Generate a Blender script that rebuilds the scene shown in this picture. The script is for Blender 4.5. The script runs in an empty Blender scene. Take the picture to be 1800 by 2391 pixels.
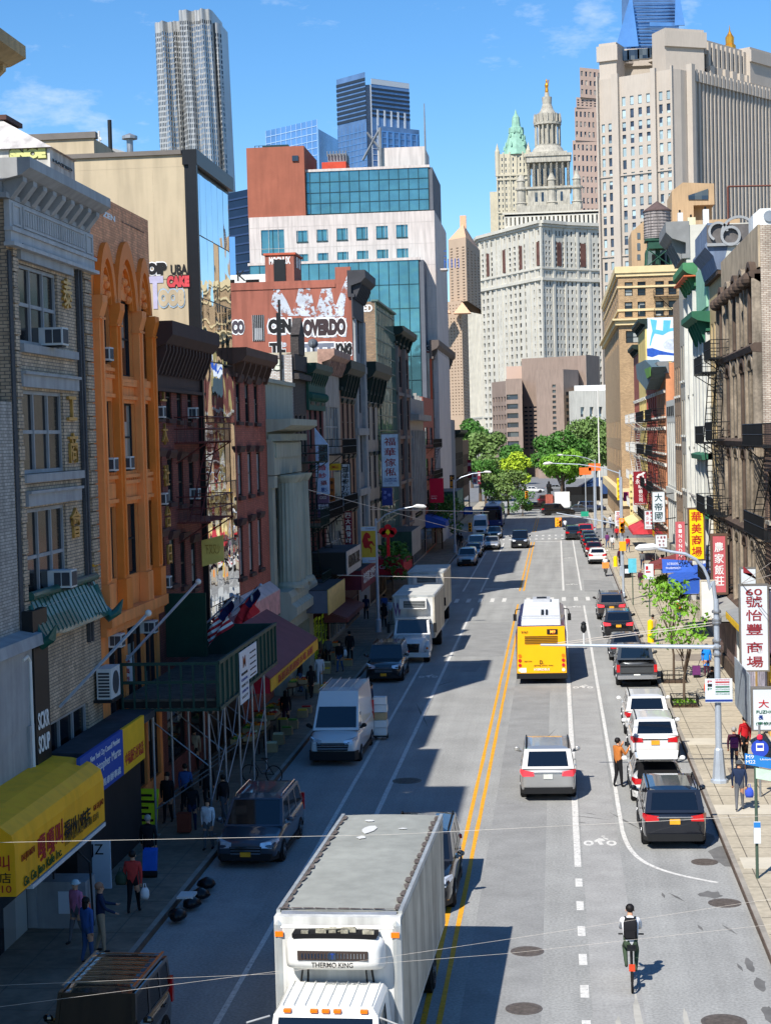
import bpy,bmesh,math,random
import numpy as np
from mathutils import Vector,Matrix
random.seed(7);rng=np.random.default_rng(7)
sc=bpy.context.scene;C=sc.collection
R=math.radians;PI=math.pi
FP=4000.;CX,CY=900,1195.5;CAMH=13.
def _basis():
 yaw,pitch,roll=R(5.7146),R(2.5025),R(-1.4981)
 c,s=math.cos(yaw),math.sin(yaw)
 fw=np.array([-s*math.cos(pitch),c*math.cos(pitch),-math.sin(pitch)])
 r=np.array([c,s,0.]);u=np.cross(r,fw)
 return math.cos(roll)*r+math.sin(roll)*u,-math.sin(roll)*r+math.cos(roll)*u,fw
CR,CU,CF=_basis()
def ray(x,y):return(x-CX)/FP*CR-(y-CY)/FP*CU+CF
def on(ax,x,y,v):
 d=ray(x,y);o=np.array([0,0,CAMH]);i='XYZ'.index(ax)
 return o+d*(v-o[i])/d[i]
def gnd(x,y,z=0.):p=on('Z',x,y,z);return float(p[0]),float(p[1])
cd=bpy.data.cameras.new('camera');cam=bpy.data.objects.new('camera',cd);C.objects.link(cam)
cd.sensor_fit='HORIZONTAL';cd.sensor_width=36;cd.lens=36*FP/1800
cd.clip_start=.5;cd.clip_end=12000
m=Matrix.Identity(4)
for i in range(3):
 m[i][0]=CR[i];m[i][1]=CU[i];m[i][2]=-CF[i]
m[2][3]=CAMH;cam.matrix_world=m;sc.camera=cam
SUNV=Vector((.41,.9,-1.)).normalized()
sl=bpy.data.lights.new('sun','SUN');sl.energy=5.;sl.angle=R(.5);sl.color=(1,.95,.87)
so=bpy.data.objects.new('sun',sl);C.objects.link(so);so.location=(-30,-80,90)
so.rotation_euler=SUNV.to_track_quat('-Z','Y').to_euler()
w=bpy.data.worlds.new('World');sc.world=w;w.use_nodes=True
nt=w.node_tree;N=nt.nodes;LK=nt.links
bg=N['Background'];sky=N.new('ShaderNodeTexSky');sky.sky_type='NISHITA';sky.sun_disc=False
sky.sun_elevation=math.asin(-SUNV.z);sky.sun_rotation=math.atan2(-SUNV.x,-SUNV.y)
sky.altitude=0;sky.air_density=1.;sky.dust_density=0.;sky.ozone_density=6.
def nd(t,**k):
 n=N.new(t)
 for a,b in k.items():setattr(n,a,b)
 return n
tc=nd('ShaderNodeTexCoord')
hs=nd('ShaderNodeHueSaturation');hs.inputs['Saturation'].default_value=1.19;hs.inputs['Value'].default_value=1.0
LK.new(sky.outputs[0],hs.inputs['Color'])
mp=nd('ShaderNodeMapping');mp.inputs['Scale'].default_value=(1,1,2.6);LK.new(tc.outputs['Generated'],mp.inputs[0])
nz=nd('ShaderNodeTexNoise');nz.inputs['Scale'].default_value=26;nz.inputs['Detail'].default_value=7;nz.inputs['Roughness'].default_value=.62
LK.new(mp.outputs[0],nz.inputs['Vector'])
def cloud_at(px,py,rad,amt):
 d=Vector(ray(px,py)).normalized()
 v=nd('ShaderNodeVectorMath',operation='SUBTRACT');LK.new(tc.outputs['Generated'],v.inputs[0]);v.inputs[1].default_value=d
 s=nd('ShaderNodeVectorMath',operation='MULTIPLY');LK.new(v.outputs[0],s.inputs[0]);s.inputs[1].default_value=(1,1,2.2)
 l=nd('ShaderNodeVectorMath',operation='LENGTH');LK.new(s.outputs[0],l.inputs[0])
 r_=nd('ShaderNodeMapRange');LK.new(l.outputs['Value'],r_.inputs[0])
 for i,x in((1,0),(2,rad),(3,amt),(4,0)):r_.inputs[i].default_value=x
 return r_
acc=None
for a in((90,255,.055,.30),(230,300,.05,.22),(320,290,.03,.16),(1230,35,.05,.17),(1390,35,.035,.19),(1620,15,.03,.27),(1320,120,.05,.1),(40,320,.04,.14),(1046,650,.02,.16)):
 r_=cloud_at(*a)
 if acc is None:acc=r_
 else:
  mx=nd('ShaderNodeMath',operation='MAXIMUM');LK.new(acc.outputs[0],mx.inputs[0]);LK.new(r_.outputs[0],mx.inputs[1]);acc=mx
ad=nd('ShaderNodeMath',operation='ADD');LK.new(nz.outputs[0],ad.inputs[0]);LK.new(acc.outputs[0],ad.inputs[1])
cr=nd('ShaderNodeMapRange');LK.new(ad.outputs[0],cr.inputs[0])
for i,x in((1,.62),(2,1.0),(3,0),(4,.8)):cr.inputs[i].default_value=x
mix=nd('ShaderNodeMix',data_type='RGBA');LK.new(cr.outputs[0],mix.inputs[0]);LK.new(hs.outputs[0],mix.inputs[6]);mix.inputs[7].default_value=(5.2,6.0,7.2,1)
LK.new(mix.outputs[2],bg.inputs[0]);bg.inputs[1].default_value=.122
vs=sc.view_settings;vs.view_transform='Standard';vs.look='None';vs.gamma=1;vs.exposure=.42;vs.use_curve_mapping=False
sc.cycles.max_bounces=5;sc.cycles.diffuse_bounces=3;sc.cycles.glossy_bounces=3;sc.cycles.transmission_bounces=2;sc.cycles.transparent_max_bounces=4
MATS={}
def S(r,g,b):
 f=lambda c:(c/255/12.92 if c<=10 else((c/255+.055)/1.055)**2.4)
 return(f(r),f(g),f(b))
def mat(key,col=(.5,.5,.5),rough=.75,metal=0.,var=.22,scale=1.2,brick=None,bump=0.,streak=0.,spec=.3,coat=0.,emit=None,fine=None,wave=None,lane=0.,holes=None):
 if key in MATS:return MATS[key]
 m=bpy.data.materials.new(key);m.use_nodes=True;MATS[key]=m
 t=m.node_tree;n=t.nodes;b=n['Principled BSDF'];L=t.links
 def nn(ty,**k):
  q=n.new(ty)
  for a,c in k.items():setattr(q,a,c)
  return q
 b.inputs['Roughness'].default_value=rough;b.inputs['Metallic'].default_value=metal
 b.inputs['Specular IOR Level'].default_value=spec
 if coat:b.inputs['Coat Weight'].default_value=coat;b.inputs['Coat Roughness'].default_value=.04
 co=nn('ShaderNodeTexCoord')
 cur=None
 if brick:
  bc,mc,bw,bh=brick
  sp=nn('ShaderNodeSeparateXYZ');L.new(co.outputs['Object'],sp.inputs[0])
  aa=nn('ShaderNodeMath',operation='ADD');L.new(sp.outputs[0],aa.inputs[0]);L.new(sp.outputs[1],aa.inputs[1])
  cb=nn('ShaderNodeCombineXYZ');L.new(aa.outputs[0],cb.inputs[0]);L.new(sp.outputs[2],cb.inputs[1])
  br=nn('ShaderNodeTexBrick');L.new(cb.outputs[0],br.inputs['Vector'])
  br.inputs['Color1'].default_value=(*[c*.82 for c in bc],1);br.inputs['Color2'].default_value=(*[min(1,c*1.2)for c in bc],1)
  br.inputs['Mortar'].default_value=(*mc,1);br.inputs['Scale'].default_value=1
  br.inputs['Brick Width'].default_value=bw;br.inputs['Row Height'].default_value=bh;br.inputs['Mortar Size'].default_value=bh*.13
  br.inputs['Bias'].default_value=0.
  cur=br.outputs[0]
 else:
  rg=nn('ShaderNodeRGB');rg.outputs[0].default_value=(*col,1);cur=rg.outputs[0]
 def mul(cur,fac_out,lo,hi,f0=.3,f1=.7):
  mr=nn('ShaderNodeMapRange');L.new(fac_out,mr.inputs[0])
  for i,x in((1,f0),(2,f1),(3,lo),(4,hi)):mr.inputs[i].default_value=x
  mm=nn('ShaderNodeVectorMath',operation='SCALE');L.new(cur,mm.inputs[0]);L.new(mr.outputs[0],mm.inputs['Scale'])
  return mm.outputs[0]
 if var:
  ns=nn('ShaderNodeTexNoise');ns.inputs['Scale'].default_value=scale;ns.inputs['Detail'].default_value=6;ns.inputs['Roughness'].default_value=.65
  L.new(co.outputs['Object'],ns.inputs['Vector'])
  cur=mul(cur,ns.outputs[0],1-var,1+var)
 if fine:
  ns2=nn('ShaderNodeTexNoise');ns2.inputs['Scale'].default_value=fine[0];ns2.inputs['Detail'].default_value=3
  L.new(co.outputs['Object'],ns2.inputs['Vector']);cur=mul(cur,ns2.outputs[0],1-fine[1],1+fine[1])
 if streak:
  mp=nn('ShaderNodeMapping');mp.inputs['Scale'].default_value=(2.2,2.2,.22);L.new(co.outputs['Object'],mp.inputs[0])
  n3=nn('ShaderNodeTexNoise');n3.inputs['Scale'].default_value=1.3;n3.inputs['Detail'].default_value=5;L.new(mp.outputs[0],n3.inputs['Vector'])
  cur=mul(cur,n3.outputs[0],1-streak,1+streak*.35,.35,.6)
 if lane:
  mp=nn('ShaderNodeMapping');mp.inputs['Scale'].default_value=(1.3,.05,1);L.new(co.outputs['Object'],mp.inputs[0])
  n4=nn('ShaderNodeTexNoise');n4.inputs['Scale'].default_value=1.;n4.inputs['Detail'].default_value=6;L.new(mp.outputs[0],n4.inputs['Vector']);cur=mul(cur,n4.outputs[0],1-lane,1+lane,.35,.65)
 if holes:
  nh=nn('ShaderNodeTexNoise');nh.inputs['Scale'].default_value=holes[0];nh.inputs['Detail'].default_value=8;nh.inputs['Roughness'].default_value=.7;L.new(co.outputs['Object'],nh.inputs['Vector'])
  rh=nn('ShaderNodeMapRange');L.new(nh.outputs[0],rh.inputs[0])
  for i,x in((1,holes[1]-.03),(2,holes[1]+.03),(3,0),(4,1)):rh.inputs[i].default_value=x
  L.new(rh.outputs[0],b.inputs['Alpha'])
 L.new(cur,b.inputs['Base Color'])
 if bump or wave:
  nb=nn('ShaderNodeTexNoise');bp=nn('ShaderNodeBump')
  if wave:
   nb.inputs['Scale'].default_value=wave[0];nb.inputs['Detail'].default_value=1;bp.inputs['Distance'].default_value=wave[1];bp.inputs['Strength'].default_value=1
  else:
   nb.inputs['Scale'].default_value=18;nb.inputs['Detail'].default_value=4;bp.inputs['Strength'].default_value=bump;bp.inputs['Distance'].default_value=.05
  L.new(co.outputs['Object'],nb.inputs['Vector']);L.new(nb.outputs[0],bp.inputs['Height']);L.new(bp.outputs[0],b.inputs['Normal'])
 if emit:
  b.inputs['Emission Color'].default_value=(*emit[0],1);b.inputs['Emission Strength'].default_value=emit[1]
 return m
def winmat(key,pu,pz,dark=(.02,.03,.045),light=(.45,.5,.5),frac=.35,rough=.06):
 0
 if key in MATS:return MATS[key]
 m=bpy.data.materials.new(key);m.use_nodes=True;MATS[key]=m
 t=m.node_tree;n=t.nodes;L=t.links;b=n['Principled BSDF'];b.inputs['Roughness'].default_value=rough;b.inputs['Specular IOR Level'].default_value=.5
 co=n.new('ShaderNodeTexCoord');sp=n.new('ShaderNodeSeparateXYZ');L.new(co.outputs['Object'],sp.inputs[0])
 a=n.new('ShaderNodeMath');a.operation='ADD';L.new(sp.outputs[0],a.inputs[0]);L.new(sp.outputs[1],a.inputs[1])
 def fl(o,p):
  d=n.new('ShaderNodeMath');d.operation='DIVIDE';L.new(o,d.inputs[0]);d.inputs[1].default_value=p
  f=n.new('ShaderNodeMath');f.operation='FLOOR';L.new(d.outputs[0],f.inputs[0]);return f.outputs[0]
 c=n.new('ShaderNodeCombineXYZ');L.new(fl(a.outputs[0],pu),c.inputs[0]);L.new(fl(sp.outputs[2],pz),c.inputs[1])
 wn=n.new('ShaderNodeTexWhiteNoise');wn.noise_dimensions='2D';L.new(c.outputs[0],wn.inputs['Vector'])
 r=n.new('ShaderNodeValToRGB');e=r.color_ramp.elements
 e[0].position=0;e[0].color=(*dark,1);e[1].position=1;e[1].color=(*light,1)
 x=e.new(1-frac-.05);x.color=(*[d*1.8 for d in dark],1);x=e.new(1-frac);x.color=(*[l*.6 for l in light],1)
 L.new(wn.outputs['Value'],r.inputs[0]);L.new(r.outputs[0],b.inputs['Base Color'])
 return m
class MB:
 def __init__(s):s.v=[];s.f=[];s.m=[];s.sm=[];s.cur=0;s.smooth=False
 def add(s,vs,fs,mi=None):
  o=len(s.v);s.v.extend([tuple(map(float,p))for p in vs])
  for f in fs:s.f.append([i+o for i in f]);s.m.append(s.cur if mi is None else mi);s.sm.append(s.smooth)
  return s
 def quad(s,a,b,c,d,mi=None):return s.add([a,b,c,d],[(0,1,2,3)],mi)
 def box(s,x0,x1,y0,y1,z0,z1,mi=None):
  return s.add([(x0,y0,z0),(x1,y0,z0),(x1,y1,z0),(x0,y1,z0),(x0,y0,z1),(x1,y0,z1),(x1,y1,z1),(x0,y1,z1)],[(3,2,1,0),(4,5,6,7),(0,1,5,4),(1,2,6,5),(2,3,7,6),(3,0,4,7)],mi)
 def hexa(s,b,t,mi=None):
  return s.add(list(b)+list(t),[(3,2,1,0),(4,5,6,7),(0,1,5,4),(1,2,6,5),(2,3,7,6),(3,0,4,7)],mi)
 def prism(s,pts,z0,z1,mi=None):
  n=len(pts);v=[(p[0],p[1],z0)for p in pts]+[(p[0],p[1],z1)for p in pts]
  return s.add(v,[tuple(range(n))[::-1],tuple(range(n,2*n))]+[(i,(i+1)%n,n+(i+1)%n,n+i)for i in range(n)],mi)
 def extr(s,pts,d,mi=None):
  n=len(pts);d=np.array(d);v=[np.array(p)for p in pts]+[np.array(p)+d for p in pts]
  return s.add(v,[tuple(range(n))[::-1],tuple(range(n,2*n))]+[(i,(i+1)%n,n+(i+1)%n,n+i)for i in range(n)],mi)
 def lathe(s,cx,cy,prof,n=16,mi=None,ang=0,a1=2*PI):
  full=abs(a1-2*PI)<1e-6;v=[];f=[]
  for r_,z in prof:
   for k in range(n):t=ang+a1*k/(n if full else n-1);v.append((cx+r_*math.cos(t),cy+r_*math.sin(t),z))
  for i in range(len(prof)-1):
   for k in range(n if full else n-1):
    k2=(k+1)%n;f.append((i*n+k,i*n+k2,(i+1)*n+k2,(i+1)*n+k))
  if prof[-1][0]>.001:f.append(tuple(range((len(prof)-1)*n,len(prof)*n)))
  if prof[0][0]>.001:f.append(tuple(range(n))[::-1])
  return s.add(v,f,mi)
 def tube(s,pts,r,n=8,mi=None,cap=True):
  pts=[np.array(p,float)for p in pts];rs=r if hasattr(r,'__len__')else[r]*len(pts);v=[];f=[]
  up=np.array([0,0,1.]);pa=None
  for i,p in enumerate(pts):
   d=pts[min(i+1,len(pts)-1)]-pts[max(i-1,0)];d=d/(np.linalg.norm(d)+1e-9)
   a=np.cross(d,up)if pa is None else pa-d*np.dot(pa,d)
   if np.linalg.norm(a)<1e-3:a=np.cross(d,np.array([1.,0,0]))
   a/=np.linalg.norm(a);b=np.cross(d,a);pa=a
   for k in range(n):t=2*PI*k/n;v.append(p+rs[i]*(math.cos(t)*a+math.sin(t)*b))
  for i in range(len(pts)-1):
   for k in range(n):k2=(k+1)%n;f.append((i*n+k,i*n+k2,(i+1)*n+k2,(i+1)*n+k))
  if cap:f.append(tuple(range(n))[::-1]);f.append(tuple(range((len(pts)-1)*n,len(pts)*n)))
  return s.add(v,f,mi)
 def cyl(s,a,b,r,n=12,mi=None):return s.tube([a,b],r,n,mi)
 def rod(s,a,b,w=.03,mi=None):return s.tube([a,b],w,4,mi)
 def ball(s,c,r,n=10,k=7,mi=None,sc=(1,1,1)):
  pr=[(max(.0005,r*math.sin(PI*i/k)),-r*math.cos(PI*i/k))for i in range(k+1)]
  o=len(s.v);s.lathe(0,0,pr,n,mi)
  for i in range(o,len(s.v)):x,y,z=s.v[i];s.v[i]=(c[0]+x*sc[0],c[1]+y*sc[1],c[2]+z*sc[2])
  return s
 def loft(s,rings,mi=None,closed=True,caps=True):
  n=len(rings[0]);v=[p for r_ in rings for p in r_];f=[]
  for i in range(len(rings)-1):
   for k in range(n if closed else n-1):
    k2=(k+1)%n;f.append((i*n+k,i*n+k2,(i+1)*n+k2,(i+1)*n+k))
  if caps:f.append(tuple(range(n))[::-1]);f.append(tuple(range((len(rings)-1)*n,len(rings)*n)))
  return s.add(v,f,mi)
 def xform(s,M,i0=0):
  for i in range(i0,len(s.v)):s.v[i]=tuple(M@Vector(s.v[i]))
  return s
def link(name,mb,mats,parent=None,org=None,fixn=False):
 me=bpy.data.meshes.new(name);v=np.array(mb.v,float).reshape(-1,3)
 if org is not None:v=v-np.array(org)
 me.from_pydata(v.tolist(),[],mb.f)
 if not isinstance(mats,(list,tuple)):mats=[mats]
 for q in mats:me.materials.append(q)
 if len(mats)>1:me.polygons.foreach_set('material_index',mb.m)
 if any(mb.sm):me.polygons.foreach_set('use_smooth',mb.sm)
 if fixn:
  bm=bmesh.new();bm.from_mesh(me);bmesh.ops.recalc_face_normals(bm,faces=bm.faces);bm.to_mesh(me);bm.free()
 me.update()
 o=bpy.data.objects.new(name,me);C.objects.link(o)
 if parent:o.parent=parent
 return o
def tag(o,label=None,cat=None,group=None,kind=None):
 if label:o['label']=label
 if cat:o['category']=cat
 if group:o['group']=group
 if kind:o['kind']=kind
 return o
def thing(name,label,cat,loc=(0,0,0),rz=0,group=None):
 o=bpy.data.objects.new(name,None);o.empty_display_size=.3;C.objects.link(o)
 o.location=loc;o.rotation_euler=(0,0,rz);return tag(o,label,cat,group)
def part(T,name,mb,mats,label=None,world=False,fixn=False):
 r=T
 while r.parent:r=r.parent
 o=link(name,mb,mats,T,tuple(r.location)if world else None,fixn)
 if label:o['label']=label
 return o
def single(name,label,cat,mb,mats,loc=(0,0,0),group=None,kind=None,world=True,fixn=False):
 o=link(name,mb,mats,None,loc if world else None,fixn);o.location=loc
 return tag(o,label,cat,group,kind)
def struct(name,mb,mats,kind='structure'):o=link(name,mb,mats);o['kind']=kind;return o
def copy_tree(o,parent=None):
 c=o.copy();C.objects.link(c)
 if parent:c.parent=parent
 for ch in o.children:copy_tree(ch,c)
 return c
TEXTS=[]
def text(T,name,body,M,size,mt,offset=0.,extrude=.004,sx=1.,shear=0.,align='CENTER',space=1.,fit=None):
 0
 TEXTS.append((T,name,body,M,size,mt,offset,extrude,sx,shear,align,space,fit))
def flush_texts():
 obs=[]
 for(T,name,body,M,size,mt,offset,extrude,sx,shear,align,space,fit)in TEXTS:
  cu=bpy.data.curves.new(name,'FONT');cu.body=body;cu.size=size;cu.offset=offset;cu.extrude=extrude;cu.shear=shear
  cu.align_x=align;cu.align_y='CENTER';cu.space_line=space;cu.resolution_u=3
  ob=bpy.data.objects.new(name,cu);C.objects.link(ob);obs.append(ob)
 bpy.context.view_layer.update();dg=bpy.context.evaluated_depsgraph_get()
 for ob,(T,name,body,M,size,mt,offset,extrude,sx,shear,align,space,fit)in zip(obs,TEXTS):
  me=bpy.data.meshes.new_from_object(ob.evaluated_get(dg));me.name=name
  n=len(me.vertices)
  if n:
   co=np.empty(n*3);me.vertices.foreach_get('co',co);co=co.reshape(-1,3)
   if offset>0 and len(body)>1:
    lab=np.arange(n);ed=np.empty(len(me.edges)*2,int);me.edges.foreach_get('vertices',ed);ed=ed.reshape(-1,2)
    while True:
     mn=np.minimum(lab[ed[:,0]],lab[ed[:,1]]);l2=lab.copy();np.minimum.at(l2,ed[:,0],mn);np.minimum.at(l2,ed[:,1],mn);l2=l2[l2]
     if(l2==lab).all():break
     lab=l2
    _,ix=np.unique(lab,return_inverse=True);co[:,2]+=.0012*(ix%7)
   if fit:
    lo,hi=co.min(0),co.max(0);c=(lo+hi)/2
    co[:,0]=(co[:,0]-c[0])*fit[0]/max(1e-6,hi[0]-lo[0]);
    if fit[1]:co[:,1]=(co[:,1]-c[1])*fit[1]/max(1e-6,hi[1]-lo[1])
   me.vertices.foreach_set('co',co.ravel())
  r=T
  while r.parent:r=r.parent
  me.transform(Matrix.Translation(-Vector(r.location))@M@Matrix.Diagonal((sx,1,1,1)))
  me.materials.clear();me.materials.append(mt)
  o=bpy.data.objects.new(name,me);C.objects.link(o);o.parent=T
 for ob in obs:
  cu=ob.data;bpy.data.objects.remove(ob);bpy.data.curves.remove(cu)
def frame(o,x,z,n=None):
 0
 x=Vector(x).normalized();z=Vector(z).normalized();n=x.cross(z)
 M=Matrix.Identity(4)
 for i in range(3):M[i][0]=x[i];M[i][1]=z[i];M[i][2]=n[i];M[i][3]=o[i]
 return M
class Fac:
 0
 def __init__(s,p0,p1,toward=(0,0)):
  s.p0=np.array(p0,float);d=np.array(p1,float)-s.p0;s.L=float(np.linalg.norm(d));s.d=d/s.L
  n=np.array([s.d[1],-s.d[0]])
  if np.dot(n,np.array(toward)-s.p0)<0:n=-n
  s.n=n
 def pt(s,u,z,d=0.):q=s.p0+s.d*u+s.n*d;return(q[0],q[1],z)
 def pix(s,x,y,d=0.):
  r_=ray(x,y);o=np.array([0,0.]);p=s.p0+s.n*d
  t=np.dot(p-o,s.n)/np.dot(r_[:2],s.n);q=r_*t
  return float(np.dot(q[:2]-p,s.d)),float(CAMH+q[2])
 def rect(s,x0,y0,x1,y1,d=0.):
  a=s.pix(x0,y0,d);b=s.pix(x1,y1,d);return min(a[0],b[0]),max(a[0],b[0]),min(a[1],b[1]),max(a[1],b[1])
 def box(s,mb,u0,u1,z0,z1,d0,d1,mi=None):
  P=[s.pt(u0,z0,d0),s.pt(u1,z0,d0),s.pt(u1,z0,d1),s.pt(u0,z0,d1)];Q=[(p[0],p[1],z1)for p in P]
  return mb.hexa(P,Q,mi)
 def prof(s,mb,u0,u1,pts,mi=None):
  0
  a=[s.pt(u0,z,d)for d,z in pts];b=[s.pt(u1,z,d)for d,z in pts];n=len(pts)
  return mb.add(a+b,[tuple(range(n))[::-1],tuple(range(n,2*n))]+[(i,(i+1)%n,n+(i+1)%n,n+i)for i in range(n)],mi)
 def wall(s,mb,u0,u1,z0,z1,holes=(),rec=.25,mi=None,miR=None):
  us=sorted({round(x,4)for h in holes for x in h[:2]if u0<x<u1}|{u0,u1});zs=sorted({round(x,4)for h in holes for x in h[2:4]if z0<x<z1}|{z0,z1})
  H=np.array([h[:4]for h in holes]).reshape(-1,4)
  for i in range(len(us)-1):
   uc=(us[i]+us[i+1])/2;Hi=H[(H[:,0]<uc)&(H[:,1]>uc)]if len(H)else H
   run=None
   for j in range(len(zs)-1):
    zc=(zs[j]+zs[j+1])/2;hole=len(Hi)and bool(((Hi[:,2]<zc)&(Hi[:,3]>zc)).any())
    if not hole and run is None:run=zs[j]
    if(hole or j==len(zs)-2)and run is not None:
     ze=zs[j]if hole else zs[j+1]
     mb.quad(s.pt(us[i],run),s.pt(us[i+1],run),s.pt(us[i+1],ze),s.pt(us[i],ze),mi);run=None
  for h in holes:
   a,b,c,e=h[:4]
   for(q,w,x,y)in((a,c,a,e),(b,c,b,e),(a,c,b,c),(a,e,b,e)):
    mb.quad(s.pt(q,w),s.pt(x,y),s.pt(x,y,-rec),s.pt(q,w,-rec),miR if miR is not None else mi)
 def M(s,u,z,d,flip=None):
  0
  o=s.pt(u,z,d);n=Vector((s.n[0],s.n[1],0));zz=Vector((0,0,1));x=zz.cross(n)
  return frame(o,x,zz)
def add_windows(T,fac,holes,glass,frame_m,rec=.2,fw=.06,rails=1,mull=0,limit=100,world=True,name='window'):
 0
 rest=MB();restg=MB()
 hs_=sorted(holes,key=lambda h:h[2]);
 for k,h in enumerate(hs_):
  a,b,c,e=h[:4];own=k<limit
  f=MB()if own else rest;g=MB()if own else restg;d0,d1=-rec,-rec+.07
  g.quad(fac.pt(a,c,-rec+.01),fac.pt(b,c,-rec+.01),fac.pt(b,e,-rec+.01),fac.pt(a,e,-rec+.01))
  fac.box(f,a,a+fw,c,e,d0,d1);fac.box(f,b-fw,b,c,e,d0,d1);fac.box(f,a+fw,b-fw,c,c+fw,d0,d1);fac.box(f,a+fw,b-fw,e-fw,e,d0,d1)
  for r_ in range(rails):
   z=c+(e-c)*(r_+1)/(rails+1);fac.box(f,a+fw,b-fw,z-fw/2,z+fw/2,d0,d1-.015)
  for r_ in range(mull):
   u=a+(b-a)*(r_+1)/(mull+1);fac.box(f,u-fw*.4,u+fw*.4,c+fw,e-fw,d0,d1+.012)
  if own:
   o=part(T,name,f,frame_m,world=world);part(o,'pane',g,glass,world=world)
 if len(hs_)>limit:
  o=part(T,name+'_rest' if False else 'window',rest,frame_m,world=world);o['kind']='stuff';part(o,'pane',restg,glass,world=world)
def grid(u0,u1,z0,z1,nu,nz_,wf=.5,hf=.6):
 pu=(u1-u0)/nu;pz=(z1-z0)/nz_
 return[(u0+pu*(i+.5-wf/2),u0+pu*(i+.5+wf/2),z0+pz*(j+.5-hf/2),z0+pz*(j+.5+hf/2))for j in range(nz_)for i in range(nu)]
def plain_windows(T,fac,holes,glass,rec=.3,limit=100,name='window'):
 rest=MB()
 hs_=sorted(holes,key=lambda h:(-(h[1]-h[0])*(h[3]-h[2])))
 for k,(a,b,c,e,*_)in enumerate(hs_):
  g=MB()if k<limit else rest
  g.quad(fac.pt(a,c,-rec),fac.pt(b,c,-rec),fac.pt(b,e,-rec),fac.pt(a,e,-rec))
  if k<limit:part(T,name,g,glass,world=True)
 if len(hs_)>limit:part(T,name,rest,glass,world=True)['kind']='stuff'
XL,XR=-14.3,9.5
LC,RC=-10.85,4.92
asph=mat('asphalt',S(150,150,147),rough=.9,var=.13,scale=.35,fine=(14,.2),bump=.15,lane=.09)
asph2=mat('asphalt_dark',S(118,118,118),rough=.9,var=.2,scale=.5,fine=(14,.2))
tar=mat('tar_patch',S(108,107,105),rough=.85,var=.3,scale=1.5)
paint_w=mat('road_paint_white',S(208,206,200),rough=.7,var=.12,scale=2.5,fine=(9,.16),holes=(7,.38))
paint_y=mat('road_paint_yellow',S(222,158,38),rough=.7,var=.12,scale=2.5,fine=(9,.15),holes=(7,.37))
conc=mat('pavement_concrete',S(176,166,146),rough=.9,var=.16,scale=.5,fine=(5,.12))
kerbm=mat('kerb_stone',S(150,144,134),rough=.85,var=.25,scale=1.5)
kerbd=mat('kerb_steel',S(92,78,68),rough=.7,var=.3,scale=2)
joint=mat('pavement_joint',S(104,98,88),rough=.9,var=.2)
iron=mat('cast_iron',S(100,92,86),rough=.6,var=.35,scale=7,metal=.3)
groundm=mat('far_ground',S(120,118,112),rough=.95,var=.2,scale=.05)
g=MB();g.quad((-3000,-300,-.03),(3000,-300,-.03),(3000,6000,-.03),(-3000,6000,-.03));struct('ground',g,groundm)
g=MB();g.quad((LC,-40,0),(RC,-40,0),(RC,330,0),(LC,330,0))
road=struct('road',g,asph)
g=MB();g.add([(LC,330,-.002),(RC,330,-.002),(120,345,-.002),(120,520,-.002),(-120,520,-.002),(-120,345,-.002)],[(0,1,2,3,4,5)]);g.quad((RC,208,-.003),(200,208,-.003),(200,232,-.003),(RC,232,-.003));g.quad((-200,214,-.003),(LC,214,-.003),(LC,230,-.003),(-200,230,-.003));struct('plaza_road',g,asph2)
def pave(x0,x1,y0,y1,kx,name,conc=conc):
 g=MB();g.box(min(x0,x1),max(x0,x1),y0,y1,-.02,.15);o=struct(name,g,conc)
 k=MB();s=1 if kx>x0 else-1
 k.box(min(kx-.02*s,kx-.17*s),max(kx-.02*s,kx-.17*s),y0,y1,.10,.156);part(o,'kerb',k,kerbm)
 k=MB();k.box(min(kx-.02*s,kx+.012*s),max(kx-.02*s,kx+.012*s),y0,y1,-.01,.157);part(o,'kerb_edge',k,kerbd)
 j=MB();y=y0+1.5
 while y<min(y1,y0+190):
  j.box(min(x0,kx-.2*s),max(x0,kx-.2*s),y,y+.03,.14,.1545);y+=1.52
 n=int(abs(kx-x0)//1.52)
 for i in range(1,n+1):j.box(x0+s*i*1.52-.015,x0+s*i*1.52+.015,y0,y1,.14,.1545)
 part(o,'joint',j,joint);return o
pave(XL-.5,LC,-40,213,LC,'pavement',mat('pavement_shade_grime',S(128,114,98),rough=.9,var=.3,scale=.6,fine=(4,.15)));pave(XL-.5,LC,231,330,LC,'pavement')  # near left pavement: shade tinted into its darker, warmer colour, besides grime
pave(XR+.5,RC,-40,207,RC,'pavement');pave(XR+.5,RC,233,330,RC,'pavement')
slab=mat('pavement_slab_grey',S(142,132,120),rough=.9,var=.15);slabl=mat('pavement_slab_pale',S(196,188,170),rough=.9,var=.1)
g=MB()
for(y0,y1,u0,u1)in((62.5,65.3,6.2,7.9),(95.7,98.6,6.4,8.0)):g.box(u0,u1,y0,y1,.15,.1575)
struct('pavement_hatch',g,slab)
g=MB()
for(y0,y1,u0,u1)in((57.3,58.8,5.1,7.9),(70.1,71.6,5.1,9),(50.2,51.5,5.2,8)):g.box(u0,u1,y0,y1,.15,.1572)
struct('pavement_slab',g,slabl)
def sheet(nm,quads,mt,z=.004,jit=0.):
 g=MB()
 for q in quads:g.add([(x,y,z)for x,y in q],[tuple(range(len(q)))])
 return part(road,nm,g,mt)
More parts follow.
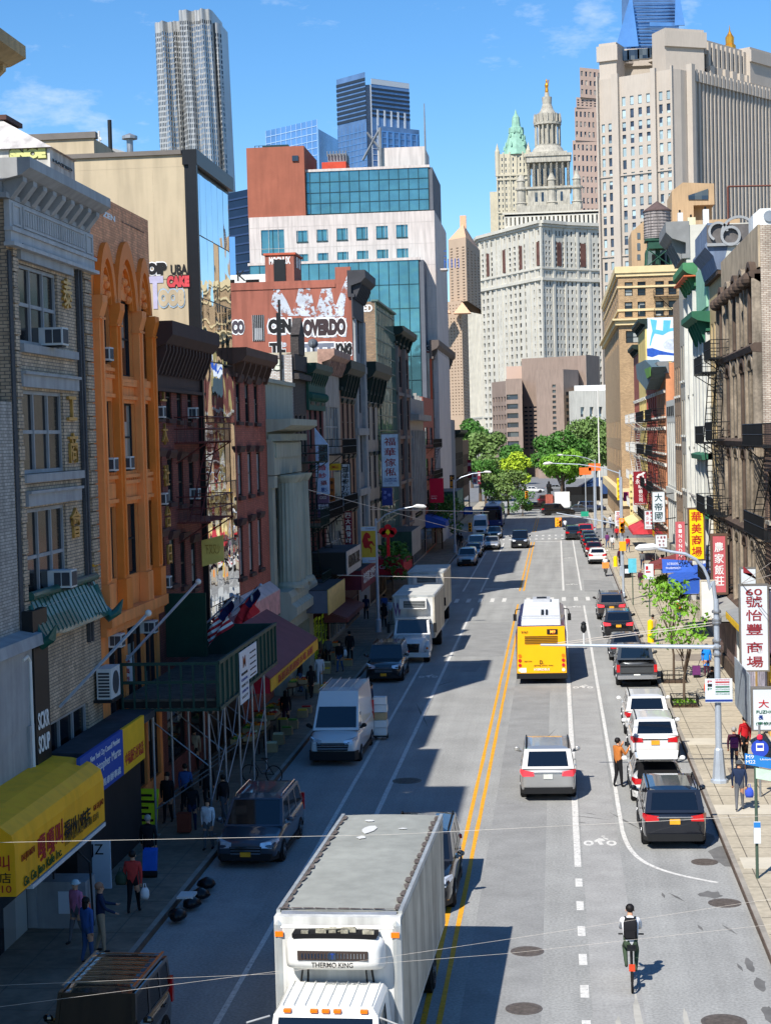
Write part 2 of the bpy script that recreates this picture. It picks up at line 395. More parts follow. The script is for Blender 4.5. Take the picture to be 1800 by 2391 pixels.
def strip(x0,x1,ya,yb,w,step=2.):
 g=[];n=max(1,int((yb-ya)/step));e=[rng.normal(0,.006,2)for _ in range(n+1)]
 for i in range(n):
  a,b=i/n,(i+1)/n;xa,xb=x0+(x1-x0)*a,x0+(x1-x0)*b;y0_,y1_=ya+(yb-ya)*a,ya+(yb-ya)*b
  g.append([(xa-w/2+e[i][0],y0_),(xa+w/2+e[i][1],y0_),(xb+w/2+e[i+1][1],y1_),(xb-w/2+e[i+1][0],y1_)])
 return g
for dx in(-.17,.17):
 for a,b in((20,130.5),(141.5,205),(226,262)):sheet('centre_line',strip(-3.03+dx,-2.93+dx,a,b,.13),paint_y)
for a,b in((51.0,128.8),(141.2,207)):sheet('lane_line',strip(.4,.42,a,b,.2 if a<60 else.17),paint_w)
for p in range(12):
 y=49.2-p*2.42;sheet('lane_dash',[[(.3,y-.45),(.5,y-.45),(.5,y+.45),(.3,y+.45)]],paint_w)
sheet('lane_line',strip(1.9,1.87,55.5,128.8,.14)+strip(1.86,1.84,141.2,207,.14),paint_w)
cur=[];P0,P1,P2,P3=[np.array(q)for q in((1.9,55.5),(2.0,51.8),(2.4,50.6),(4.35,49.2))]
bz=lambda t:(1-t)**3*P0+3*t*(1-t)**2*P1+3*t*t*(1-t)*P2+t**3*P3
for i in range(24):
 a,b=bz(i/24),bz((i+1)/24);d=(b-a)/np.linalg.norm(b-a);nn_=np.array([-d[1],d[0]])*.07;cur.append([tuple(a-nn_),tuple(b-nn_),tuple(b+nn_),tuple(a+nn_)])
sheet('lane_line',cur,paint_w)
sheet('lane_line',strip(-7.8,-7.85,20,122,.14)+strip(-7.9,-7.9,142,190,.14),paint_w)
sheet('lane_line',strip(-6.42,-6.42,20,128,.16)+strip(-6.4,-6.35,141,204,.16),paint_w)
for y in(134.,):
 for k in range(15):
  x=-8.9+k*.93
  if abs(x+3)>.35:sheet('crosswalk_stripe',[[(x-.16,y-1.5),(x+.16,y-1.5),(x+.16,y+1.5),(x-.16,y+1.5)]],paint_w,z=.006)
for y,y2 in((211.,2.4),(218.,2.4)):
 for k in range(17):
  x=-8.2+k*.8;sheet('crosswalk_stripe',[[(x-.14,y-1.),(x+.14,y-1.),(x+.14,y+1.),(x-.14,y+1.)]],paint_w,z=.006)
sheet('stop_line',[[(-2.6,126.),(.3,126.),(.3,126.5),(-2.6,126.5)],[(-6.2,143.5),(-3.3,143.5),(-3.3,144.1),(-6.2,144.1)],[(-2.6,205.4),(.3,205.4),(.3,206),(-2.6,206)],[(-6.2,225),(-3.3,225),(-3.3,225.6),(-6.2,225.6)]],paint_w)
def bike_symbol(x,y,s=1.,flip=1):
 q=[]
 def ring(cx,cy,r0,r1,n=18):
  for i in range(n):
   a,b=2*PI*i/n,2*PI*(i+1)/n
   q.append([(x+s*(cx+r1*math.cos(a)),y+s*2.1*(cy+r1*math.sin(a))),(x+s*(cx+r1*math.cos(b)),y+s*2.1*(cy+r1*math.sin(b))),(x+s*(cx+r0*math.cos(b)),y+s*2.1*(cy+r0*math.sin(b))),(x+s*(cx+r0*math.cos(a)),y+s*2.1*(cy+r0*math.sin(a)))])
 ring(-.34,-.1,.075,.155);ring(.34,-.1,.075,.155)
 for pl in([(-.19,.02),(-.02,.2),(.09,.17),(.17,.06),(.05,-.02),(.1,-.2),(-.02,-.2),(-.08,.0),(-.13,-.05)],[(.1,.2),(.2,.12),(.26,.1),(.26,.17),(.12,.26)],[(.07,.29),(.19,.30),(.15,.35),(.05,.34)]):
  q.append([(x+s*a,y+s*2.1*b)for a,b in pl])
 sheet('bike_symbol',q,paint_w,z=.005)
bike_symbol(1.13,54.2,1.05);bike_symbol(1.13,87.5,1.05);bike_symbol(1.13,128,1.);bike_symbol(-7.1,92,1.05);bike_symbol(1.13,147,1.);bike_symbol(1.13,178,1.)
def blob(cx,cy,rx,ry,n=14,a=0):
 return[(cx+rx*(1+rng.uniform(-.25,.25))*math.cos(2*PI*k/n+a),cy+ry*(1+rng.uniform(-.25,.25))*math.sin(2*PI*k/n+a))for k in range(n)]
q=[blob(*gnd(1640,1960),.35,1.1),blob(*gnd(1690,2000),.4,1.3),blob(*gnd(1750,2255),.1,.55),blob(*gnd(1775,2300),.13,.45),blob(*gnd(1795,2370),.13,.6),blob(*gnd(1660,2090),.3,.35)]
for a,b in(((1362,1898),(1395,1904)),((1320,1903),(1430,1916)),((1420,1896),(1500,1940)),((1560,2085),(1600,2107)),((1545,2085),(1552,2098)),((1628,2160),(1642,2175)),((1685,2160),(1722,2184)),((1720,2250),(1735,2270)),((1345,1920),(1372,1923)),((1210,1790),(1300,1700)),((1010,1605),(1060,1590)),((970,1640),(1000,1700)),((1480,1275),(1560,1280)),((1400,1230),(1480,1246))):
 A,B=np.array(gnd(*a)),np.array(gnd(*b));d=(B-A)/np.linalg.norm(B-A);nn_=np.array([-d[1],d[0]])*.05;mid=(A+B)/2
 q.append([tuple(A),tuple(mid-nn_),tuple(B),tuple(mid+nn_)])
sheet('tar_patch',q,tar,z=.003)
tr=mat('asphalt_patch',S(140,140,138),rough=.9,var=.15,scale=.8,fine=(14,.15));trl=mat('asphalt_patch_pale',S(155,154,151),rough=.9,var=.15,scale=.8,fine=(14,.15))
sheet('road_patch',[[(-6.2,100),(-3.3,100),(-3.3,118),(-6.2,118)],[(-5.5,93.5),(-4.6,93.5),(-4.4,97.2),(-5.5,97.2)],[(2.1,140),(4.6,139),(4.6,150),(2.2,151)],[(-2.4,30),(-.6,30),(-.5,120),(-2.3,120)]],tr,z=.002)
sheet('road_patch',[[(-10.6,44),(-8.4,44.2),(-8.4,47.5),(-10.5,47.5)],[(.55,25),(1.7,25),(1.75,128),(.6,128)]],trl,z=.0025)
sheet('worn_track',[blob(1.55,37.0,.09,2.6,20),blob(1.1,36.4,.07,1.6,20),blob(2.6,36.5,.07,2.0,20)],mat('asphalt_worn',S(172,169,160),rough=.9,var=.2),z=.0035)
def manhole(px,py,r,lab):
 x,y=gnd(px,py);g=MB();g.lathe(x,y,[(r,.001),(r,.012),(r-.06,.014),(r-.08,.008),(.001,.008)],28)
 for k in range(-5,6):
  a=math.sqrt(max(0,(r-.1)**2-(k*r/6)**2));g.box(x-a,x+a,y+k*r/6-.02,y+k*r/6+.02,.008,.014)
 single('manhole_cover',lab,'manhole',g,iron,(x,y,0),'manhole covers in the road')
manhole(1231,2223,.42,'round iron manhole cover beside the yellow line in the truck shadow edge')
manhole(1223,2357,.42,'round iron manhole cover at the bottom of the road, nearest the camera in the centre')
manhole(1692,2110,.45,'rusty iron manhole cover near the right kerb behind the cyclist')
manhole(1690,2388,.5,'large rusty manhole cover cut by the bottom edge on the right')
manhole(950,1824,.55,'iron manhole cover in the shade on the white bike lane line')
manhole(1645,2014,.4,'manhole cover half buried in tar behind the black parked SUV')
lime=mat('limestone',S(196,192,180),var=.1,scale=.12,streak=.12);lime2=mat('limestone_warm',S(178,164,146),var=.08,scale=.1,streak=.08)
gran=mat('granite_beige',S(178,168,156),var=.06,scale=.1,streak=.05);pink=mat('limestone_pink',S(190,164,148),var=.06,scale=.1)
brownb=mat('brick_tan_far',S(180,158,136),var=.08,scale=.1);brut=mat('concrete_brown',S(142,124,112),var=.1,scale=.15,streak=.12)
copper=mat('copper_green',S(138,178,158),var=.22,scale=.35);gold=mat('gilding',S(226,160,60),rough=.35,metal=.8,var=.1)
terra=mat('terracotta_cream',S(188,180,158),var=.1,scale=.2,streak=.1)
gA=winmat('glass_court',1.7,3.6,dark=(.03,.04,.06),light=(.45,.58,.62),frac=.68);gB=winmat('glass_municipal',1.2,3.9,light=(.4,.4,.38),frac=.18)
gC=winmat('glass_deco',1.2,3.2,light=(.55,.5,.42),frac=.25);gD=winmat('glass_dark',1.3,3.,light=(.1,.12,.13),frac=.2)
bglass=mat('glass_blue_tower',S(108,136,170),rough=.1,metal=.45,var=.4,scale=.04,spec=.6);bglass2=mat('glass_pale_tower',S(112,158,205),rough=.12,metal=.5,var=.2,scale=.03)
navy=mat('glass_navy',S(24,40,66),rough=.2,var=.2,scale=.1);steelm=mat('stainless',S(172,172,170),rough=.4,metal=.35,var=.1,scale=.05)
white_p=mat('white_paint',S(215,215,212),rough=.5,var=.08);roofm=mat('roof_felt',S(120,116,110),rough=.9,var=.2)
def fpts(Y0,pts):
 p=on('Y',*pts[0],Y0);zt=p[2]
 return[p[:2]]+[on('Z',x,y,zt)[:2]for x,y in pts[1:]],float(zt)
def zat(px,py,p):
 d=ray(px,py);t=math.hypot(*p)/math.hypot(d[0],d[1]);return CAMH+d[2]*t
def closed(P,depth):
 P=[np.array(p)for p in P];return P+[P[-1]*(1+.995*depth/np.linalg.norm(P[-1])),P[0]*(1+.995*depth/np.linalg.norm(P[0]))]
def shell(T,P,z0,zt,mt,specs,glass,depth=30,rec=.4,limit=100,cap=True,name='wall'):
 0
 mb=MB();H=[]
 for i in range(len(P)-1):
  f=Fac(P[i],P[i+1]);sp=specs[i]if i<len(specs)else None
  hs_=[]
  if sp:
   for s_ in(sp if isinstance(sp,list)else[sp]):
    nu,nz_,wf,hf,a,b=s_[:6];u0,u1=(s_[6]*f.L,s_[7]*f.L)if len(s_)>7 else(0,f.L);hs_+=grid(u0,u1,a,b,nu,nz_,wf,hf)
  f.wall(mb,0,f.L,z0,zt,hs_,rec);H.append((f,hs_))
 Q=closed(P,depth)
 if cap:mb.add([(p[0],p[1],zt-.01)for p in Q],[tuple(range(len(Q)))])
 for a,b in((len(P)-1,len(P)),(len(P),len(P)+1),(len(P)+1,0)):mb.quad((*Q[a],z0),(*Q[b],z0),(*Q[b],zt),(*Q[a],zt))
 part(T,name,mb,mt,world=True)
 n=sum(len(h)for _,h in H);
 if n:
  k=0;rest=MB()
  for f,h in H:
   for(a,b,c,e)in h:
    g=MB()if k<limit else rest
    g.quad(f.pt(a,c,-rec+.02),f.pt(b,c,-rec+.02),f.pt(b,e,-rec+.02),f.pt(a,e,-rec+.02))
    if k<limit:part(T,'window',g,glass,world=True)
    k+=1
  if rest.v:part(T,'window',rest,glass,world=True)['kind']='stuff'
 return H
q1=lambda x,y:(1000+x*.48048,y*.48048)
q8=lambda x,y:(300+x*.48048,y*.48048)
qM=lambda x,y:(1000+x*.3003,600+y*.3003)
P,zt=fpts(860,[q1(545,1072),q1(250,1150),q1(172,1232)]);P=P[::-1];P2,_=fpts(860,[q1(545,1072),q1(660,1082),q1(835,1090)]);P=P+P2[1:]
T=thing('civic_building','pale stone high-rise with bent facade and columned tower topped by a gilded statue','building',(P[2][0],P[2][1],0))
zc=zat(*q1(545,1305),P[2]);zb=zat(*q1(545,1345),P[2]);z0=0
mb=MB()
colz0,colz1=zb+1,zc+26
sp=[]
for L,nu in((0,14),(1,13),(2,7),(3,8)):
 sp.append([(nu,20,.42,.55,12,zb-1),(nu,1,.3,.6,zb,zb+4),(nu,5,.42,.6,zb+5,zt-9),(nu,1,.4,.5,zt-8,zt-3)])
H=shell(T,P,0,zt,lime,sp,gB,60,rec=.7)
mb=MB();brz=MB()
for i in range(len(P)-1):
 f=Fac(P[i],P[i+1])
 for z,h,d in((zt-2.5,1.2,1.0),(zt-1.2,1.6,2.2),(zb-1.5,1.3,1.1),(zb+4.2,.8,.8),(14,1.5,1.2),(22,.8,.6)):f.box(mb,-.4,f.L+.4,z,z+h,.02,d)
 n=max(2,int(f.L/6))
 for k in range(n+1):f.box(mb,f.L*k/n-.7,f.L*k/n+.7,16,zt-3,.01,.55)
 if i in(1,2,3):
  for k in range(n):
   if k%3==1:f.box(brz,f.L*(k+.5)/n-1.6,f.L*(k+.5)/n+1.6,zb+6,zt-10,.05,.25)
part(T,'cornice',mb,lime,world=True);part(T,'bay_window',brz,mat('bronze_bay',S(96,66,58),var=.4,scale=.3),world=True)
cx0,cy0=on('Y',*q1(585,900),905)[:2]
zz=lambda y:zat(*q1(585,y),(cx0,cy0));ww=lambda dx:dx*.48048*905/4000
a=MB()
P3=[on('Y',*q1(370,1090),890)[:2],on('Y',*q1(830,1080),890)[:2]]
f=Fac(P3[0],P3[1]);f.wall(a,0,f.L,zt-2,zz(1050),grid(0,f.L,zt,zz(1052),22,1,.4,.6),.5);f.box(a,-1,f.L+1,zz(1052),zz(1045),0,1);a.box(P3[0][0],P3[1][0],890,930,zz(1060),zz(1050))
part(T,'attic',a,lime,world=True)
tw=MB()
def sq(mb,hw,y0,y1):mb.box(cx0-ww(hw),cx0+ww(hw),cy0-ww(hw),cy0+ww(hw),zz(y0),zz(y1))
tw.box(cx0-ww(150),cx0+ww(150),cy0-ww(120),cy0+ww(100),zz(1090),zz(1010));sq(tw,100,1010,925);sq(tw,108,928,918);
sq(tw,78,920,800);sq(tw,104,800,765);sq(tw,110,772,760);sq(tw,90,762,748)
for k in range(8):
 for s_ in(-1,1):
  x=cx0-ww(94)+ww(188)*k/7
  for(px_,py_)in((x,cy0-ww(94)),(cx0+s_*ww(94),cy0-ww(94)+ww(188)*k/7)):tw.lathe(px_,py_,[(ww(7),zz(918)),(ww(6),zz(800))],8)
pr=[(ww(85),zz(750)),(ww(70),zz(722)),(ww(62),zz(712)),(ww(62),zz(706)),(ww(46),zz(705)),(ww(46),zz(612)),(ww(66),zz(608)),(ww(66),zz(596)),(ww(58),zz(594)),(ww(60),zz(556)),(ww(44),zz(552)),(ww(30),zz(530)),(ww(22),zz(505)),(ww(24),zz(470)),(ww(12),zz(468)),(ww(10),zz(448))]
tw.lathe(cx0,cy0,pr,20)
for k in range(16):
 t=2*PI*k/16;tw.lathe(cx0+ww(58)*math.cos(t),cy0+ww(58)*math.sin(t),[(ww(5),zz(706)),(ww(4.5),zz(610))],8)
 tw.lathe(cx0+ww(63)*math.cos(t),cy0+ww(63)*math.sin(t),[(ww(5),zz(596)),(ww(4),zz(575)),(ww(1),zz(550))],6)
limed=mat('limestone_weathered',S(170,165,152),var=.2,scale=.25,streak=.3);part(T,'tower',tw,limed,world=True)
tt=MB()
for(px,yt)in((452,870),(600,830),(722,840)):
 x,y=on('Y',*q1(px,950),895)[:2];r=ww(26)
 tt.lathe(x,y,[(r,zz(1030)),(r*.95,zz(1000)),(r*1.1,zz(996)),(r*.8,zz(990)),(r*.8,zz(935)),(r*1.1,zz(930)),(r*1.1,zz(922)),(r*.7,zz(918)),(r*.7,zz(892)),(r*.85,zz(888)),(r*.35,zz(860)),(.1,zz(yt-8))],12)
part(T,'turret',tt,limed,world=True)
st=MB();st.lathe(cx0,cy0,[(ww(7),zz(450)),(ww(9),zz(440)),(ww(7),zz(425)),(ww(10),zz(412)),(ww(6),zz(402)),(ww(3),zz(398)),(ww(4.5),zz(392)),(ww(3),zz(384)),(.05,zz(380))],10);st.rod((cx0+ww(5),cy0,zz(408)),(cx0+ww(11),cy0,zz(385)),ww(2.4));part(T,'statue',st,gold,world=True)
fm=MB();sq(fm,79,905,815);
wn=MB()
for k in range(5):
 x=cx0-ww(60)+ww(120)*k/4;wn.box(x-ww(5),x+ww(5),cy0-ww(79),cy0-ww(78),zz(905),zz(830));wn.box(x-ww(6),x+ww(6),cy0-ww(100.6),cy0-ww(99),zz(990),zz(945))
part(T,'tower_window',wn,gD,world=True)
cxw,cyw=on('Y',*q1(415,900),1150)[:2];zz2=lambda y:zat(*q1(415,y),(cxw,cyw));w2=lambda d:d*.48048*1150/4000
T=thing('gothic_skyscraper','cream gothic skyscraper with a green copper pyramid roof behind the civic tower','building',(cxw,cyw,0))
P=[(cxw-w2(78),cyw-w2(50)),(cxw+w2(78),cyw-w2(50)),(cxw+w2(78),cyw+w2(60))]
shell(T,P,0,zz2(752),terra,[(9,46,.34,.55,20,zz2(765)),None],gB,w2(100),rec=.6,limit=60)
g=MB()
for k in range(6):
 x=cxw-w2(78)+w2(156)*k/5;g.box(x-w2(3),x+w2(3),cyw-w2(55),cyw-w2(50)-.02,0,zz2(745))
for sx in(-1,1):g.lathe(cxw+sx*w2(74),cyw-w2(46),[(w2(12),zz2(860)),(w2(12),zz2(740)),(w2(8),zz2(730)),(.1,zz2(700))],8)
for(x0,x1,yy)in((-90,-78,930),):g.box(cxw+w2(x0)-w2(25),cxw+w2(x1),cyw-w2(30),cyw+w2(60),0,zz2(yy))
for yy in(880,860,1040):g.box(cxw-w2(82),cxw+w2(82),cyw-w2(56),cyw-w2(50)-.03,zz2(yy),zz2(yy-8))
part(T,'pinnacle',g,terra,world=True)
cr_=MB();cr_.lathe(cxw+w2(17),cyw,[(w2(66),zz2(755)),(w2(60),zz2(735)),(w2(36),zz2(648)),(w2(38),zz2(645)),(w2(36),zz2(620)),(w2(22),zz2(615)),(w2(18),zz2(570)),(w2(8),zz2(555)),(.1,zz2(528))],8)
for k in range(14):
 t=rng.uniform(0,2*PI);h=rng.uniform(0,1);r=w2(62)*(1-h)+w2(38)*h;yy=740-92*h
 cr_.lathe(cxw+w2(17)+r*math.cos(t),cyw-abs(r*math.sin(t)),[(w2(5),zz2(yy)),(w2(4),zz2(yy-12)),(.1,zz2(yy-24))],5)
part(T,'copper_roof',cr_,copper,world=True)
T=None
P,zt=fpts(1250,[q1(735,340),q1(822,318)])
T=thing('residential_tower','slim pinkish stone tower rising behind the courthouse','building',(P[0][0],P[0][1],0))
for(xa,xb,ya,yb_)in((735,880,325,470),(718,880,470,520),(710,890,520,680),(700,900,680,1100)):
 A=on('Y',*q1(xa,ya),1250)[:2];B=on('Y',*q1(xb,ya),1265)[:2];za=zat(*q1(xa,ya),A);zb_=zat(*q1(xa,yb_),A)if yb_<1000 else 0
 n=max(3,int((za-zb_)/7.6));shell(T,[A,B],zb_,za,pink,[(int((xb-xa)/20),n,.5,.55,zb_+1,za-1)],gC,30,limit=30)
P,zt=fpts(560,[q1(1225,335),q1(1190,332),q1(822,388)]);P=P[::-1];P2,_=fpts(560,[q1(1225,335),q1(1270,345),q1(1700,455)]);P=P+P2[1:]
T=thing('courthouse','huge beige granite courthouse with ribbed right side and curved crown','building',(P[2][0],P[2][1],0))
nf=24
sp=[[(2,nf,.46,.72,24,zt-14,.02,.2),(4,nf,.44,.72,24,zt-6,.29,.72),(2,nf,.46,.72,24,zt-6,.78,.98)],None,None,[(24,27,.42,.7,20,zt-5)]]
shell(T,P,0,zt,gran,sp,gA,60,rec=.4)
f=Fac(P[3],P[4]);g=MB()
for k in range(25):f.box(g,f.L*k/24-.42,f.L*k/24+.42,20,zt-2,.01,.7);f.box(g,f.L*k/24-.8,f.L*k/24+.8,zt-3,zt+.8,.01,1.2)
f.box(g,-2,0,0,zt+2,.01,2)
f0=Fac(P[0],P[1]);
for a,b in((0,.02),(.2,.29),(.72,.78),(.98,1.)):f0.box(g,f0.L*a,f0.L*b,0,zt+1,.01,1.3)
for z in(20,44,70,96):f.box(g,0,f.L,z,z+.7,.02,1.6)if z==20 else f0.box(g,0,f0.L,z,z+.5,.03,.4)
part(T,'rib',g,gran,world=True)
cr_=MB();s_=lambda x,y,Y:(on('Y',*q1(x,y),Y))
def crown(xa,ya,xb,yb,Y0,dep,ylow):
 A=s_(xa,ya,Y0);B=s_(xb,yb,Y0+dep);zl=zat(*q1(xa,ylow),A[:2]);f=Fac(A[:2],B[:2])
 f.prof(cr_,0,f.L,[(0,zl),(0,A[2]),(-9,A[2]),(-9,zl)]);f.box(cr_,-.6,f.L+.6,A[2]-6,A[2]-1,.02,.9);return f,A[2]
crown(828,212,912,208,578,-2,400);crown(1150,132,1338,160,570,6,345);
fR=Fac(P[3],P[4])
def crownR(xa,ya,xb,d,ylow):
 a=fR.pix(*q1(xa,ya),d);b=fR.pix(*q1(xb,ya),d);zl=fR.pix(*q1(xa,ylow),d)[1]
 fR.prof(cr_,a[0],b[0],[(d,zl),(d,a[1]),(d-9,a[1]),(d-9,zl)]);fR.box(cr_,a[0]-.5,b[0]+.5,a[1]-5,a[1]-1,d+.02,d+.8)
crownR(1338,188,1575,-6,330);crownR(1562,225,1760,-3,400)
fc,ztc=crown(910,238,1150,228,592,0,390)
pts=[]
for k in range(9):
 t=k/8;x=912+238*t;y=240+14*math.sin(PI*t*.9)-30*t*t;pts.append(s_(x,y,584+8*math.sin(PI*t)))
for a,b in zip(pts[:-1],pts[1:]):
 cr_.hexa([(a[0],a[1],a[2]-4),(b[0],b[1],b[2]-4),(b[0],b[1]+5,b[2]-4),(a[0],a[1]+5,a[2]-4)],[(a[0],a[1],a[2]),(b[0],b[1],b[2]),(b[0],b[1]+5,b[2]),(a[0],a[1]+5,a[2])])
part(T,'crown',cr_,gran,world=True)
g=MB()
for k in range(5):
 a=s_(945+50*k,270-k*5,583.);g.box(a[0]-2.,a[0]+2.,a[1]-.6,a[1]+2,a[2]-1.6,a[2]+1.7)
a=fR.pix(*q1(1348,205),-5.9);b=fR.pix(*q1(1560,205),-5.9);f=Fac(fR.pt(a[0],0,-5.9)[:2],fR.pt(b[0],0,-5.9)[:2]);A=(0,0,a[1])
f.box(g,0,f.L,A[2]-13,A[2]-.5,.05,.5)
part(T,'crown_window',g,gD,world=True)
g=MB()
for k in range(11):f.box(g,f.L*k/10-.7,f.L*k/10+.7,A[2]-13,A[2],.4,1.4)
for k in range(7):f.box(g,f.L*k/6-1.3,f.L*k/6+1.3,A[2]-17,A[2]-8,1.2,2.4)
part(T,'crown_pier',g,gran,world=True)
A=s_(1465,220,640);single('gilded_cupola','small gilded cupola peeping over the courthouse roof','cupola',MB().lathe(A[0],A[1],[(2.2,A[2]-6),(2.2,A[2]),(1.5,A[2]+.6),(1.6,A[2]+3),(.9,A[2]+4),(.3,A[2]+5.2),(.02,A[2]+7.5)],10),gold,(A[0],A[1],A[2]-6))
A=on('Y',*q1(932,225),1400);B=on('Y',*q1(968,225),1385);Cc=on('Y',*q1(1222,225),1395);At=on('Y',*q1(938,-60),1400);Bt=on('Y',*q1(988,-60),1390);Ct=on('Y',*q1(1210,-60),1396)
T=thing('glass_skyscraper','tall tapering blue glass skyscraper cut by the top edge of the photo','building',(B[0],B[1],0))
g=MB();g.hexa([(A[0],A[1],0),(B[0]-6,B[1],0),(Cc[0]+6,Cc[1],0),(Cc[0],1460,0)],[At,Bt,Ct,(Ct[0],1460,Ct[2])]);part(T,'curtain_wall',g,bglass,world=True)
g=MB()
for(x0,y0,x1,y1,wd)in((966,225,984,-10,9),(1222,120,1208,-60,4)):
 a=on('Y',*q1(x0,y0),1383);b=on('Y',*q1(x1,y1),1383);g.hexa([(a[0]-wd,a[1],a[2]),(a[0]+wd,a[1],a[2]),(a[0]+wd,a[1]+2,a[2]),(a[0]-wd,a[1]+2,a[2])],[(b[0]-1,b[1],b[2]),(b[0]+1,b[1],b[2]),(b[0]+1,b[1]+2,b[2]),(b[0]-1,b[1]+2,b[2])])
part(T,'corner_fin',g,bglass2,world=True)
g=MB();a=on('Y',*q1(1075,105),1383);b=on('Y',*q1(1205,100),1388)
g.hexa([(a[0],a[1],a[2]-3),(b[0],b[1],a[2]-3),(b[0],b[1]+1,a[2]-3),(a[0],a[1]+1,a[2]-3)],[(a[0],a[1],a[2]),(b[0],b[1],a[2]),(b[0],b[1]+1,a[2]),(a[0],a[1]+1,a[2])])
for k in range(14):
 z=zat(*q1(1000,215-17*k),B[:2]);
 if k!=6:g.hexa([(B[0]+2,1385.2,z),(Cc[0]-2,1392,z),(Cc[0]-2,1393,z),(B[0]+2,1386,z)],[(B[0]+2,1385.2,z+.5),(Cc[0]-2,1392,z+.5),(Cc[0]-2,1393,z+.5),(B[0]+2,1386,z+.5)])
part(T,'floor_band',g,bglass2,world=True)
P=[on('Y',*q1(100,1300),640)[:2],on('Y',*q1(185,1300),632)[:2],on('Y',*q1(252,1300),680)[:2]]
zt=zat(*q1(185,1150),P[1]);zl=zat(*qM(280,340),P[1])
T=thing('art_deco_tower','slender tan brick tower with a hipped roof left of the civic building','building',(P[1][0],P[1][1],0))
shell(T,P,zl,zt,brownb,[(3,19,.4,.36,zl,zt-3),(4,19,.34,.36,zl,zt-3)],gC,25,limit=50)
Pm=[on('Y',*qM(112,600),636)[:2],on('Y',*qM(262,600),628)[:2],on('Y',*qM(310,600),660)[:2]];zm=zl
shell(T,Pm,0,zm,brownb,[(6,36,.4,.36,20,zm-1),(3,36,.4,.42,20,zm-1)],gC,28,limit=50)
Pm=[on('Y',*qM(97,600),634)[:2],on('Y',*qM(262,600),624)[:2]];zm2=zat(*qM(150,455),Pm[0]);shell(T,Pm,0,zm2,brownb,[(7,32,.4,.36,20,zm2-1)],gC,20,limit=10)
g=MB();c=[(P[0][0],P[0][1]),(P[1][0],P[1][1]),(P[2][0],P[2][1]),(P[0][0]+2,P[0][1]+45)];mx_=np.mean(c,0);zp=zat(*q1(182,1085),mx_)
g.add([(x,y,zt)for x,y in c]+[(mx_[0],mx_[1],zp)],[(0,1,4),(1,2,4),(2,3,4),(3,0,4)]);g.box(mx_[0]-1.2,mx_[0]+1.2,mx_[1]-1,mx_[1]+1,zp-2,zp+3)
for px in(110,265):
 a=on('Y',*qM(px,440),622);g.lathe(a[0],a[1],[(4.4,a[2]),(.05,a[2]+4.2)],4,ang=PI/4)
part(T,'hipped_roof',g,mat('roof_salmon',S(214,170,136),var=.1),world=True)
T=thing('concrete_block','brown concrete block with slit windows beyond the trees','building',(on('Y',*qM(850,1500),500)[0],500,0))
def slab_(xa,xb,yt,Ya,Yb,spec,dep=30,mt=brut,gl=gD,yl=None):
 A=on('Y',*qM(xa,yt),Ya)[:2];B=on('Y',*qM(xb,yt),Yb)[:2];z=zat(*qM(xa,yt),A);return shell(T,[A,B],0,z,mt,spec(z)if spec else[],gl,dep,limit=40),z
slab_(724,1225,790,515,505,lambda z:[[(3,11,.72,.42,8,z-14,.01,.24)]]);slab_(1225,1330,757,520,535,lambda z:[[(2,1,.3,.5,z-18,z-12)]],mt=brut)
slab_(835,1048,878,495,493,lambda z:[[(1,10,.42,.55,12,z-4,.5,.8)]],10);slab_(1048,1165,872,493,502,lambda z:[[(2,6,.4,.6,14,z-6)]],8)
slab_(492,600,975,520,508,lambda z:[[(5,7,.62,.55,6,z-4)]]);slab_(600,726,948,508,506,lambda z:[[(1,7,.9,.55,6,z-4,.0,.78)]])
A=on('Y',*qM(605,850),540);B=on('Y',*qM(725,850),540);g=MB();g.box(A[0],B[0],540,560,0,A[2]);part(T,'plant_room',g,pink,world=True)
A=on('Y',*qM(1092,1045),487)[:2];A1=on('Y',*qM(1122,1040),482)[:2];B=on('Y',*qM(1408,1040),487)[:2];z=zat(*qM(1130,1040),A1)
T=thing('stone_annex','low pale grey stone block with three tall window strips behind the right trees','building',(A1[0],A1[1],0))
shell(T,[A,A1,B],0,z,lime,[None,[(3,1,.42,.7,zat(*qM(1130,1260),A1),z-4,.13,.87),(3,1,.42,.7,4,zat(*qM(1130,1275),A1),.13,.87)]],gA,30,rec=.8)
g=MB();a=on('Y',*qM(1135,1000),490);b=on('Y',*qM(1400,995),490);g.box(a[0],b[0],490,505,z-1,a[2]);part(T,'penthouse',g,white_p,world=True)
T=thing('concrete_tower','tan concrete block with a wedge-shaped opening behind the water tank','building',(on('Y',*q1(1290,1000),330)[0],330,0))
tanc=mat('concrete_tan',S(178,150,116),var=.1,scale=.2,streak=.1)
g=MB()
a=on('Y',*q1(1183,925),330);b=on('Y',*q1(1236,885),330);c=on('Y',*q1(1388,890),330);d=on('Y',*q1(1390,992),330);e=on('Y',*q1(1236,995),330)
g.extr([(a[0],330,0),(a[0],330,a[2]),(b[0],330,b[2]),(c[0],330,c[2]),(d[0],330,d[2]),(e[0]+2,330,d[2]),(e[0]+2,330,0)],(0,14,0))
x0,x1=on('Y',*q1(1255,1000),332)[0],on('Y',*q1(1380,1000),332)[0];g.box(x0,x1,333,344,0,d[2]-.01)
x0,x1=on('Y',*q1(985,1100),300)[0],on('Y',*q1(1055,1100),300)[0];za=on('Y',*q1(985,1125),300)[2];g.extr([(x0,300,0),(x0,300,za),(x1,300,za+2),(x1,300,0)],(0,12,0))
x0,x1=on('Y',*q1(1055,1100),320)[0],on('Y',*q1(1520,1100),320)[0];g.box(x0,x1,322,332,0,on('Y',*q1(1400,1065),322)[2])
part(T,'wall',g,tanc,world=True)
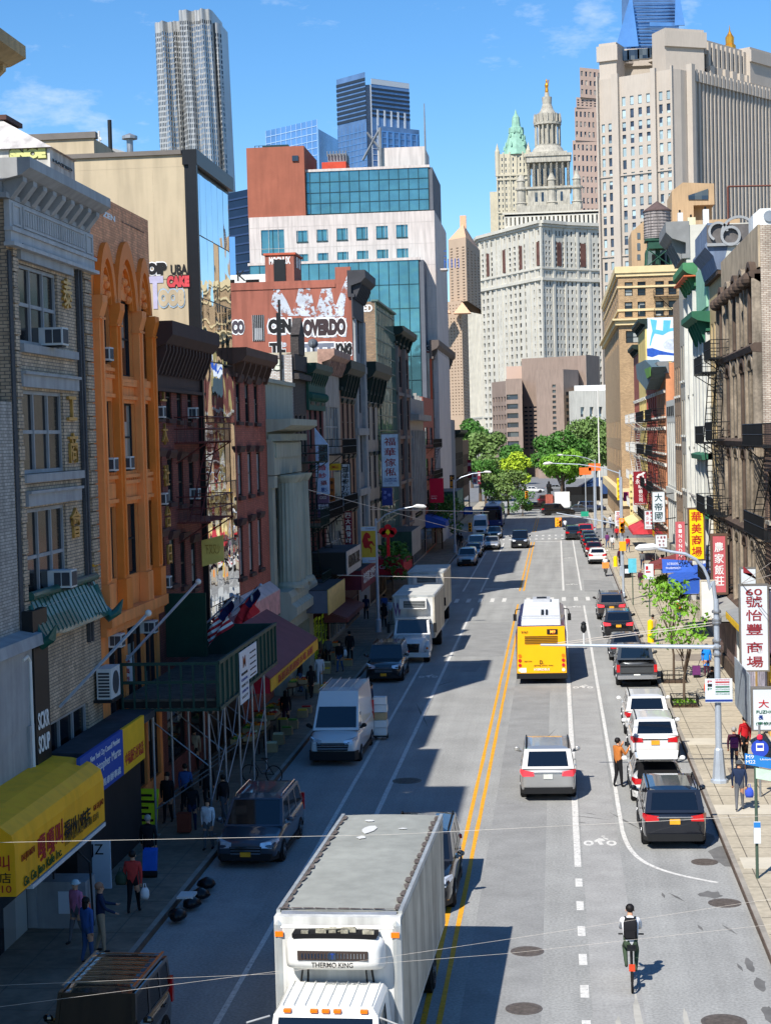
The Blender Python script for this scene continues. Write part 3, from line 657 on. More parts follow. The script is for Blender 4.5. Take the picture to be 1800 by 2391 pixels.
g=MB();p=[on('Y',*q1(*k),329.8)for k in((1263,948),(1360,915),(1360,968),(1263,968))];g.add(p,[(0,1,2,3)])
for(xx,y0,y1)in((1022,1130,1160),(1022,1180,1215),(1022,1235,1262)):a=on('Y',*q1(xx-8,y0),299.9);b=on('Y',*q1(xx+8,y1),299.9);g.quad((a[0],a[1],a[2]),(b[0],a[1],a[2]),(b[0],a[1],b[2]),(a[0],a[1],b[2]))
part(T,'opening',g,gD,world=True)
T=None;Yg=1076.
cxg=on('Y',*q8(300,400),Yg)[0];T=thing('wavy_tower','tall rippling stainless steel apartment tower on the left skyline','building',(cxg,Yg,0))
wg=lambda d:d*.48048*Yg/4000;zg=lambda y:on('Y',*q8(300,y),Yg)[2]
def wavy(x0,x1,yt,dep,ph,yo):
 za=zg(yt);nx=int((x1-x0)/4.2);nzv=84;g=MB();gw=MB();X0,X1=cxg+wg(x0-300),cxg+wg(x1-300);rows=[]
 for j in range(nzv+1):
  z=za*j/nzv;row=[]
  for i in range(nx+1):
   t=i/nx;x=X0+(X1-X0)*t+(-.02*(z-zg(400)));amp=2.1
   dpt=amp*math.sin(t*(x1-x0)*.075+ph+.9*math.sin(z*.021+ph+t*3))+1.2*math.sin(t*(x1-x0)*.17+z*.03)
   edge=min(t,1-t)*nx;rnd=4*max(0,1-edge/3.)**2
   row.append((x,Yg+yo+dpt+rnd,z))
  rows.append(row)
 for j in range(nzv):
  for i in range(nx):
   a,b,c,d=rows[j][i],rows[j][i+1],rows[j+1][i+1],rows[j+1][i]
   if i%2==0 and j<nzv-2:
    lo=[tuple(np.array(a)*.68+np.array(d)*.32),tuple(np.array(b)*.68+np.array(c)*.32)];g.quad(a,b,lo[1],lo[0])
    gw.quad((lo[0][0],lo[0][1]+.8,lo[0][2]),(lo[1][0],lo[1][1]+.8,lo[1][2]),(c[0],c[1]+.8,c[2]),(d[0],d[1]+.8,d[2]))
    g.quad(d,(d[0],d[1]+.8,d[2]),(c[0],c[1]+.8,c[2]),c);g.quad(lo[0],lo[1],(lo[1][0],lo[1][1]+.8,lo[1][2]),(lo[0][0],lo[0][1]+.8,lo[0][2]))
   else:g.quad(a,b,c,d)
 for i in range(nx):a,b=rows[-1][i],rows[-1][i+1];g.quad(a,b,(b[0],Yg+dep,b[2]),(a[0],Yg+dep,a[2]))
 for s_ in(0,-1):
  for j in range(nzv):a,b=rows[j][s_],rows[j+1][s_];g.quad(a,b,(b[0],Yg+dep,b[2]),(a[0],Yg+dep,a[2]))
 part(T,'steel_skin',g,steelm,world=True);part(T,'window',gw,winmat('glass_wavy',2.,3.2,light=(.5,.53,.55),frac=.3),world=True)['kind']='stuff'
wavy(122,228,88,30,.3,4);wavy(205,275,82,30,2.1,9);wavy(255,425,52,34,1.2,-3);wavy(415,456,108,30,.6,3)
Yb=1250.;T=thing('blue_glass_tower','dark blue glass office tower with two slabs and louvred top','building',(on('Y',*q8(1170,500),Yb)[0],Yb,0))
lou=mat('louvre_dark',S(40,52,66),rough=.5,var=.1)
def bl(xa,xb,ya,yb,Ya,Yb_,mt,nm,ylow=None,dep=25):
 A=on('Y',*q8(xa,ya),Ya);B=on('Y',*q8(xb,ya),Yb_);zt=A[2];f=Fac(A[:2],B[:2]);g=MB();Q=closed([A[:2],B[:2]],dep);g.prism(Q,0 if ylow is None else zat(*q8(xa,ylow),A[:2]),zt);part(T,nm,g,mt,world=True);return f,zt
f,zt=bl(1010,1150,385,0,1262,1240,bglass,'curtain_wall')
g=MB()
for k in range(9):f.box(g,0,f.L,zt-6-k*3.4,zt-4-k*3.4,.02,.4)
part(T,'louvre',g,lou,world=True)
g=MB()
for k in range(36):f.box(g,0,f.L,zt-42-k*4.2,zt-41.6-k*4.2,.02,.3)
for k in range(8):f.box(g,f.L*k/7-.2,f.L*k/7+.2,zt-190,zt-36,.02,.25)
part(T,'mullion',g,bglass2,world=True)
f,zt=bl(1178,1362,378,0,1238,1262,bglass,'curtain_wall')
g=MB()
for k in range(7):f.box(g,0,f.L,zt-8-k*3.2,zt-6.4-k*3.2,.02,.4)
part(T,'louvre',g,lou,world=True)
g=MB()
for k in range(5):f.box(g,f.L*(k+.8)/5.6-.7,f.L*(k+.8)/5.6+.7,zt-100,zt-22,.05,.8)
f.box(g,0,f.L,zt-4,zt-.2,.02,.3)
for k in range(36):f.box(g,0,f.L,zt-42-k*4.2,zt-41.6-k*4.2,.02,.3)
part(T,'mullion',g,mat('tower_mullion',S(170,180,190),var=.05),world=True)
bl(1150,1180,410,0,1246,1246,mat('tower_core',S(150,160,172),var=.1),'core')
f,zt=bl(1210,1412,608,0,1225,1250,bglass,'curtain_wall')
g=MB()
for k in range(7):f.box(g,f.L*(k+.5)/7-.7,f.L*(k+.5)/7+.7,0,zt-4,.05,.8)
for k in range(16):f.box(g,0,f.L,zt-4-k*4.4,zt-3.4-k*4.4,.04,.35)
part(T,'mullion',g,bglass2,world=True)
T=thing('pale_glass_tower','pale blue glass slab tower left of the dark blue tower','building',(on('Y',*q8(900,700),1010)[0],1010,0))
f,zt=bl(668,918,634,0,1030,1000,bglass2,'curtain_wall');g=MB()
for k in range(16):f.box(g,0,f.L,zt-4-k*4.2,zt-3.6-k*4.2,.02,.25)
for k in range(11):f.box(g,f.L*k/10-.15,f.L*k/10+.15,0,zt,.02,.3)
part(T,'mullion',g,mat('mullion_pale',S(150,180,214),var=.05),world=True)
bl(922,1016,624,0,1000,1040,bglass,'side_wall')
T=thing('navy_tower','dark navy office block between the mirrored building and the white hotel','building',(on('Y',*q8(540,1000),620)[0],620,0))
f,zt=bl(484,600,938,0,622,612,navy,'curtain_wall');g=MB()
for k in range(30):f.box(g,0,f.L,zt-3-k*3.3,zt-2.4-k*3.3,.02,.3)
part(T,'spandrel',g,mat('spandrel_navy',S(44,62,96),rough=.3,var=.1),world=True)
T=thing('small_glass_block','small pale glass block low between the navy tower and the mirrored building','building',(on('Y',*q8(500,1200),560)[0],560,0));bl(486,517,1150,0,560,560,bglass2,'curtain_wall')
Yh=205.;zc=MB()
T=thing('white_hotel','white stone hotel with green mirrored glass bands and brick stair tower','building',(on('Y',*q8(1000,1200),Yh)[0],Yh,0))
hot=mat('hotel_stone',S(196,186,180),var=.08,scale=.25,streak=.16);gg=mat('glass_green_mirror',S(92,140,148),rough=.05,metal=.6,var=.22,scale=.3,wave=(.7,.025));rbr=mat('brick_hotel',S(150,88,68),var=.12,scale=.4,streak=.08);mul_=mat('mullion_dark_green',S(36,62,66),rough=.4)
ff=lambda Y,xa,xb:Fac((on('Y',*q8(xa,1000),Y)[0],Y),(on('Y',*q8(xb,1000),Y)[0],Y))
zq=lambda x,y,Y:on('Y',*q8(x,y),Y)[2]
f=ff(205,583,1484);zt=zq(1000,1040,205);px=lambda x:f.pix(*q8(x,1100))[0]
hs_=[(px(643),px(755),zq(700,1230,205),zq(700,1115,205))]+[(px(815+97*k),px(871+97*k),zq(1000,1167-k,205),zq(1000,1113-2*k,205))for k in range(6)]+[(px(815+97*k),px(871+97*k),zq(1000,1320,205),zq(1000,1228-2*k,205))for k in range(6)]
g=MB();f.wall(g,0,f.L,0,zt,hs_,.25);X1=f.p0[0]+f.L
e=on('Y',*q8(1506,1050),211)[0];g.box(f.p0[0],X1-.01,205.4,228,0,zt-.02)
gm=MB()
for z in[zt-1.3-2.55*k for k in range(12)]:f.box(gm,0,f.L,z,z+.04,.003,.012)
for k in range(20):f.box(gm,f.L*k/19.-.02,f.L*k/19.+.02,0,zt,.003,.01)
part(T,'wall',g,hot,world=True);part(T,'stone_joint',gm,mat('hotel_joint',S(178,170,164)),world=True)
for h in hs_:
 w_=MB();a,b,c,d=h;w_.quad(f.pt(a,c,-.2),f.pt(b,c,-.2),f.pt(b,d,-.2),f.pt(a,d,-.2));o=part(T,'window',w_,gg,world=True)
 w_=MB();f.box(w_,a,b,c-.12,c,-.2,.1);f.box(w_,(a+b)/2-.04,(a+b)/2+.04,c,d,-.19,-.12);part(o,'frame',w_,mul_,world=True)
s_=MB();fs=Fac((X1+.02,205),(on('Y',*q8(1506,1050),228)[0]if False else X1+.02,226));fs.box(s_,0.01,21,0,zt,0,.01);part(T,'side_wall',s_,hot,world=True)
def gband(Y,xa,xb,ya,yb,dep,nv,nh,side):
 f=ff(Y,xa,xb);z1=zq(1000,ya,Y);z0=zq(1000,yb,Y)if yb else 0;g=MB();x0=f.p0[0];x1=x0+f.L;g.box(x0,x1,Y,Y+dep,z0,z1);part(T,'glass_band',g,gg,world=True)
 m_=MB()
 for k in range(nv+1):u=f.L*k/nv;f.box(m_,u-.04,u+.04,z0,z1,.01,.07)
 for k in range(nh+1):z=z0+(z1-z0)*k/nh;f.box(m_,0,f.L,z-.04,z+.04,.012,.06)
 part(T,'mullion',m_,mul_,world=True);m_=MB();f.box(m_,-.2,f.L+.2,z1,z1+.3,-.4,.15);part(T,'coping',m_,hot,world=True)
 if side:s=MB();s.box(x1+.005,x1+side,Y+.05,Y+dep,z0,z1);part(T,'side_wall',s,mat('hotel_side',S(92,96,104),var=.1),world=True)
gband(206.5,648,1460,830,1036,15,17,4,.5);gband(201,580,1402,1276,0,4,17,12,.6)
g=MB();f=ff(207,590,868);g.box(f.p0[0],f.p0[0]+f.L,205.6,217,zt,zq(700,722,207));part(T,'stair_tower',g,rbr,world=True)
g=MB();a=on('Y',*q8(795,755),205.5);b=on('Y',*q8(825,780),205.5);g.box(a[0],b[0],205.4,205.7,b[2],a[2]);part(T,'vent',g,gD,world=True)
g=MB();z1=zq(1000,825,206.5)
for(xa,xb,ya,Y,mt_)in((1218,1445,718,210,None),):
 f=ff(Y,xa,xb);g.box(f.p0[0],f.p0[0]+f.L,Y,Y+8,z1,zq(xa,ya,Y))
part(T,'penthouse',g,hot,world=True)
g=MB();f=ff(212,945,1062);g.box(f.p0[0],f.p0[0]+f.L,212,216,z1,zq(1000,785,212));part(T,'red_plant_room',g,mat('red_paint_wall',S(196,72,50),var=.15),world=True)
g=MB();f=ff(213,975,1065);g.box(f.p0[0],f.p0[0]+f.L,213,216,zq(1000,785,213),zq(1000,745,213));a=on('Y',*q8(1443,760),209.5)[0];g.lathe(a,209.5,[(.12,z1),(.1,zq(1443,640,209.5)),(.05,zq(1443,500,209.5))],8)
a=on('Y',*q8(1185,760),209.5)[0];g.lathe(a+1,209.5,[(.2,z1),(.2,zq(1190,620,209.5))],8);g.rod((a+1,209.5,zq(1190,625,209.5)),(a-1.2,209.5,z1+1.5),.15);g.rod((a+.8,209.5,z1+3),(a-.6,209.5,zq(1190,640,209.5)),.12)
for k in range(7):f.box(g,f.L*k/6-.05,f.L*k/6+.05,zq(1000,760,213),zq(1000,735,213),.3,.5)
part(T,'roof_plant',g,mat('plant_grey',S(120,124,128),var=.2),world=True)
g=MB();f=ff(207,620,780);
for k in range(9):f.box(g,f.L*k/8-.04,f.L*k/8+.04,zq(700,722,207),zq(700,700,207),-.5,-.42)
f.box(g,0,f.L,zq(700,702,207),zq(700,700,207),-.5,-.42);f.box(g,f.L*.2,f.L*1.,zq(700,715,207),zq(700,698,207),-2,-1);part(T,'roof_railing',g,mul_,world=True)
a=on('Y',*q8(1506,1258),206);b=on('Y',*q8(1548,1310),206);g=MB();g.box(X1+.5,b[0],206,208,b[2],b[2]+.2);part(T,'balcony',g,hot,world=True);g=MB()
for k in range(5):g.box(X1+1.0+k*.42,X1+1.1+k*.42,206,206.1,b[2]+.2,a[2])
for z in(.9,1.6,2.2):g.box(X1+1.0,b[0],206.02,206.08,b[2]+z,b[2]+z+.1)
part(T,'railing',g,mat('railing_blue',S(40,90,170)),world=True)
qq=lambda ox,oy,s_:(lambda x,y:(ox+x*s_,oy+y*s_))
qa,qb,qc,qd,qe,qf,qg,qh,qi,qj=qq(0,250,.36036),qq(0,850,.36036),qq(0,1400,.42042),qq(0,1900,.42042),qq(500,550,.36036),qq(550,900,.36036),qq(500,780,.18083),qq(750,650,.22602),qq(600,1100,.24024),qq(0,1150,.15825)
q7=qq(450,1400,.36036)
FL=Fac((XL,0),(XL,400))
FRt=Fac((XR,0),(XR,400))
def rc(F,q,*r,d=0.):return F.rect(*q(r[0],r[1]),*q(r[2],r[3]),d=d)
def wr(F,q,x0,y0,x1,y1,rec):
 a,z1=F.pix(*q(x0,y0));b,z0=F.pix(*q(x1,y1),-rec);return a,b,z0,z1
glassd=winmat('window_glass',.95,1.25,dark=S(24,28,36),light=S(176,178,172),frac=.2,rough=.04)
glassb=mat('window_blind',S(150,154,158),rough=.25,var=.25,scale=.8,spec=.5)
glassc=mat('window_curtain',S(196,186,150),rough=.4,var=.3,scale=1.2)
blackm=mat('black_metal',S(26,28,30),rough=.5,var=.2);darkm=mat('dark_opening',S(14,14,16),rough=.9,var=.2)
greyp=mat('grey_paint',S(152,154,156),rough=.6,var=.12,scale=1.5,streak=.15);acm=mat('ac_white',S(196,200,200),rough=.5,var=.1);acg=mat('ac_grille',S(60,64,70),rough=.6)
goldl=mat('gold_letter',S(190,150,80),rough=.4,metal=.4,var=.1)
inkk=mat('ink_black',S(22,22,24),rough=.6,var=0);inkr=mat('ink_red',S(178,30,36),rough=.5,var=0);inkw=mat('ink_white',S(232,232,230),rough=.5,var=0);inkb=mat('ink_blue',S(28,58,140),rough=.5,var=0);inkg=mat('ink_green',S(30,104,70),rough=.5,var=0);inkmar=mat('ink_maroon',S(140,44,52),rough=.5,var=0);inko=mat('ink_ochre',S(150,110,20),rough=.5,var=0)
def body(T,F,u0,u1,H,mt,depth=16,z0=0,roof=roofm,par=.5,side=None):
 0
 g=MB();P=F.pt
 for u in(u0+.004,u1-.004):g.quad(P(u,z0,0),P(u,z0,-depth),P(u,H,-depth),P(u,H,0))
 g.quad(P(u0,z0,-depth),P(u1,z0,-depth),P(u1,H,-depth),P(u0,H,-depth));part(T,'side_wall',g,side or mt,world=True)
 g=MB();g.quad(P(u0,H-par,0),P(u1,H-par,0),P(u1,H-par,-depth),P(u0,H-par,-depth));part(T,'roof',g,roof,world=True)
 g=MB();g.quad(P(u0,0,-1.6),P(u1,0,-1.6),P(u1,H-par-.1,-1.6),P(u0,H-par-.1,-1.6));part(T,'interior',g,darkm,world=True)
def cornice(T,F,u0,u1,z,h,pj,mt,n=0,name='cornice',bh=None,bw=.22,frieze=0.,fm=None):
 g=MB();F.prof(g,u0,u1,[(.01,z+h*.42),(pj*.7,z+h*.55),(pj,z+h*.72),(pj,z+h),(-.25,z+h),(-.25,z),(.01,z)])
 F.prof(g,u0,u1,[(.012,z-.02),(pj*.22,z-.02),(pj*.22,z+h*.12),(.012,z+h*.12)])
 if frieze:F.box(g,u0,u1,z-frieze,z-.021,.01,.1);F.box(g,u0,u1,z-frieze-.12,z-frieze,.01,.2)
 o=part(T,name,g,mt,world=True)
 for k in range(n):
  b=MB();u=u0+(u1-u0)*(k+.5)/n;hh=bh or h*.5
  F.prof(b,u-bw/2,u+bw/2,[(.02,z+h*.5-hh),(pj*.25,z+h*.5-hh),(pj*.66,z+h*.42),(pj*.66,z+h*.56),(.02,z+h*.56)]);part(o,'bracket',b,mt,world=True)
 return o
def street_wall(T,F,u0,u1,H,mt,holes,frame_m=None,glass=None,rec=.12,z0=0,rails=1,mull=0,fw=.06,depth=16,side=None,sills=None,lint=None,name='wall',bodyon=True,par=.5):
 g=MB();F.wall(g,u0,u1,z0,H,holes,rec);part(T,name,g,mt,world=True)
 if bodyon:body(T,F,u0,u1,H,mt,depth,z0,side=side,par=par)
 add_windows(T,F,holes,glass or glassd,frame_m or greyp,rec,fw,rails,mull)
 if sills:
  for(a,b,c,e,*_)in holes:
   if c>4:
    s=MB();F.box(s,a-.1,b+.1,c-.16,c,.005,.14);part(T,'sill',s,sills,world=True)
 if lint:
  for(a,b,c,e,*_)in holes:
   if c>4:
    s=MB();F.prof(s,a-.14,b+.14,[(.005,e),(.12,e),(.2,e+.2),(.2,e+.3),(.005,e+.3)]);part(T,'lintel',s,lint,world=True)
def ac_unit(F,u0,u1,z0,z1,lab,d=.45):
 c=F.pt((u0+u1)/2,z0);T=thing('air_conditioner',lab,'air conditioner',c,group='window air conditioners')
 g=MB();F.box(g,u0,u1,z0,z1,-.15,d);part(T,'casing',g,acm,world=True)
 g=MB();F.box(g,u0+.06,u1-.06,z0+.05,z1-.05,d+.002,d+.015)
 for s_ in(u0,u1):
  F.box(g,*((u0-.012,u0-.002)if s_==u0 else(u1+.002,u1+.012)),z0+.06,z1-.06,.05,d*.45);F.box(g,*((u0-.012,u0-.002)if s_==u0 else(u1+.002,u1+.012)),z0+.06,z1-.06,d*.5,d*.92)
 part(T,'grille',g,acg,world=True)
 g=MB();F.box(g,u0+.1,u1-.1,z0-.05,z0-.003,-.1,d*.9);part(T,'bracket',g,blackm,world=True)
def fire_escape(T,F,u0,u1,levels,mt,pj=1.0,rail=.95,ladder=True,step=.16):
 for i,z in enumerate(levels):
  g=MB();F.box(g,u0,u1,z,z+.03,.06,.1)
  k=.1
  while k<pj:F.box(g,u0,u1,z,z+.03,k,k+.035);k+=.09
  for u in(u0,u1-.05,(u0+u1)/2):F.box(g,u,u+.05,z-.06,z,.02,pj)
  for u in(u0+.1,u1-.1):g.rod(F.pt(u,z-.05,pj*.95),F.pt(u,z-.8,.03),.025)
  o=part(T,'fire_escape',g,mt,world=True)
  r=MB();
  for zz_ in(z+.5,z+rail):r.rod(F.pt(u0,zz_,pj),F.pt(u1,zz_,pj),.022);r.rod(F.pt(u0,zz_,.02),F.pt(u0,zz_,pj),.022);r.rod(F.pt(u1,zz_,.02),F.pt(u1,zz_,pj),.022)
  n=max(2,int((u1-u0)/step))
  for k in range(n+1):u=u0+(u1-u0)*k/n;r.rod(F.pt(u,z,pj),F.pt(u,z+rail,pj),.01)
  for k in range(4):r.rod(F.pt(u0,z,pj*k/4+.1),F.pt(u0,z+rail,pj*k/4+.1),.01);r.rod(F.pt(u1,z,pj*k/4+.1),F.pt(u1,z+rail,pj*k/4+.1),.01)
  part(o,'railing',r,mt,world=True)
  if ladder and i<len(levels)-1:
   l=MB();zt=levels[i+1];s0,s1=(u0+.3,u1-.7)if i%2 else(u1-.3,u0+.7)
   for dd in(.35,.75):l.rod(F.pt(s0,z,dd),F.pt(s1,zt,dd),.03)
   for k in range(12):t=k/12;u=s0+(s1-s0)*t;zz_=z+(zt-z)*t;l.rod(F.pt(u,zz_,.35),F.pt(u,zz_,.75),.022)
   part(o,'stair',l,mt,world=True)
def graffiti(T,F,items,d=.012):
 0
 for k,(body_,(x,y),wp_,hp_,mo,mf)in enumerate(items):
  u,z=F.pix(x,y,d);a=F.rect(x-wp_/2,y-hp_/2,x+wp_/2,y+hp_/2,d);W_,H_=a[1]-a[0],a[3]-a[2]
  text(T,'graffiti',body_,F.M((a[0]+a[1])/2,(a[2]+a[3])/2,d),1,mo,offset=.15 if mf else.035,extrude=.002,fit=(W_,H_))
  if mf:text(T,'graffiti',body_,F.M((a[0]+a[1])/2,(a[2]+a[3])/2,d+.014),1,mf,offset=.085,extrude=.002,fit=(W_*.95,H_*.84))
def wall_blob(T,F,pts,mt,d,name='paint_patch'):
 g=MB();g.add([F.pt(*F.pix(*p),d)for p in pts],[tuple(range(len(pts)))]);return part(T,name,g,mt,world=True)
grb=mat('brick_grey_tan',brick=(S(150,138,124),S(100,94,88),.24,.085),var=.14,scale=.5,streak=.2);
yst=mat('stone_tan',S(176,152,112),var=.14,scale=.5,streak=.2)
T=thing('corner_building','tall tan building whose cornice tip shows at the top left corner of the photo','building',(XL,34,0))
street_wall(T,FL,-20,36,20.3,yst,[],depth=14,name='rear_wall');street_wall(T,FL,36,41.8,22.3,yst,[(36.5+k*2.6,37.9+k*2.6,z,z+2.2)for k in range(2)for z in(8,12.5,17)],depth=14)
cornice(T,FL,36,42.2,21.9,1.1,1.35,yst,10)
T=thing('grey_tenement','pale grey brick building at the left edge behind the yellow awning','building',(XL,42,0))
street_wall(T,FL,30,44.25,14.2,mat('brick_pale_grey',brick=(S(168,162,154),S(116,112,108),.24,.085),var=.12,streak=.2),[(32+k*3,33.5+k*3,z,z+2)for k in range(4)for z in(5,9)],depth=14)
g=MB();u0,u1,z0,z1=FL.rect(0,1640,24,1465);FL.prof(g,34,44.6,[(.01,5.6),(.25,5.6),(.3,7.6),(.55,7.7),(.5,8.0),(.01,8.1)]);FL.box(g,43.9,44.6,.2,5.6,.01,.3);FL.box(g,34,43.9,4.4,5.6,.01,.22);part(T,'shopfront_cornice',g,greyp,world=True)
g=MB();FL.box(g,35,43.9,.15,4.4,.02,.06);part(T,'shopfront',g,glassd,world=True)
u0B,u1B=44.25,52.3;T=thing('grey_brick_building','grey brick association building with gold characters and heavy bracketed cornice','building',(XL,48,0))
grey=mat('brick_grey',brick=(S(186,164,138),S(104,98,92),.26,.095),var=.16,scale=.6,streak=.25)
W=[wr(FL,qa,112,1005,352,1570,.15),wr(FL,qb,130,165,392,692,.15),wr(FL,qb,165,945,412,1500,.15)]
HB=20.4
street_wall(T,FL,u0B,u1B,HB,grey,W+[(46.4,50.6,2.6,5.2)],frame_m=greyp,glass=mat('window_dark',S(16,18,22),rough=.12,var=.5,scale=.8,spec=.25),mull=2,rails=1,fw=.1,rec=.15,depth=18)
for(a,b,c,e)in W:
 g=MB();FL.box(g,a-.1,b+1.3,e+.08,e+.42,.01,.14);FL.box(g,a-.1,b+1.3,e+.42,e+.5,.01,.22);part(T,'lintel',g,greyp,world=True);g=MB();FL.box(g,a-.15,b+1.5,c-.25,c-.02,.01,.16);part(T,'sill',g,greyp,world=True)
g=MB()
for k in range(26):
 z=7.6+k*.42
 if z<18.4:FL.box(g,u0B+.3,u0B+.62 if k%2 else u0B+.74,z,z+.38,.01,.09);FL.box(g,u1B-.9 if k%2 else u1B-.75,u1B-.05,z,z+.38,.01,.09)
part(T,'quoin',g,grey,world=True)
g=MB();FL.box(g,u0B+.02,u0B+.3,4,18.2,.01,.05);FL.box(g,u1B-1.3,u1B-1.15,7,18.6,.02,.12);FL.box(g,u1B-1.6,u1B-1.5,7,18.6,.02,.12);part(T,'drainpipe',g,mat('brick_dark_grey',S(70,72,76),var=.15,fine=(20,.3)),world=True)  # dark grey flat strip at near end, two narrow pipes at far end
zt=19.55;cornice(T,FL,u0B-.4,u1B-.3,zt,1.0,.85,greyp,9,bh=.5,bw=.35)
g=MB();FL.box(g,u0B-.1,u1B+.1,zt-.75,zt-.03,.01,.16);FL.box(g,u0B-.15,u1B+.15,zt-.85,zt-.75,.01,.25);FL.box(g,u0B-.1,u1B+.1,zt-1.15,zt-.85,.01,.18);FL.box(g,u0B-.2,u1B+.2,zt-1.25,zt-1.15,.01,.3)
for a,b in((u0B+.1,u0B+.8),(u1B-.8,u1B-.1),(u0B+1,u1B-1)):
 for(p,q_,r_,s_)in((a,b,zt-.16,zt-.1),(a,b,zt-.68,zt-.62),(a,a+.08,zt-.62,zt-.16),(b-.08,b,zt-.62,zt-.16)):FL.box(g,p,q_,r_,s_,.161,.2)
n=26
for k in range(n):u=u0B+1.2+(u1B-u0B-2.4)*k/(n-1);FL.box(g,u-.05,u+.05,zt-.58,zt-.2,.161,.2)
part(T,'frieze',g,mat('cornice_pale_blue',S(176,178,180),var=.1,streak=.15),world=True)
for ch,(x,y)in zip('泰工商會',((422,1225),)+((455,300),(465,560),(480,1045))):
 u,z=FL.pix(*(qa if ch=='泰' else qb)(x,y));text(T,'gold_character',ch,FL.M(u,z,.05),.95,goldl,extrude=.04,offset=.01)
for(r_,q_,lb)in(((280,1435,415,1565),qa,'white air conditioner in the top window of the grey brick building'),((338,1350,400,1435),qb,'white air conditioner in the lowest window of the grey brick building')):
 a,b,c,e=rc(FL,q_,*r_);ac_unit(FL,a,a+.6,c,c+.5,lb,.55)
xp=-15.7;T=thing('rooftop_penthouse','graffitied sloping rooftop penthouse above the grey brick cornice','rooftop structure',(xp,53,HB-1))
fp2=Fac((xp,0),(xp,400));a,zt_=fp2.pix(*qa(322,262));b,_=fp2.pix(*qa(482,345));fp=Fac((xp-12,a),(xp,a))
g=MB();g.box(xp-12,xp,a,b,HB-2,zt_);part(T,'wall',g,mat('white_stucco',S(190,186,176),var=.2,streak=.3),world=True)
g=MB();g.hexa([(xp-12,a-.15,zt_+.01),(xp+.1,a-.15,zt_+.01),(xp+.1,b,zt_+.01),(xp-12,b,zt_+.01)],[(xp-12,a+.8,zt_+1.1),(xp-1.8,a+.8,zt_+1.1),(xp-1.8,b-.5,zt_+1.1),(xp-12,b-.5,zt_+1.1)]);part(T,'sloping_roof',g,mat('roof_tin',S(196,190,186),var=.35,scale=.8,streak=.3),world=True)
g=MB();g.box(xp-12,xp-1.6,a+.7,b-.4,zt_+1.1,zt_+1.25);part(T,'ridge',g,mat('ridge_rust',S(84,58,52),var=.2),world=True)
graffiti(T,fp,[('SNOE',qa(180,300),90,24,mat('spray_ochre',S(96,92,50)),mat('spray_yellow',S(200,200,130)))],d=.02)
graffiti(T,fp2,[('HATED',qa(402,375),50,36,inkw,inkk)],d=.02)
u0C,u1C=52.3,60.2;HC=20.9;org=mat('orange_paint',S(240,146,80),rough=.65,var=.1,scale=.7,streak=.12);orgd=mat('orange_trim',S(230,128,48),rough=.6,var=.1);orgb=mat('orange_brick',brick=(S(226,160,118),S(200,134,92),.24,.085),var=.14,streak=.2)
T=thing('orange_building','tall narrow orange building with three pointed arches','building',(XL,56,0))
W=[]
bays=[[(qa,622,1195,662,1600)],[(qa,730,1225,812,1700)],[(qa,876,1265,912,1760)]]
bx=[]
for(xa,xb,r_)in((640,692,((235,640),(935,1400))),(758,840,((250,692),(915,1362))),(898,938,((255,682),(890,1312)))):
 a,b=wr(FL,qb,xa,300,xb,400,.18)[:2];bx.append((a,b));W+=[(a,b,*rc(FL,qb,xa,r_[0][0],xb,r_[0][1])[2:]),(a,b,*rc(FL,qb,xa+25,r_[1][0],xb+20,r_[1][1])[2:])]
ztop=[rc(FL,qa,622,1195,662,1600)[2:],(rc(FL,qb,740,-60,820,22)[2],rc(FL,qa,730,1230,812,1300)[3]),(rc(FL,qb,886,-40,916,35)[2],rc(FL,qa,876,1265,912,1300)[3])]
for(a,b),z in zip(bx,ztop):W.append((a,b,z[0]-.3,z[1]))
G=[(53.2,55.2,1.2,7.0),(55.6,57.8,1.2,6.9),(58.1,59.8,1.2,6.8)]
street_wall(T,FL,u0C,u1C,HC,org,W+G,frame_m=mat('frame_charcoal',S(40,40,42)),glass=glassd,rec=.18,mull=1,rails=1,depth=18,par=.3,side=orgb)
for k,(a,b)in enumerate(bx):
 for(h0,h1)in((W[2*k][3],ztop[k][0]-.3),(W[2*k+1][3],W[2*k][2])):
  g=MB();FL.box(g,a-.05,b+.05,h0,h1,-.05,.02);
  for z in(h0+.12,h1-.22,h0+(h1-h0)*.62):FL.box(g,a-.1,b+.1,z,z+.12,.021,.14)
  n=9
  for i in range(n):u=a+(b-a)*i/(n-1);FL.box(g,u-.035,u+.035,h0+(h1-h0)*.7,h0+(h1-h0)*.82,.022,.08)
  if k==1:g.hexa([FL.pt(u,z,.022)for u,z in((a+.1,h0+.5),(a+.25,h0+.5),(a+.65,h0+1),(a+.5,h0+1))],[FL.pt(u,z,.08)for u,z in((a+.1,h0+.5),(a+.25,h0+.5),(a+.65,h0+1),(a+.5,h0+1))])
  else:FL.box(g,a+.1,b-.1,h0+.25,h0+.75,.022,.08)
  part(T,'spandrel',g,org,world=True)
ps=[u0C+.45,(bx[0][1]+bx[1][0])/2,(bx[1][1]+bx[2][0])/2,u1C-.42];hw=.28
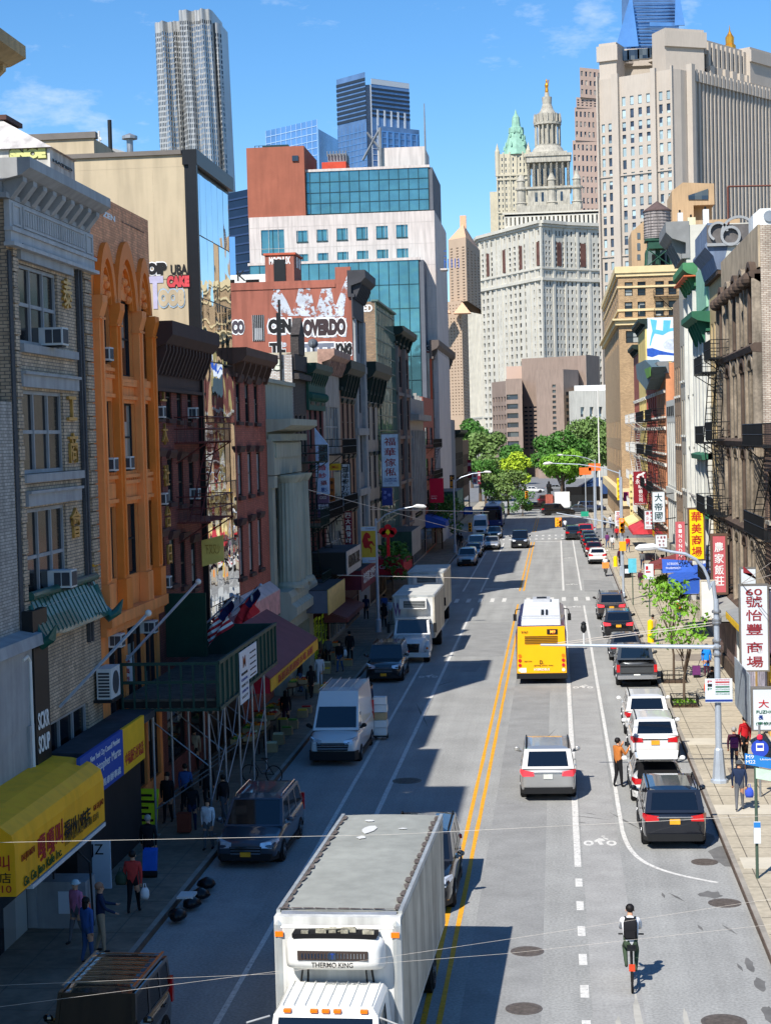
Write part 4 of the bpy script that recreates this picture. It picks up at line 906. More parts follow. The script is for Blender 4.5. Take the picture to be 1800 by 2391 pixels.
for i,u in enumerate(ps):
 zc=rc(FL,qa,600,1170,640,1230)[3]if i==0 else rc(FL,qa,700,1230,740,1290)[3]
 zc=[17.55,17.45,17.4,17.35][i]
 g=MB();FL.box(g,u-hw,u+hw,7.6,zc-.55,.01,.24);FL.box(g,u-hw-.1,u+hw+.1,7.2,8.6,.012,.32);FL.box(g,u-.09,u+.09,8.7,zc-.6,.241,.3)
 FL.prof(g,u-hw-.02,u+hw+.02,[(.01,zc-.55),(.25,zc-.55),(.38,zc-.1),(.38,zc+.12),(.01,zc+.12)]);FL.box(g,u-hw-.06,u+hw+.06,zc-.62,zc-.55,.01,.3)
 part(T,'pilaster',g,orgd if i%2 else org,world=True)
for i in range(3):
 a,b=ps[i],ps[i+1];z0=17.5;w_=(b-a)/2;c=(a+b)/2;hA=2.25 if i==1 else 1.95;g=MB();N_=14
 def arch(t,k):
  x=-1+2*t;return c+x*w_*k,z0+hA*k*(1-abs(x)**1.75)**.62
 for t in range(N_):
  p=[arch(t/N_,1.),arch((t+1)/N_,1.),arch((t+1)/N_,.74),arch(t/N_,.74)]
  g.hexa([FL.pt(u,z,.01)for u,z in p],[FL.pt(u,z,.22)for u,z in p])
  p=[arch(t/N_,.66),arch((t+1)/N_,.66),arch((t+1)/N_,.6),arch(t/N_,.6)];g.hexa([FL.pt(u,z,.01)for u,z in p],[FL.pt(u,z,.14)for u,z in p])
 part(T,'arch',g,orgd,world=True)
 g=MB()
 for k in range(6):t=PI*(k+.5)/6;g.ball(FL.pt(c+.45*w_*math.cos(t),z0+.15+.35*hA*math.sin(t),.04),.14,8,5)
 part(T,'rosette',g,org,world=True)
g=MB();F_=FL;F_.box(g,u0C,u1C,18.9+.02,HC+.02,.005,.06);part(T,'parapet',g,orgb,world=True)
g=MB();FL.box(g,u0C,u1C,7.25,7.6,.01,.38);FL.box(g,u0C,u1C,6.95,7.25,.01,.2);part(T,'ledge',g,org,world=True)
graffiti(T,FL,[('ZEN',qa(705,705),30,28,inkw,None),('TANGERO',qa(860,775),55,30,mat('spray_grey',S(120,96,84)),None)],d=.07)
for(r_,q_,lb)in(((636,1585,690,1650),qa,'air conditioner in the top left window of the orange building'),((668,628,722,690),qb,'air conditioner in the second floor left window of the orange building'),((776,618,830,678),qb,'air conditioner in the middle window of the orange building'),((800,95,872,155),qc,'air conditioner on the right shop window of the orange building'),((610,195,660,245),qc,'air conditioner on the left shop window of the orange building')):
 a,b,c,e=rc(FL,q_,*r_,d=.05);ac_unit(FL,a,a+.5,c,c+.42,lb,.42)
u0D,u1D=60.2,68.3;HD=17.;brn=mat('brick_maroon',brick=(S(124,66,58),S(84,50,46),.24,.085),var=.14,streak=.2);brt=mat('brownstone_trim',S(74,50,46),var=.2)
T=thing('maroon_building','dark maroon brick tenement with fire escapes between orange and mirrored fronts','building',(XL,64,0))
W=[]
for(y0,y1,x0)in((60,345,1000),(600,885,1012),(1125,1412,1027)):
 for k in range(4):
  a,b,c,e=rc(FL,qb,x0+k*70,y0+k*11,x0+k*70+33,y1+k*11);W.append((a,a+.9,c,e))
W+=[(61.2+k*1.85,62.1+k*1.85,14.75,16.2)for k in range(0)]
street_wall(T,FL,u0D,u1D,HD,brn,W+[(61,64,1.2,4.3),(65,67.5,1.2,4.3)],frame_m=blackm,depth=14,sills=brt,lint=brt,side=brn)
cornice(T,FL,u0D-.1,u1D+.4,15.6,1.75,.85,mat('cornice_brown',S(66,48,44),var=.15),15,bh=1.0,bw=.18,frieze=.6)
rust=mat('fire_escape_red',S(96,44,40),rough=.6,var=.2)
fire_escape(T,FL,u0D+3.4,u1D-.1,[rc(FL,qb,1250,440,1290,500)[3]-.4,rc(FL,qb,1260,950,1300,990)[3]-.3],rust,pj=1.3)
for ch,(x,y)in zip('上木社台日',((1050,190),(1060,465),(1070,735),(1080,1000),(1090,1240))):u,z=FL.pix(*qb(x,y));text(T,'gold_character',ch,FL.M(u,z,.05),.85,goldl,extrude=.04)
for(r_,lb)in(((1000,292,1040,350),'air conditioner in the upper left window of the maroon building'),((1218,300,1256,352),'air conditioner by the upper fire escape of the maroon building'),((1015,845,1058,905),'air conditioner in the middle left window of the maroon building'),((1232,810,1278,868),'air conditioner by the lower fire escape of the maroon building'),((1040,1380,1075,1440),'air conditioner in the lowest left window of the maroon building')):
 a,b,c,e=rc(FL,qb,*r_);ac_unit(FL,a,a+.4,c,c+.42,lb,.34)
u0E,u1E=68.3,76.;HE=24.6;beige=mat('stucco_beige',S(182,166,138),var=.1,scale=.25,streak=.14);mirror=mat('mirror_glass',S(200,208,218),rough=.02,metal=1.,var=.05,wave=(.7,.014));seam=mat('black_seam',S(20,22,26),rough=.4)
T=thing('mirrored_building','mirrored glass building with a big beige blank side wall','building',(XL,72,0))
cols,rows_=6,8;z0,z1=3.6,HE-.6;dz=(z1-z0)/rows_;du=(u1E-u0E-.3)/cols
for j in range(rows_):
 for i in range(cols):
  g=MB();a=u0E+.15+du*i;z=z0+dz*j;t1,t2=rng.normal(0,.006,2);g.quad(FL.pt(a+.02,z+.025,.02+t1),FL.pt(a+du-.02,z+.025,.02-t1),FL.pt(a+du-.02,z+dz-.025,.02-t1+t2),FL.pt(a+.02,z+dz-.025,.02+t1+t2));part(T,'mirror_panel',g,mirror,world=True)
g=MB();FL.box(g,u0E,u1E,0,HE-.02,-.3,0);part(T,'wall',g,seam,world=True)
g=MB();FL.box(g,u0E-.12,u1E+.1,HE-.45,HE+.15,-.35,.25);FL.box(g,u0E-.14,u0E+.1,3.6,HE-.45,-.1,.22);part(T,'edge_trim',g,seam,world=True)
body(T,FL,u0E,u1E,HE,beige,18)
xL2=on('Y',173,345,u0E)[0];g=MB();g.box(XL-18,XL-4.0,u0E+.1,u1E,0,25.4);part(T,'rear_wall',g,beige,world=True)
g=MB();g.box(XL-18,XL-.4,u0E-.1,u0E+.3,HE-.02,HE+.16);g.box(XL-18,XL-3.9,u0E,u0E+.4,25.4,25.65);part(T,'coping',g,mat('coping_grey',S(110,104,98),var=.15),world=True)
sd=Fac((XL-18,u0E),(XL,u0E))
graffiti(T,sd,[('OIP',qa(1015,1045),50,32,inkw,inkk),('CAKE',qa(1155,1128),56,30,inkk,mat('spray_red',S(196,70,76))),('UBA',qa(1160,1050),40,22,inkk,None),('T',qa(1005,1200),42,75,mat('spray_lilac',S(180,176,200)),None),('OO8',qa(1110,1235),66,46,mat('spray_sky',S(160,180,196)),beige)],d=.02)
g=MB()
for(z)in(19.6,16.6):sd.box(g,0,17.5,z,z+.03,.003,.01)
part(T,'wall_seam',g,mat('beige_seam',S(140,128,108)),world=True)
for nm,x,h,r_,lb in(('flue_pipe',718,1.7,.09,'tall dark flue pipe on the beige roof'),('roof_vent',845,.9,.14,'short vent with a cap on the beige roof')):
 p=on('Y',*qa(x,345),u0E+3);m_=MB();m_.lathe(p[0],p[1],[(r_,HE-.4),(r_,p[2]+h)],10)
 if h<1:m_.lathe(p[0],p[1],[(r_*2.4,p[2]+h),(r_*2.4,p[2]+h+.12),(.02,p[2]+h+.25)],10)
 single(nm,lb,'pipe' if h>1 else 'vent',m_,blackm if h>1 else mat('galvanised',S(150,154,158),metal=.5,rough=.4),(p[0],p[1],HE-.5))
p=on('Y',*qa(575,345),90);T=thing('rooftop_tank_house','pale rooftop machine house with an aerial far behind the beige wall','rooftop structure',(p[0],p[1],20));g=MB();b_=on('Y',*qa(655,225),90);a_=on('Y',*qa(500,225),90);g.box(a_[0],b_[0],90,94,20,b_[2]);g.extr([(b_[0],92,20),(b_[0],92,p[2]+1),(b_[0]+3,92,p[2]),(b_[0]+3,92,20)],(0,2,0));part(T,'wall',g,mat('grey_stucco',S(160,160,158)),world=True)
g=MB();g.rod((a_[0]+1,90,b_[2]+.5),(b_[0],90,b_[2]+.1),.08);g.rod((a_[0]+1.2,90,b_[2]),(a_[0]+1.2,90,b_[2]+.6),.06);part(T,'aerial',g,white_p,world=True)
u0F,u1F=76.,84.4;HF=17.1;redb=mat('brick_red',brick=(S(172,92,76),S(132,78,66),.24,.085),var=.14,streak=.15);redp=mat('red_paint',S(184,92,66),var=.12,streak=.15)
T=thing('red_brick_building','narrow red brick house with tall white-blind windows and brown cornice','building',(XL,80,0))
W=[rc(FL,qg,*r_)for r_ in((275,620,328,1130),(392,640,444,1140),(510,650,562,1150),(300,1530,356,2095),(428,1520,476,2070),(543,1520,590,2040))]
W=[(a,a+1.05,c,e)for a,b,c,e in W]+[(a,a+1.05,c,e)for a,b,c,e in[rc(FL,qf,*r_)for r_ in((20,910,52,1240),(83,882,112,1210),(142,862,172,1180))]]
street_wall(T,FL,u0F,u1F,HF,redb,W+[(77,80,1.,3.6),(80.6,83.8,1.,3.6)],frame_m=blackm,depth=14,sills=brt,lint=brt,side=redb)
for(a,b,c,e)in W[3:9]:
 g=MB();FL.box(g,a+.42,b-.1,c+.12,e-.12,-.1,-.09);part(T,'blind',g,glassb,world=True)
g=MB();FL.box(g,u0F+.02,u1F-.02,4.3,10.9,.004,.012);
cornice(T,FL,u0F-.1,u1F+.3,15.9,1.3,.65,mat('cornice_umber',S(92,66,54),var=.15),6,bh=.8)
u0G,u1G=84.4,93.6;T=thing('stone_bank_building','grey-green stone bank with fluted columns and heavy cornice','building',(XL,89,0));bank=mat('bank_stone',S(166,168,152),var=.1,scale=.6,streak=.15)
ga=MB();HG=16.0
FL.wall(ga,u0G,u1G,0,12.9,[(u0G+1.5,u1G-1.5,6.0,11.2),(u0G+2.6,u0G+4,.15,3),(u0G+5.2,u0G+7,.15,3)],.9);FL.box(ga,u0G+.2,u1G-.3,12.95,15.9,-9,.0);FL.box(ga,u0G+.1,u1G-.2,15.9,16.1,-9,.15);FL.box(ga,u0G,u1G,11.25,12.9,.01,.35);FL.box(ga,u0G+.4,u1G-.4,12.1,12.85,.351,.42)
part(T,'wall',ga,bank,world=True);body(T,FL,u0G,u1G,13.5,bank,14)
g=MB();FL.quad if False else None;g.quad(FL.pt(u0G+1.5,6,-.85),FL.pt(u1G-1.5,6,-.85),FL.pt(u1G-1.5,11.2,-.85),FL.pt(u0G+1.5,11.2,-.85));part(T,'window',g,glassd,world=True)
cornice(T,FL,u0G-.1,u1G+.2,12.9,1.15,1.25,bank,0)
g=MB()
for k in range(26):u=u0G+(u1G-u0G)*(k+.5)/26;FL.box(g,u-.09,u+.09,12.95,13.3,.05,.7)
part(T,'dentil',g,bank,world=True)
def column(u,mt,r_=.6,zb=5.4,zt_=11.2,d=.55):
 c=FL.pt(u,0,d);m_=MB();n=32;pr=[]
 for z,rr in((zb+.3,1.),(zb+.5,1.),(zt_-.7,.86),(zt_-.4,.86)):
  pr.append([(c[0]+r_*rr*(1-.06*(k%2))*math.cos(2*PI*k/n),c[1]+r_*rr*(1-.06*(k%2))*math.sin(2*PI*k/n),z)for k in range(n)])
 m_.loft(pr);m_.lathe(c[0],c[1],[(r_*1.25,zb),(r_*1.25,zb+.15),(r_*1.12,zb+.3)],20);m_.lathe(c[0],c[1],[(r_*.9,zt_-.4),(r_*1.2,zt_-.12),(r_*1.25,zt_)],20);part(T,'column',m_,mt,world=True)
for u in(u0G+2.6,u0G+4.05,u1G-2.6):column(u,bank)
g=MB();
for a in(u0G+.1,u1G-1.1):FL.box(g,a,a+.9,5.2,11.2,.01,.2);FL.box(g,a-.08,a+.98,10.6,11.2,.012,.32)
part(T,'pilaster',g,bank,world=True)
g=MB();FL.prof(g,u0G-.1,u1G+.1,[(.01,3.4),(.9,3.4),(.9,3.9),(1.3,4.2),(1.3,4.6),(1.05,4.8),(1.05,5.1),(.9,5.4),(.01,5.4)])
for a in(u0G+.2,u1G-1.8):FL.box(g,a,a+1.6,.15,3.4,.01,.8)
part(T,'plinth',g,bank,world=True)
def simple(name,label,u0,u1,H,mt,nu,floors,zw0,hw_,wf,frame_m=None,glass=None,corn=None,sills=None,lint=None,side=None,depth=14,mull=0,rec=.1,ground=True):
 T=thing(name,label,'building',(XL,(u0+u1)/2,0));W=[]
 for z in floors:W+=grid(u0+.2,u1-.2,z,z+hw_,nu,1,wf,.999)
 street_wall(T,FL,u0,u1,H,mt,W+([(u0+.4,u1-.4,.3,3.2)]if ground else[]),frame_m=frame_m or blackm,glass=glass,sills=sills,lint=lint,side=side,depth=depth,mull=mull,rec=rec)
 if corn:cornice(T,FL,u0-.1,u1+.2,H-corn[0]*.9,corn[0],corn[1],corn[2],corn[3],bh=corn[4]if len(corn)>4 else None)
 return T
grn=mat('cornice_green',S(28,66,56),rough=.6,var=.2);dgr=mat('cornice_dark_green',S(26,42,38),rough=.6,var=.2);blk=mat('brick_black',brick=(S(70,64,62),S(40,40,40),.24,.085),var=.2)
Y=lambda x,y:FL.pix(x,y)
def yspan(q_,x0,x1,y):return FL.pix(*q_(x0,y))[0],FL.pix(*q_(x1,y))[0]
uH1=93.6;uH2=yspan(qg,1185,1395,700)[0];uH3=yspan(qg,1400,1640,700)[0];uH4=yspan(qh,185,330,1100)[0];uH5=yspan(qh,325,435,700)[0];uH6=yspan(qh,470,580,1300)[0]-1.5;uH7=yspan(qh,560,760,500)[0];uH8=yspan(qh,760,905,900)[0];uH9=yspan(qh,915,1050,1400)[0];uH10=yspan(qh,1055,1110,1550)[0];uH11=yspan(qh,1170,1330,1000)[0]-4;uH12=yspan(qh,1340,1460,1700)[0];uH13=yspan(qh,1462,1535,1700)[0]
zH=lambda q_,x,y:FL.pix(*q_(x,y))[1]
T=simple('dark_gothic_building','sooty dark tenement with a gabled parapet and fire escapes beside the bank',uH1,uH2,zH(qg,1100,480),blk,3,[5,8.6,12.2],0,2.2,.5,glass=glassd,side=mat('brick_painted_white',brick=(S(170,172,172),S(140,110,90),.24,.085),var=.35,scale=.5),sills=brt)
z=zH(qg,1100,480);g=MB();FL.box(g,uH1,uH2,z,z+.9,-.3,.12);um=(uH1+uH2)/2;FL.prof(g,um-1,um+1,[(-.3,z+.9),(.2,z+.9),(.2,z+2.0),(-.3,z+2.0)]);g.extr([FL.pt(um-1.1,z+2,-.28),FL.pt(um+1.1,z+2,-.28),FL.pt(um,z+3,-.28)],np.array([.5,0,0]));FL.box(g,uH1,uH2,z-.5,z-.2,.01,.35);part(T,'gable',g,blk,world=True)
fire_escape(T,FL,uH1+1,uH2-.2,[4.5,8.1,11.7],mat('fire_escape_green',S(26,48,42),rough=.6),pj=1.2)
zc_=zH(qg,1300,430);T=simple('green_cornice_building','maroon front under a bright green bracketed cornice',uH2,uH3,zc_,mat('brick_oxblood',S(98,44,46),var=.15),3,[5,8.7,12.4],0,2.5,.52,corn=(1.2,.65,grn,8,.7),lint=dgr,side=redp);fire_escape(T,FL,uH2+.3,uH3-.3,[4.6,8.3],blackm,pj=1.1)
g=MB();FL.box(g,uH2,uH3,zc_-2.6,zc_-1.0,.01,.16);
for k in range(9):u=uH2+(uH3-uH2)*(k+.5)/9;g.ball(FL.pt(u,zc_-1.8,.16),.28,8,5)
part(T,'frieze',g,mat('frieze_green',S(40,84,72),var=.2),world=True)
zc_=zH(qg,1500,260);T=simple('curtained_building','off-white front with wide striped-curtain windows under a flaking cornice',uH3,uH4,zc_,mat('paint_offwhite',S(158,152,144),var=.15,streak=.25),1,[5,8.8,12.4],0,2.7,.78,glass=winmat('curtains',.32,1.3,dark=S(30,34,40),light=S(190,186,170),frac=.45),mull=4,frame_m=greyp,corn=(1.4,.8,mat('cornice_peeling',S(166,132,116),var=.4,scale=2),10,.8),side=mat('stucco_cream',S(178,170,150),var=.15));fire_escape(T,FL,uH3+.4,uH4-.4,[4.6,8.4,12.0],blackm,pj=1.1)
zc_=zH(qh,260,900);T=simple('green_hood_building','tan and brown striped front with dark green window hoods',uH4,uH5,zc_,mat('brick_tan',S(140,108,86),var=.15,streak=.2),3,[5.2,9.0,12.8],0,2.6,.5,glass=mat('brick_infill',S(84,44,38),var=.2),corn=(2.0,.85,dgr,5,1.4),lint=dgr)
H5=24.4;T=thing('graffiti_wall_building','tall grey front with huge red side wall covered in white paint and graffiti','building',(XL,(uH5+uH6)/2,0));redw=mat('red_side_wall',S(152,92,76),rough=.8,var=.12,scale=.4,streak=.18)
W=[(a,b,c,e)for z in(6,10.4,14.8,19.2)for(a,b,c,e)in grid(uH5+1.2,uH6-2,z,z+2.8,2,1,.6,.99)]
street_wall(T,FL,uH5,uH6,H5,mat('paint_slate_grey',S(124,128,132),var=.15,streak=.2),W,frame_m=blackm,depth=26,side=redw,par=.3)
cornice(T,FL,uH5-.2,uH6+.3,H5-1.3,1.9,1.05,mat('cornice_charcoal',S(62,62,66),var=.2),9,bh=1.1,frieze=1.4)
g=MB();FL.box(g,uH5+.1,uH5+1,4,H5-2.8,.01,.2);FL.box(g,uH6-1.6,uH6-.2,4,H5-2.8,.01,.25);FL.box(g,uH5,uH6,8.8,9.3,.01,.3);FL.box(g,uH5,uH6,13.2,13.7,.01,.3);FL.box(g,uH5,uH6,17.8,18.3,.01,.3);part(T,'pilaster',g,mat('paint_pale_grey',S(148,150,150),var=.15,streak=.2),world=True)
sw=Fac((XL-26,uH5),(XL,uH5));g=MB();a=sw.pix(*qe(785,320));b=sw.pix(*qe(868,218));sw.box(g,a[0],sw.L-.02,H5-.5,b[1]+.2,-.4,-.01);sw.box(g,0,a[0],H5-.55,H5-.3,-.4,.06);part(T,'parapet',g,redw,world=True)
wp=mat('spray_white',S(186,192,200),rough=.8,var=.2,scale=.8,holes=(1.8,.47))
wall_blob(T,sw,[qe(*p)for p in((385,340),(420,342),(470,420),(505,500),(525,440),(548,342),(620,336),(640,420),(655,500),(675,430),(695,345),(760,340),(775,440),(790,450),(830,340),(866,245),(870,330),(850,420),(840,520),(700,528),(610,522),(520,518),(430,520),(370,440))],wp,.012)
for(xa,ya,xb,yb)in((345,530,505,640),(110,545,195,640),(575,530,860,655),(360,690,470,720),(540,690,890,770)):
 wall_blob(T,sw,[qe(xa+8,ya+rng.uniform(0,6)),qe((xa+xb)/2,ya-6),qe(xb-5,ya+4),qe(xb+4,(ya+yb)/2),qe(xb-6,yb),qe((xa+xb)/2,yb+6),qe(xa+5,yb-4),qe(xa-4,(ya+yb)/2)],wp,.018)
graffiti(T,sw,[('CEN',qe(425,585),58,38,inkw,inkk),('OVERDO',qe(715,592),106,44,inkw,mat('spray_brown',S(60,48,50))),('CO',qe(155,592),32,36,inkw,mat('spray_dark',S(70,64,72))),('KNG',qe(840,735),40,34,inkw,inkk),('TUTT',qe(660,740),90,34,inkw,mat('spray_steel',S(110,116,130))),('TL',qe(410,725),40,26,inkw,inkk)],d=.024)
a=sw.rect(*qe(248,515),*qe(325,682));g=MB();sw.box(g,a[0],a[1],a[2],a[3],.013,.03);o=part(T,'window',g,darkm,world=True);g=MB();sw.box(g,a[0]+.1,a[1]-.1,a[2]+.1,(a[2]+a[3])/2,.031,.035);
for k in range(7):u=a[0]+(a[1]-a[0])*k/6;sw.box(g,u-.02,u+.02,a[2],a[3],.036,.07)
part(o,'bars',g,greyp,world=True)
T=thing('roof_bulkhead','red painted rooftop bulkhead with a black door and white scrawl','rooftop structure',(-19,124,H5))
a=on('Y',*qe(328,128),124);b=on('Y',*qe(515,122),124);c=on('Y',*qe(566,130),127.5);g=MB();g.prism([(a[0],124),(b[0],124),(b[0]+.02,127.5),(a[0],127.5)],H5-.6,a[2]);part(T,'wall',g,redw,world=True)
fb=Fac((a[0],124),(b[0],124));r_=fb.rect(*qe(385,155),*qe(465,312));g=MB();fb.box(g,r_[0],r_[1],H5-.3,r_[3],.02,.08);part(T,'door',g,blackm,world=True);graffiti(T,fb,[('MOGNUX',qe(425,160),50,16,inkw,None)],d=.02)
g=MB();fb.box(g,-.1,fb.L+.15,a[2],a[2]+.15,-3.6,.1);part(T,'coping',g,redp,world=True)
fr_=Fac((b[0],124),(b[0],127.5));g=MB();fr_.box(g,1.,1.6,H5+1.2,H5+2,.02,.06);fr_.box(g,2.2,2.8,H5+1.2,H5+2,.02,.06);part(T,'window',g,white_p,world=True)
T=thing('rooftop_hut','low white rooftop hut with dark windows beside the red bulkhead','rooftop structure',(-23,126,H5));a=on('Y',*qe(100,255),126);b=on('Y',*qe(332,250),126);g=MB();g.box(a[0]-4,b[0],126,130,H5-.5,a[2]);part(T,'wall',g,white_p,world=True);fb=Fac((a[0],126),(b[0],126));g=MB()
for xa,xb in((100,132),(205,292)):r_=fb.rect(*qe(xa,285),*qe(xb,318));fb.box(g,r_[0],r_[1],H5,r_[3],.01,.03)
part(T,'window',g,darkm,world=True);text(T,'graffiti','K',fb.M(fb.pix(*qe(175,300))[0],H5+.8,.02),1.1,inkk)
p=on('Y',*qe(420,700),112);m_=MB();m_.lathe(p[0],112,[(.14,12),(.14,on('Y',*qe(418,500),112)[2])],8);single('vent_pipe','tall thin black vent pipe in front of the graffitied red wall','pipe',m_,blackm,(p[0],112,12))
for(x,y,r_,lab)in((640,700,34,'larger grey satellite dish on the roof before the graffitied wall'),(575,785,30,'smaller grey satellite dish above the green cornice')):
 p=on('Y',*qe(x,y),108);R_=r_*.36*108/4000;T=thing('satellite_dish',lab,'satellite dish',(p[0],p[1],p[2]-2));m_=MB();m_.smooth=True;m_.lathe(0,0,[(.01,-R_*.25),(R_*.5,-R_*.18),(R_*.85,-.02),(R_,.05)],18);m_.xform(Matrix.Translation((0,0,2))@Matrix.Rotation(R(68),4,'X')@Matrix.Rotation(R(15),4,'Y'));part(T,'dish',m_,mat('dish_grey',S(92,98,104),rough=.5,var=.1));m_=MB();m_.rod((0,.2,-1),(0,.15,2),.05);m_.rod((0,-.1,1.6),(.1,-.8,2.1),.02);part(T,'mast',m_,blackm)
T=thing('painted_brick_wall','whitewashed brick party wall with a looping grey graffiti above the bank roof','wall',(XL-4,95,13));sw2=Fac((XL-14,93.4),(XL,93.4));zt=zH(qg,800,200);g=MB();sw2.box(g,4,14,12,zt,-.3,-.0);part(T,'wall',g,MATS['brick_painted_white'],world=True)
graffiti(T,sw2,[('S2',qg(690,360),36,38,inkw,mat('spray_slate',S(70,76,90))),('e',qg(810,390),30,30,inkk,mat('spray_lemon',S(200,205,190)))],d=.03)
g=MB();u=sw2.pix(*qg(870,500))[0];sw2.box(g,u-.06,u+.06,12,zt+3,.1,.22);u=sw2.pix(*qg(705,650))[0];sw2.box(g,u-.35,u+.35,12,zt-2.6,.02,.5);part(T,'drainpipe',g,blackm,world=True)
zc_=zH(qh,530,925);T=simple('green_bracket_building','cream front with massive dark green bracketed cornice beside the tall grey building',uH6,uH7+3,zc_,mat('paint_cream',S(156,146,132),var=.12,streak=.2),3,[5.2,9,12.8],0,2.6,.5,glass=mat('brick_infill2',S(60,56,58)),corn=(2.4,.95,dgr,5,1.8),lint=dgr)
H7=zH(qh,560,240);T=thing('gridded_glass_building','green mirrored glass front with a dense metal grid and a brick side wall','building',(XL,(uH7+uH8)/2,0));mir2=mat('mirror_glass_green',S(176,196,176),rough=.03,metal=.95,var=.08,scale=.5,wave=(.8,.02))
g=MB();g.quad(FL.pt(uH7,3.5,0),FL.pt(uH8,3.5,0),FL.pt(uH8,H7,0),FL.pt(uH7,H7,0));part(T,'curtain_wall',g,mir2,world=True);body(T,FL,uH7,uH8,H7,mat('brick_buff',brick=(S(150,124,96),S(120,112,104),.3,.12),var=.2,scale=.8),20,par=.2)
g=MB();n=13
for k in range(n+1):u=uH7+(uH8-uH7)*k/n;FL.box(g,u-.025,u+.025,3.5,H7,.01,.07)
z=3.5
while z<H7:FL.box(g,uH7,uH8,z,z+.09,.012,.06);z+=1.25
FL.box(g,uH7-.1,uH8,H7,H7+.15,-.3,.25);part(T,'metal_grid',g,mat('grid_green_grey',S(92,112,104),rough=.5,var=.1),world=True)
sw3=Fac((XL-14,uH7),(XL,uH7));graffiti(T,sw3,[('ED',qh(480,305),22,16,inkw,None)],d=.02)
zc_=zH(qh,830,560);T=simple('brown_pier_building','brown brick front with pale piers and a dark green cornice',uH8,uH9,zc_,mat('brick_brown',brick=(S(110,82,74),S(84,70,64),.24,.085),var=.15),2,[5.2,9.4,13.6,17.6],0,3.0,.72,glass=glassd,mull=1,corn=(1.5,.9,dgr,4,1.1));g=MB();FL.box(g,(uH8+uH9)/2-.2,(uH8+uH9)/2+.2,3.6,zc_-1.6,.01,.35);FL.box(g,uH8,uH8+.3,3.6,zc_-1.6,.01,.3)
for z in(4.7,8.9,13.1,17.1):FL.box(g,uH8,uH9,z-.3,z,.012,.2)
part(T,'pier',g,mat('pier_stone',S(120,112,106),var=.15),world=True)
zc_=zH(qh,970,1250);T=simple('fluted_building','pale grey fluted stone front with a broken parapet',uH9,uH10,zc_,mat('stone_pale',S(166,160,150),var=.12,streak=.2),1,[4.6],0,.6,.6);g=MB()
for k in range(8):u=uH9+(uH10-uH9)*(k+.5)/8;FL.box(g,u-.22,u+.22,5.6,zc_-3.2,.01,.28)
FL.box(g,uH9,uH10,zc_-2.2,zc_-1.6,.01,.9);FL.box(g,uH9,uH10,zc_-1.55,zc_,-.4,.1)
for k in range(5):u=uH9+(uH10-uH9)*(k+.5)/5;FL.box(g,u-.3,u+.2,zc_,zc_+rng.uniform(.3,1.1),-.3,.05)
part(T,'fluting',g,mat('stone_pale2',S(150,148,142),var=.15,streak=.2),world=True)
zc_=zH(qh,1080,1230);T=simple('slim_red_building','slim red brick building squeezed before the tall orange side wall',uH10,uH11,zc_,redb,2,[5,8.5,12],0,2.,.5);fire_escape(T,FL,uH10+.3,uH11-.5,[4.5,8.2,11.7],blackm,pj=1.)
H11=zH(qh,1170,760);T=thing('tall_brick_building','tall dark brick building with an orange-red side wall near the crossing','building',(XL,(uH11+uH12)/2,0));ors=mat('orange_side_wall',S(186,84,56),var=.1,scale=.4,streak=.12)
W=[]
for z in(4.6,8.1,11.6,15.1,18.6):W+=grid(uH11+.6,uH12-.4,z,z+2.4,7,1,.55,.99)
street_wall(T,FL,uH11,uH12,H11,mat('brick_dark_brown',brick=(S(84,68,62),S(54,48,46),.24,.085),var=.15),W,frame_m=blackm,glass=darkm,depth=22,side=ors,rails=0,rec=.06)
cornice(T,FL,uH11-.2,uH12+.3,H11-1.,2.2,.9,mat('cornice_grey_brown',S(98,88,82),var=.2),12,bh=1.)
sw4=Fac((XL-22,uH11),(XL,uH11));graffiti(T,sw4,[('ARTEK',qh(1040,722),40,12,inkw,inkk),('AZ',qh(1020,1075),24,18,inkw,mat('spray_rose',S(200,120,120))),('ITAS',qh(1030,1140),20,14,inkw,None),('SK',qh(935,1010),16,30,mat('spray_pink',S(210,150,150)),None)],d=.02)
g=MB();r_=sw4.rect(*qh(1075,770),*qh(1130,1300));sw4.box(g,r_[0],r_[1],8,r_[3],.02,.5);part(T,'chimney_flue',g,mat('flue_stucco',S(176,166,150),var=.25,streak=.3),world=True)
zc_=zH(qh,1350,1460);T=simple('grey_blank_building','plain pale grey stuccoed building with a banner logo near the crossing',uH12,uH12+10,zc_,mat('stucco_grey',S(128,138,150),var=.08),1,[4.5],0,1.5,.3)
T=simple('dark_row_building','dark low row building with projecting shop signs at the far corner',uH12+10,uH12+30,zc_-1.5,blk,6,[5,8.5],0,2.,.5,corn=(1.2,.8,dgr,8))
T=simple('far_corner_building','far corner row building left of the crossing by the trees',uH12+30,212 if uH12+30<205 else uH12+48,zc_-3,mat('brick_far',S(110,92,84),var=.2),5,[5,8],0,2.,.5)
qk,ql,qm,qn,qo=qq(1350,450,.27027),qq(1350,900,.27027),qq(1300,1350,.3003),qq(1620,450,.22613),qq(1600,1250,.22599)
FR=FRt
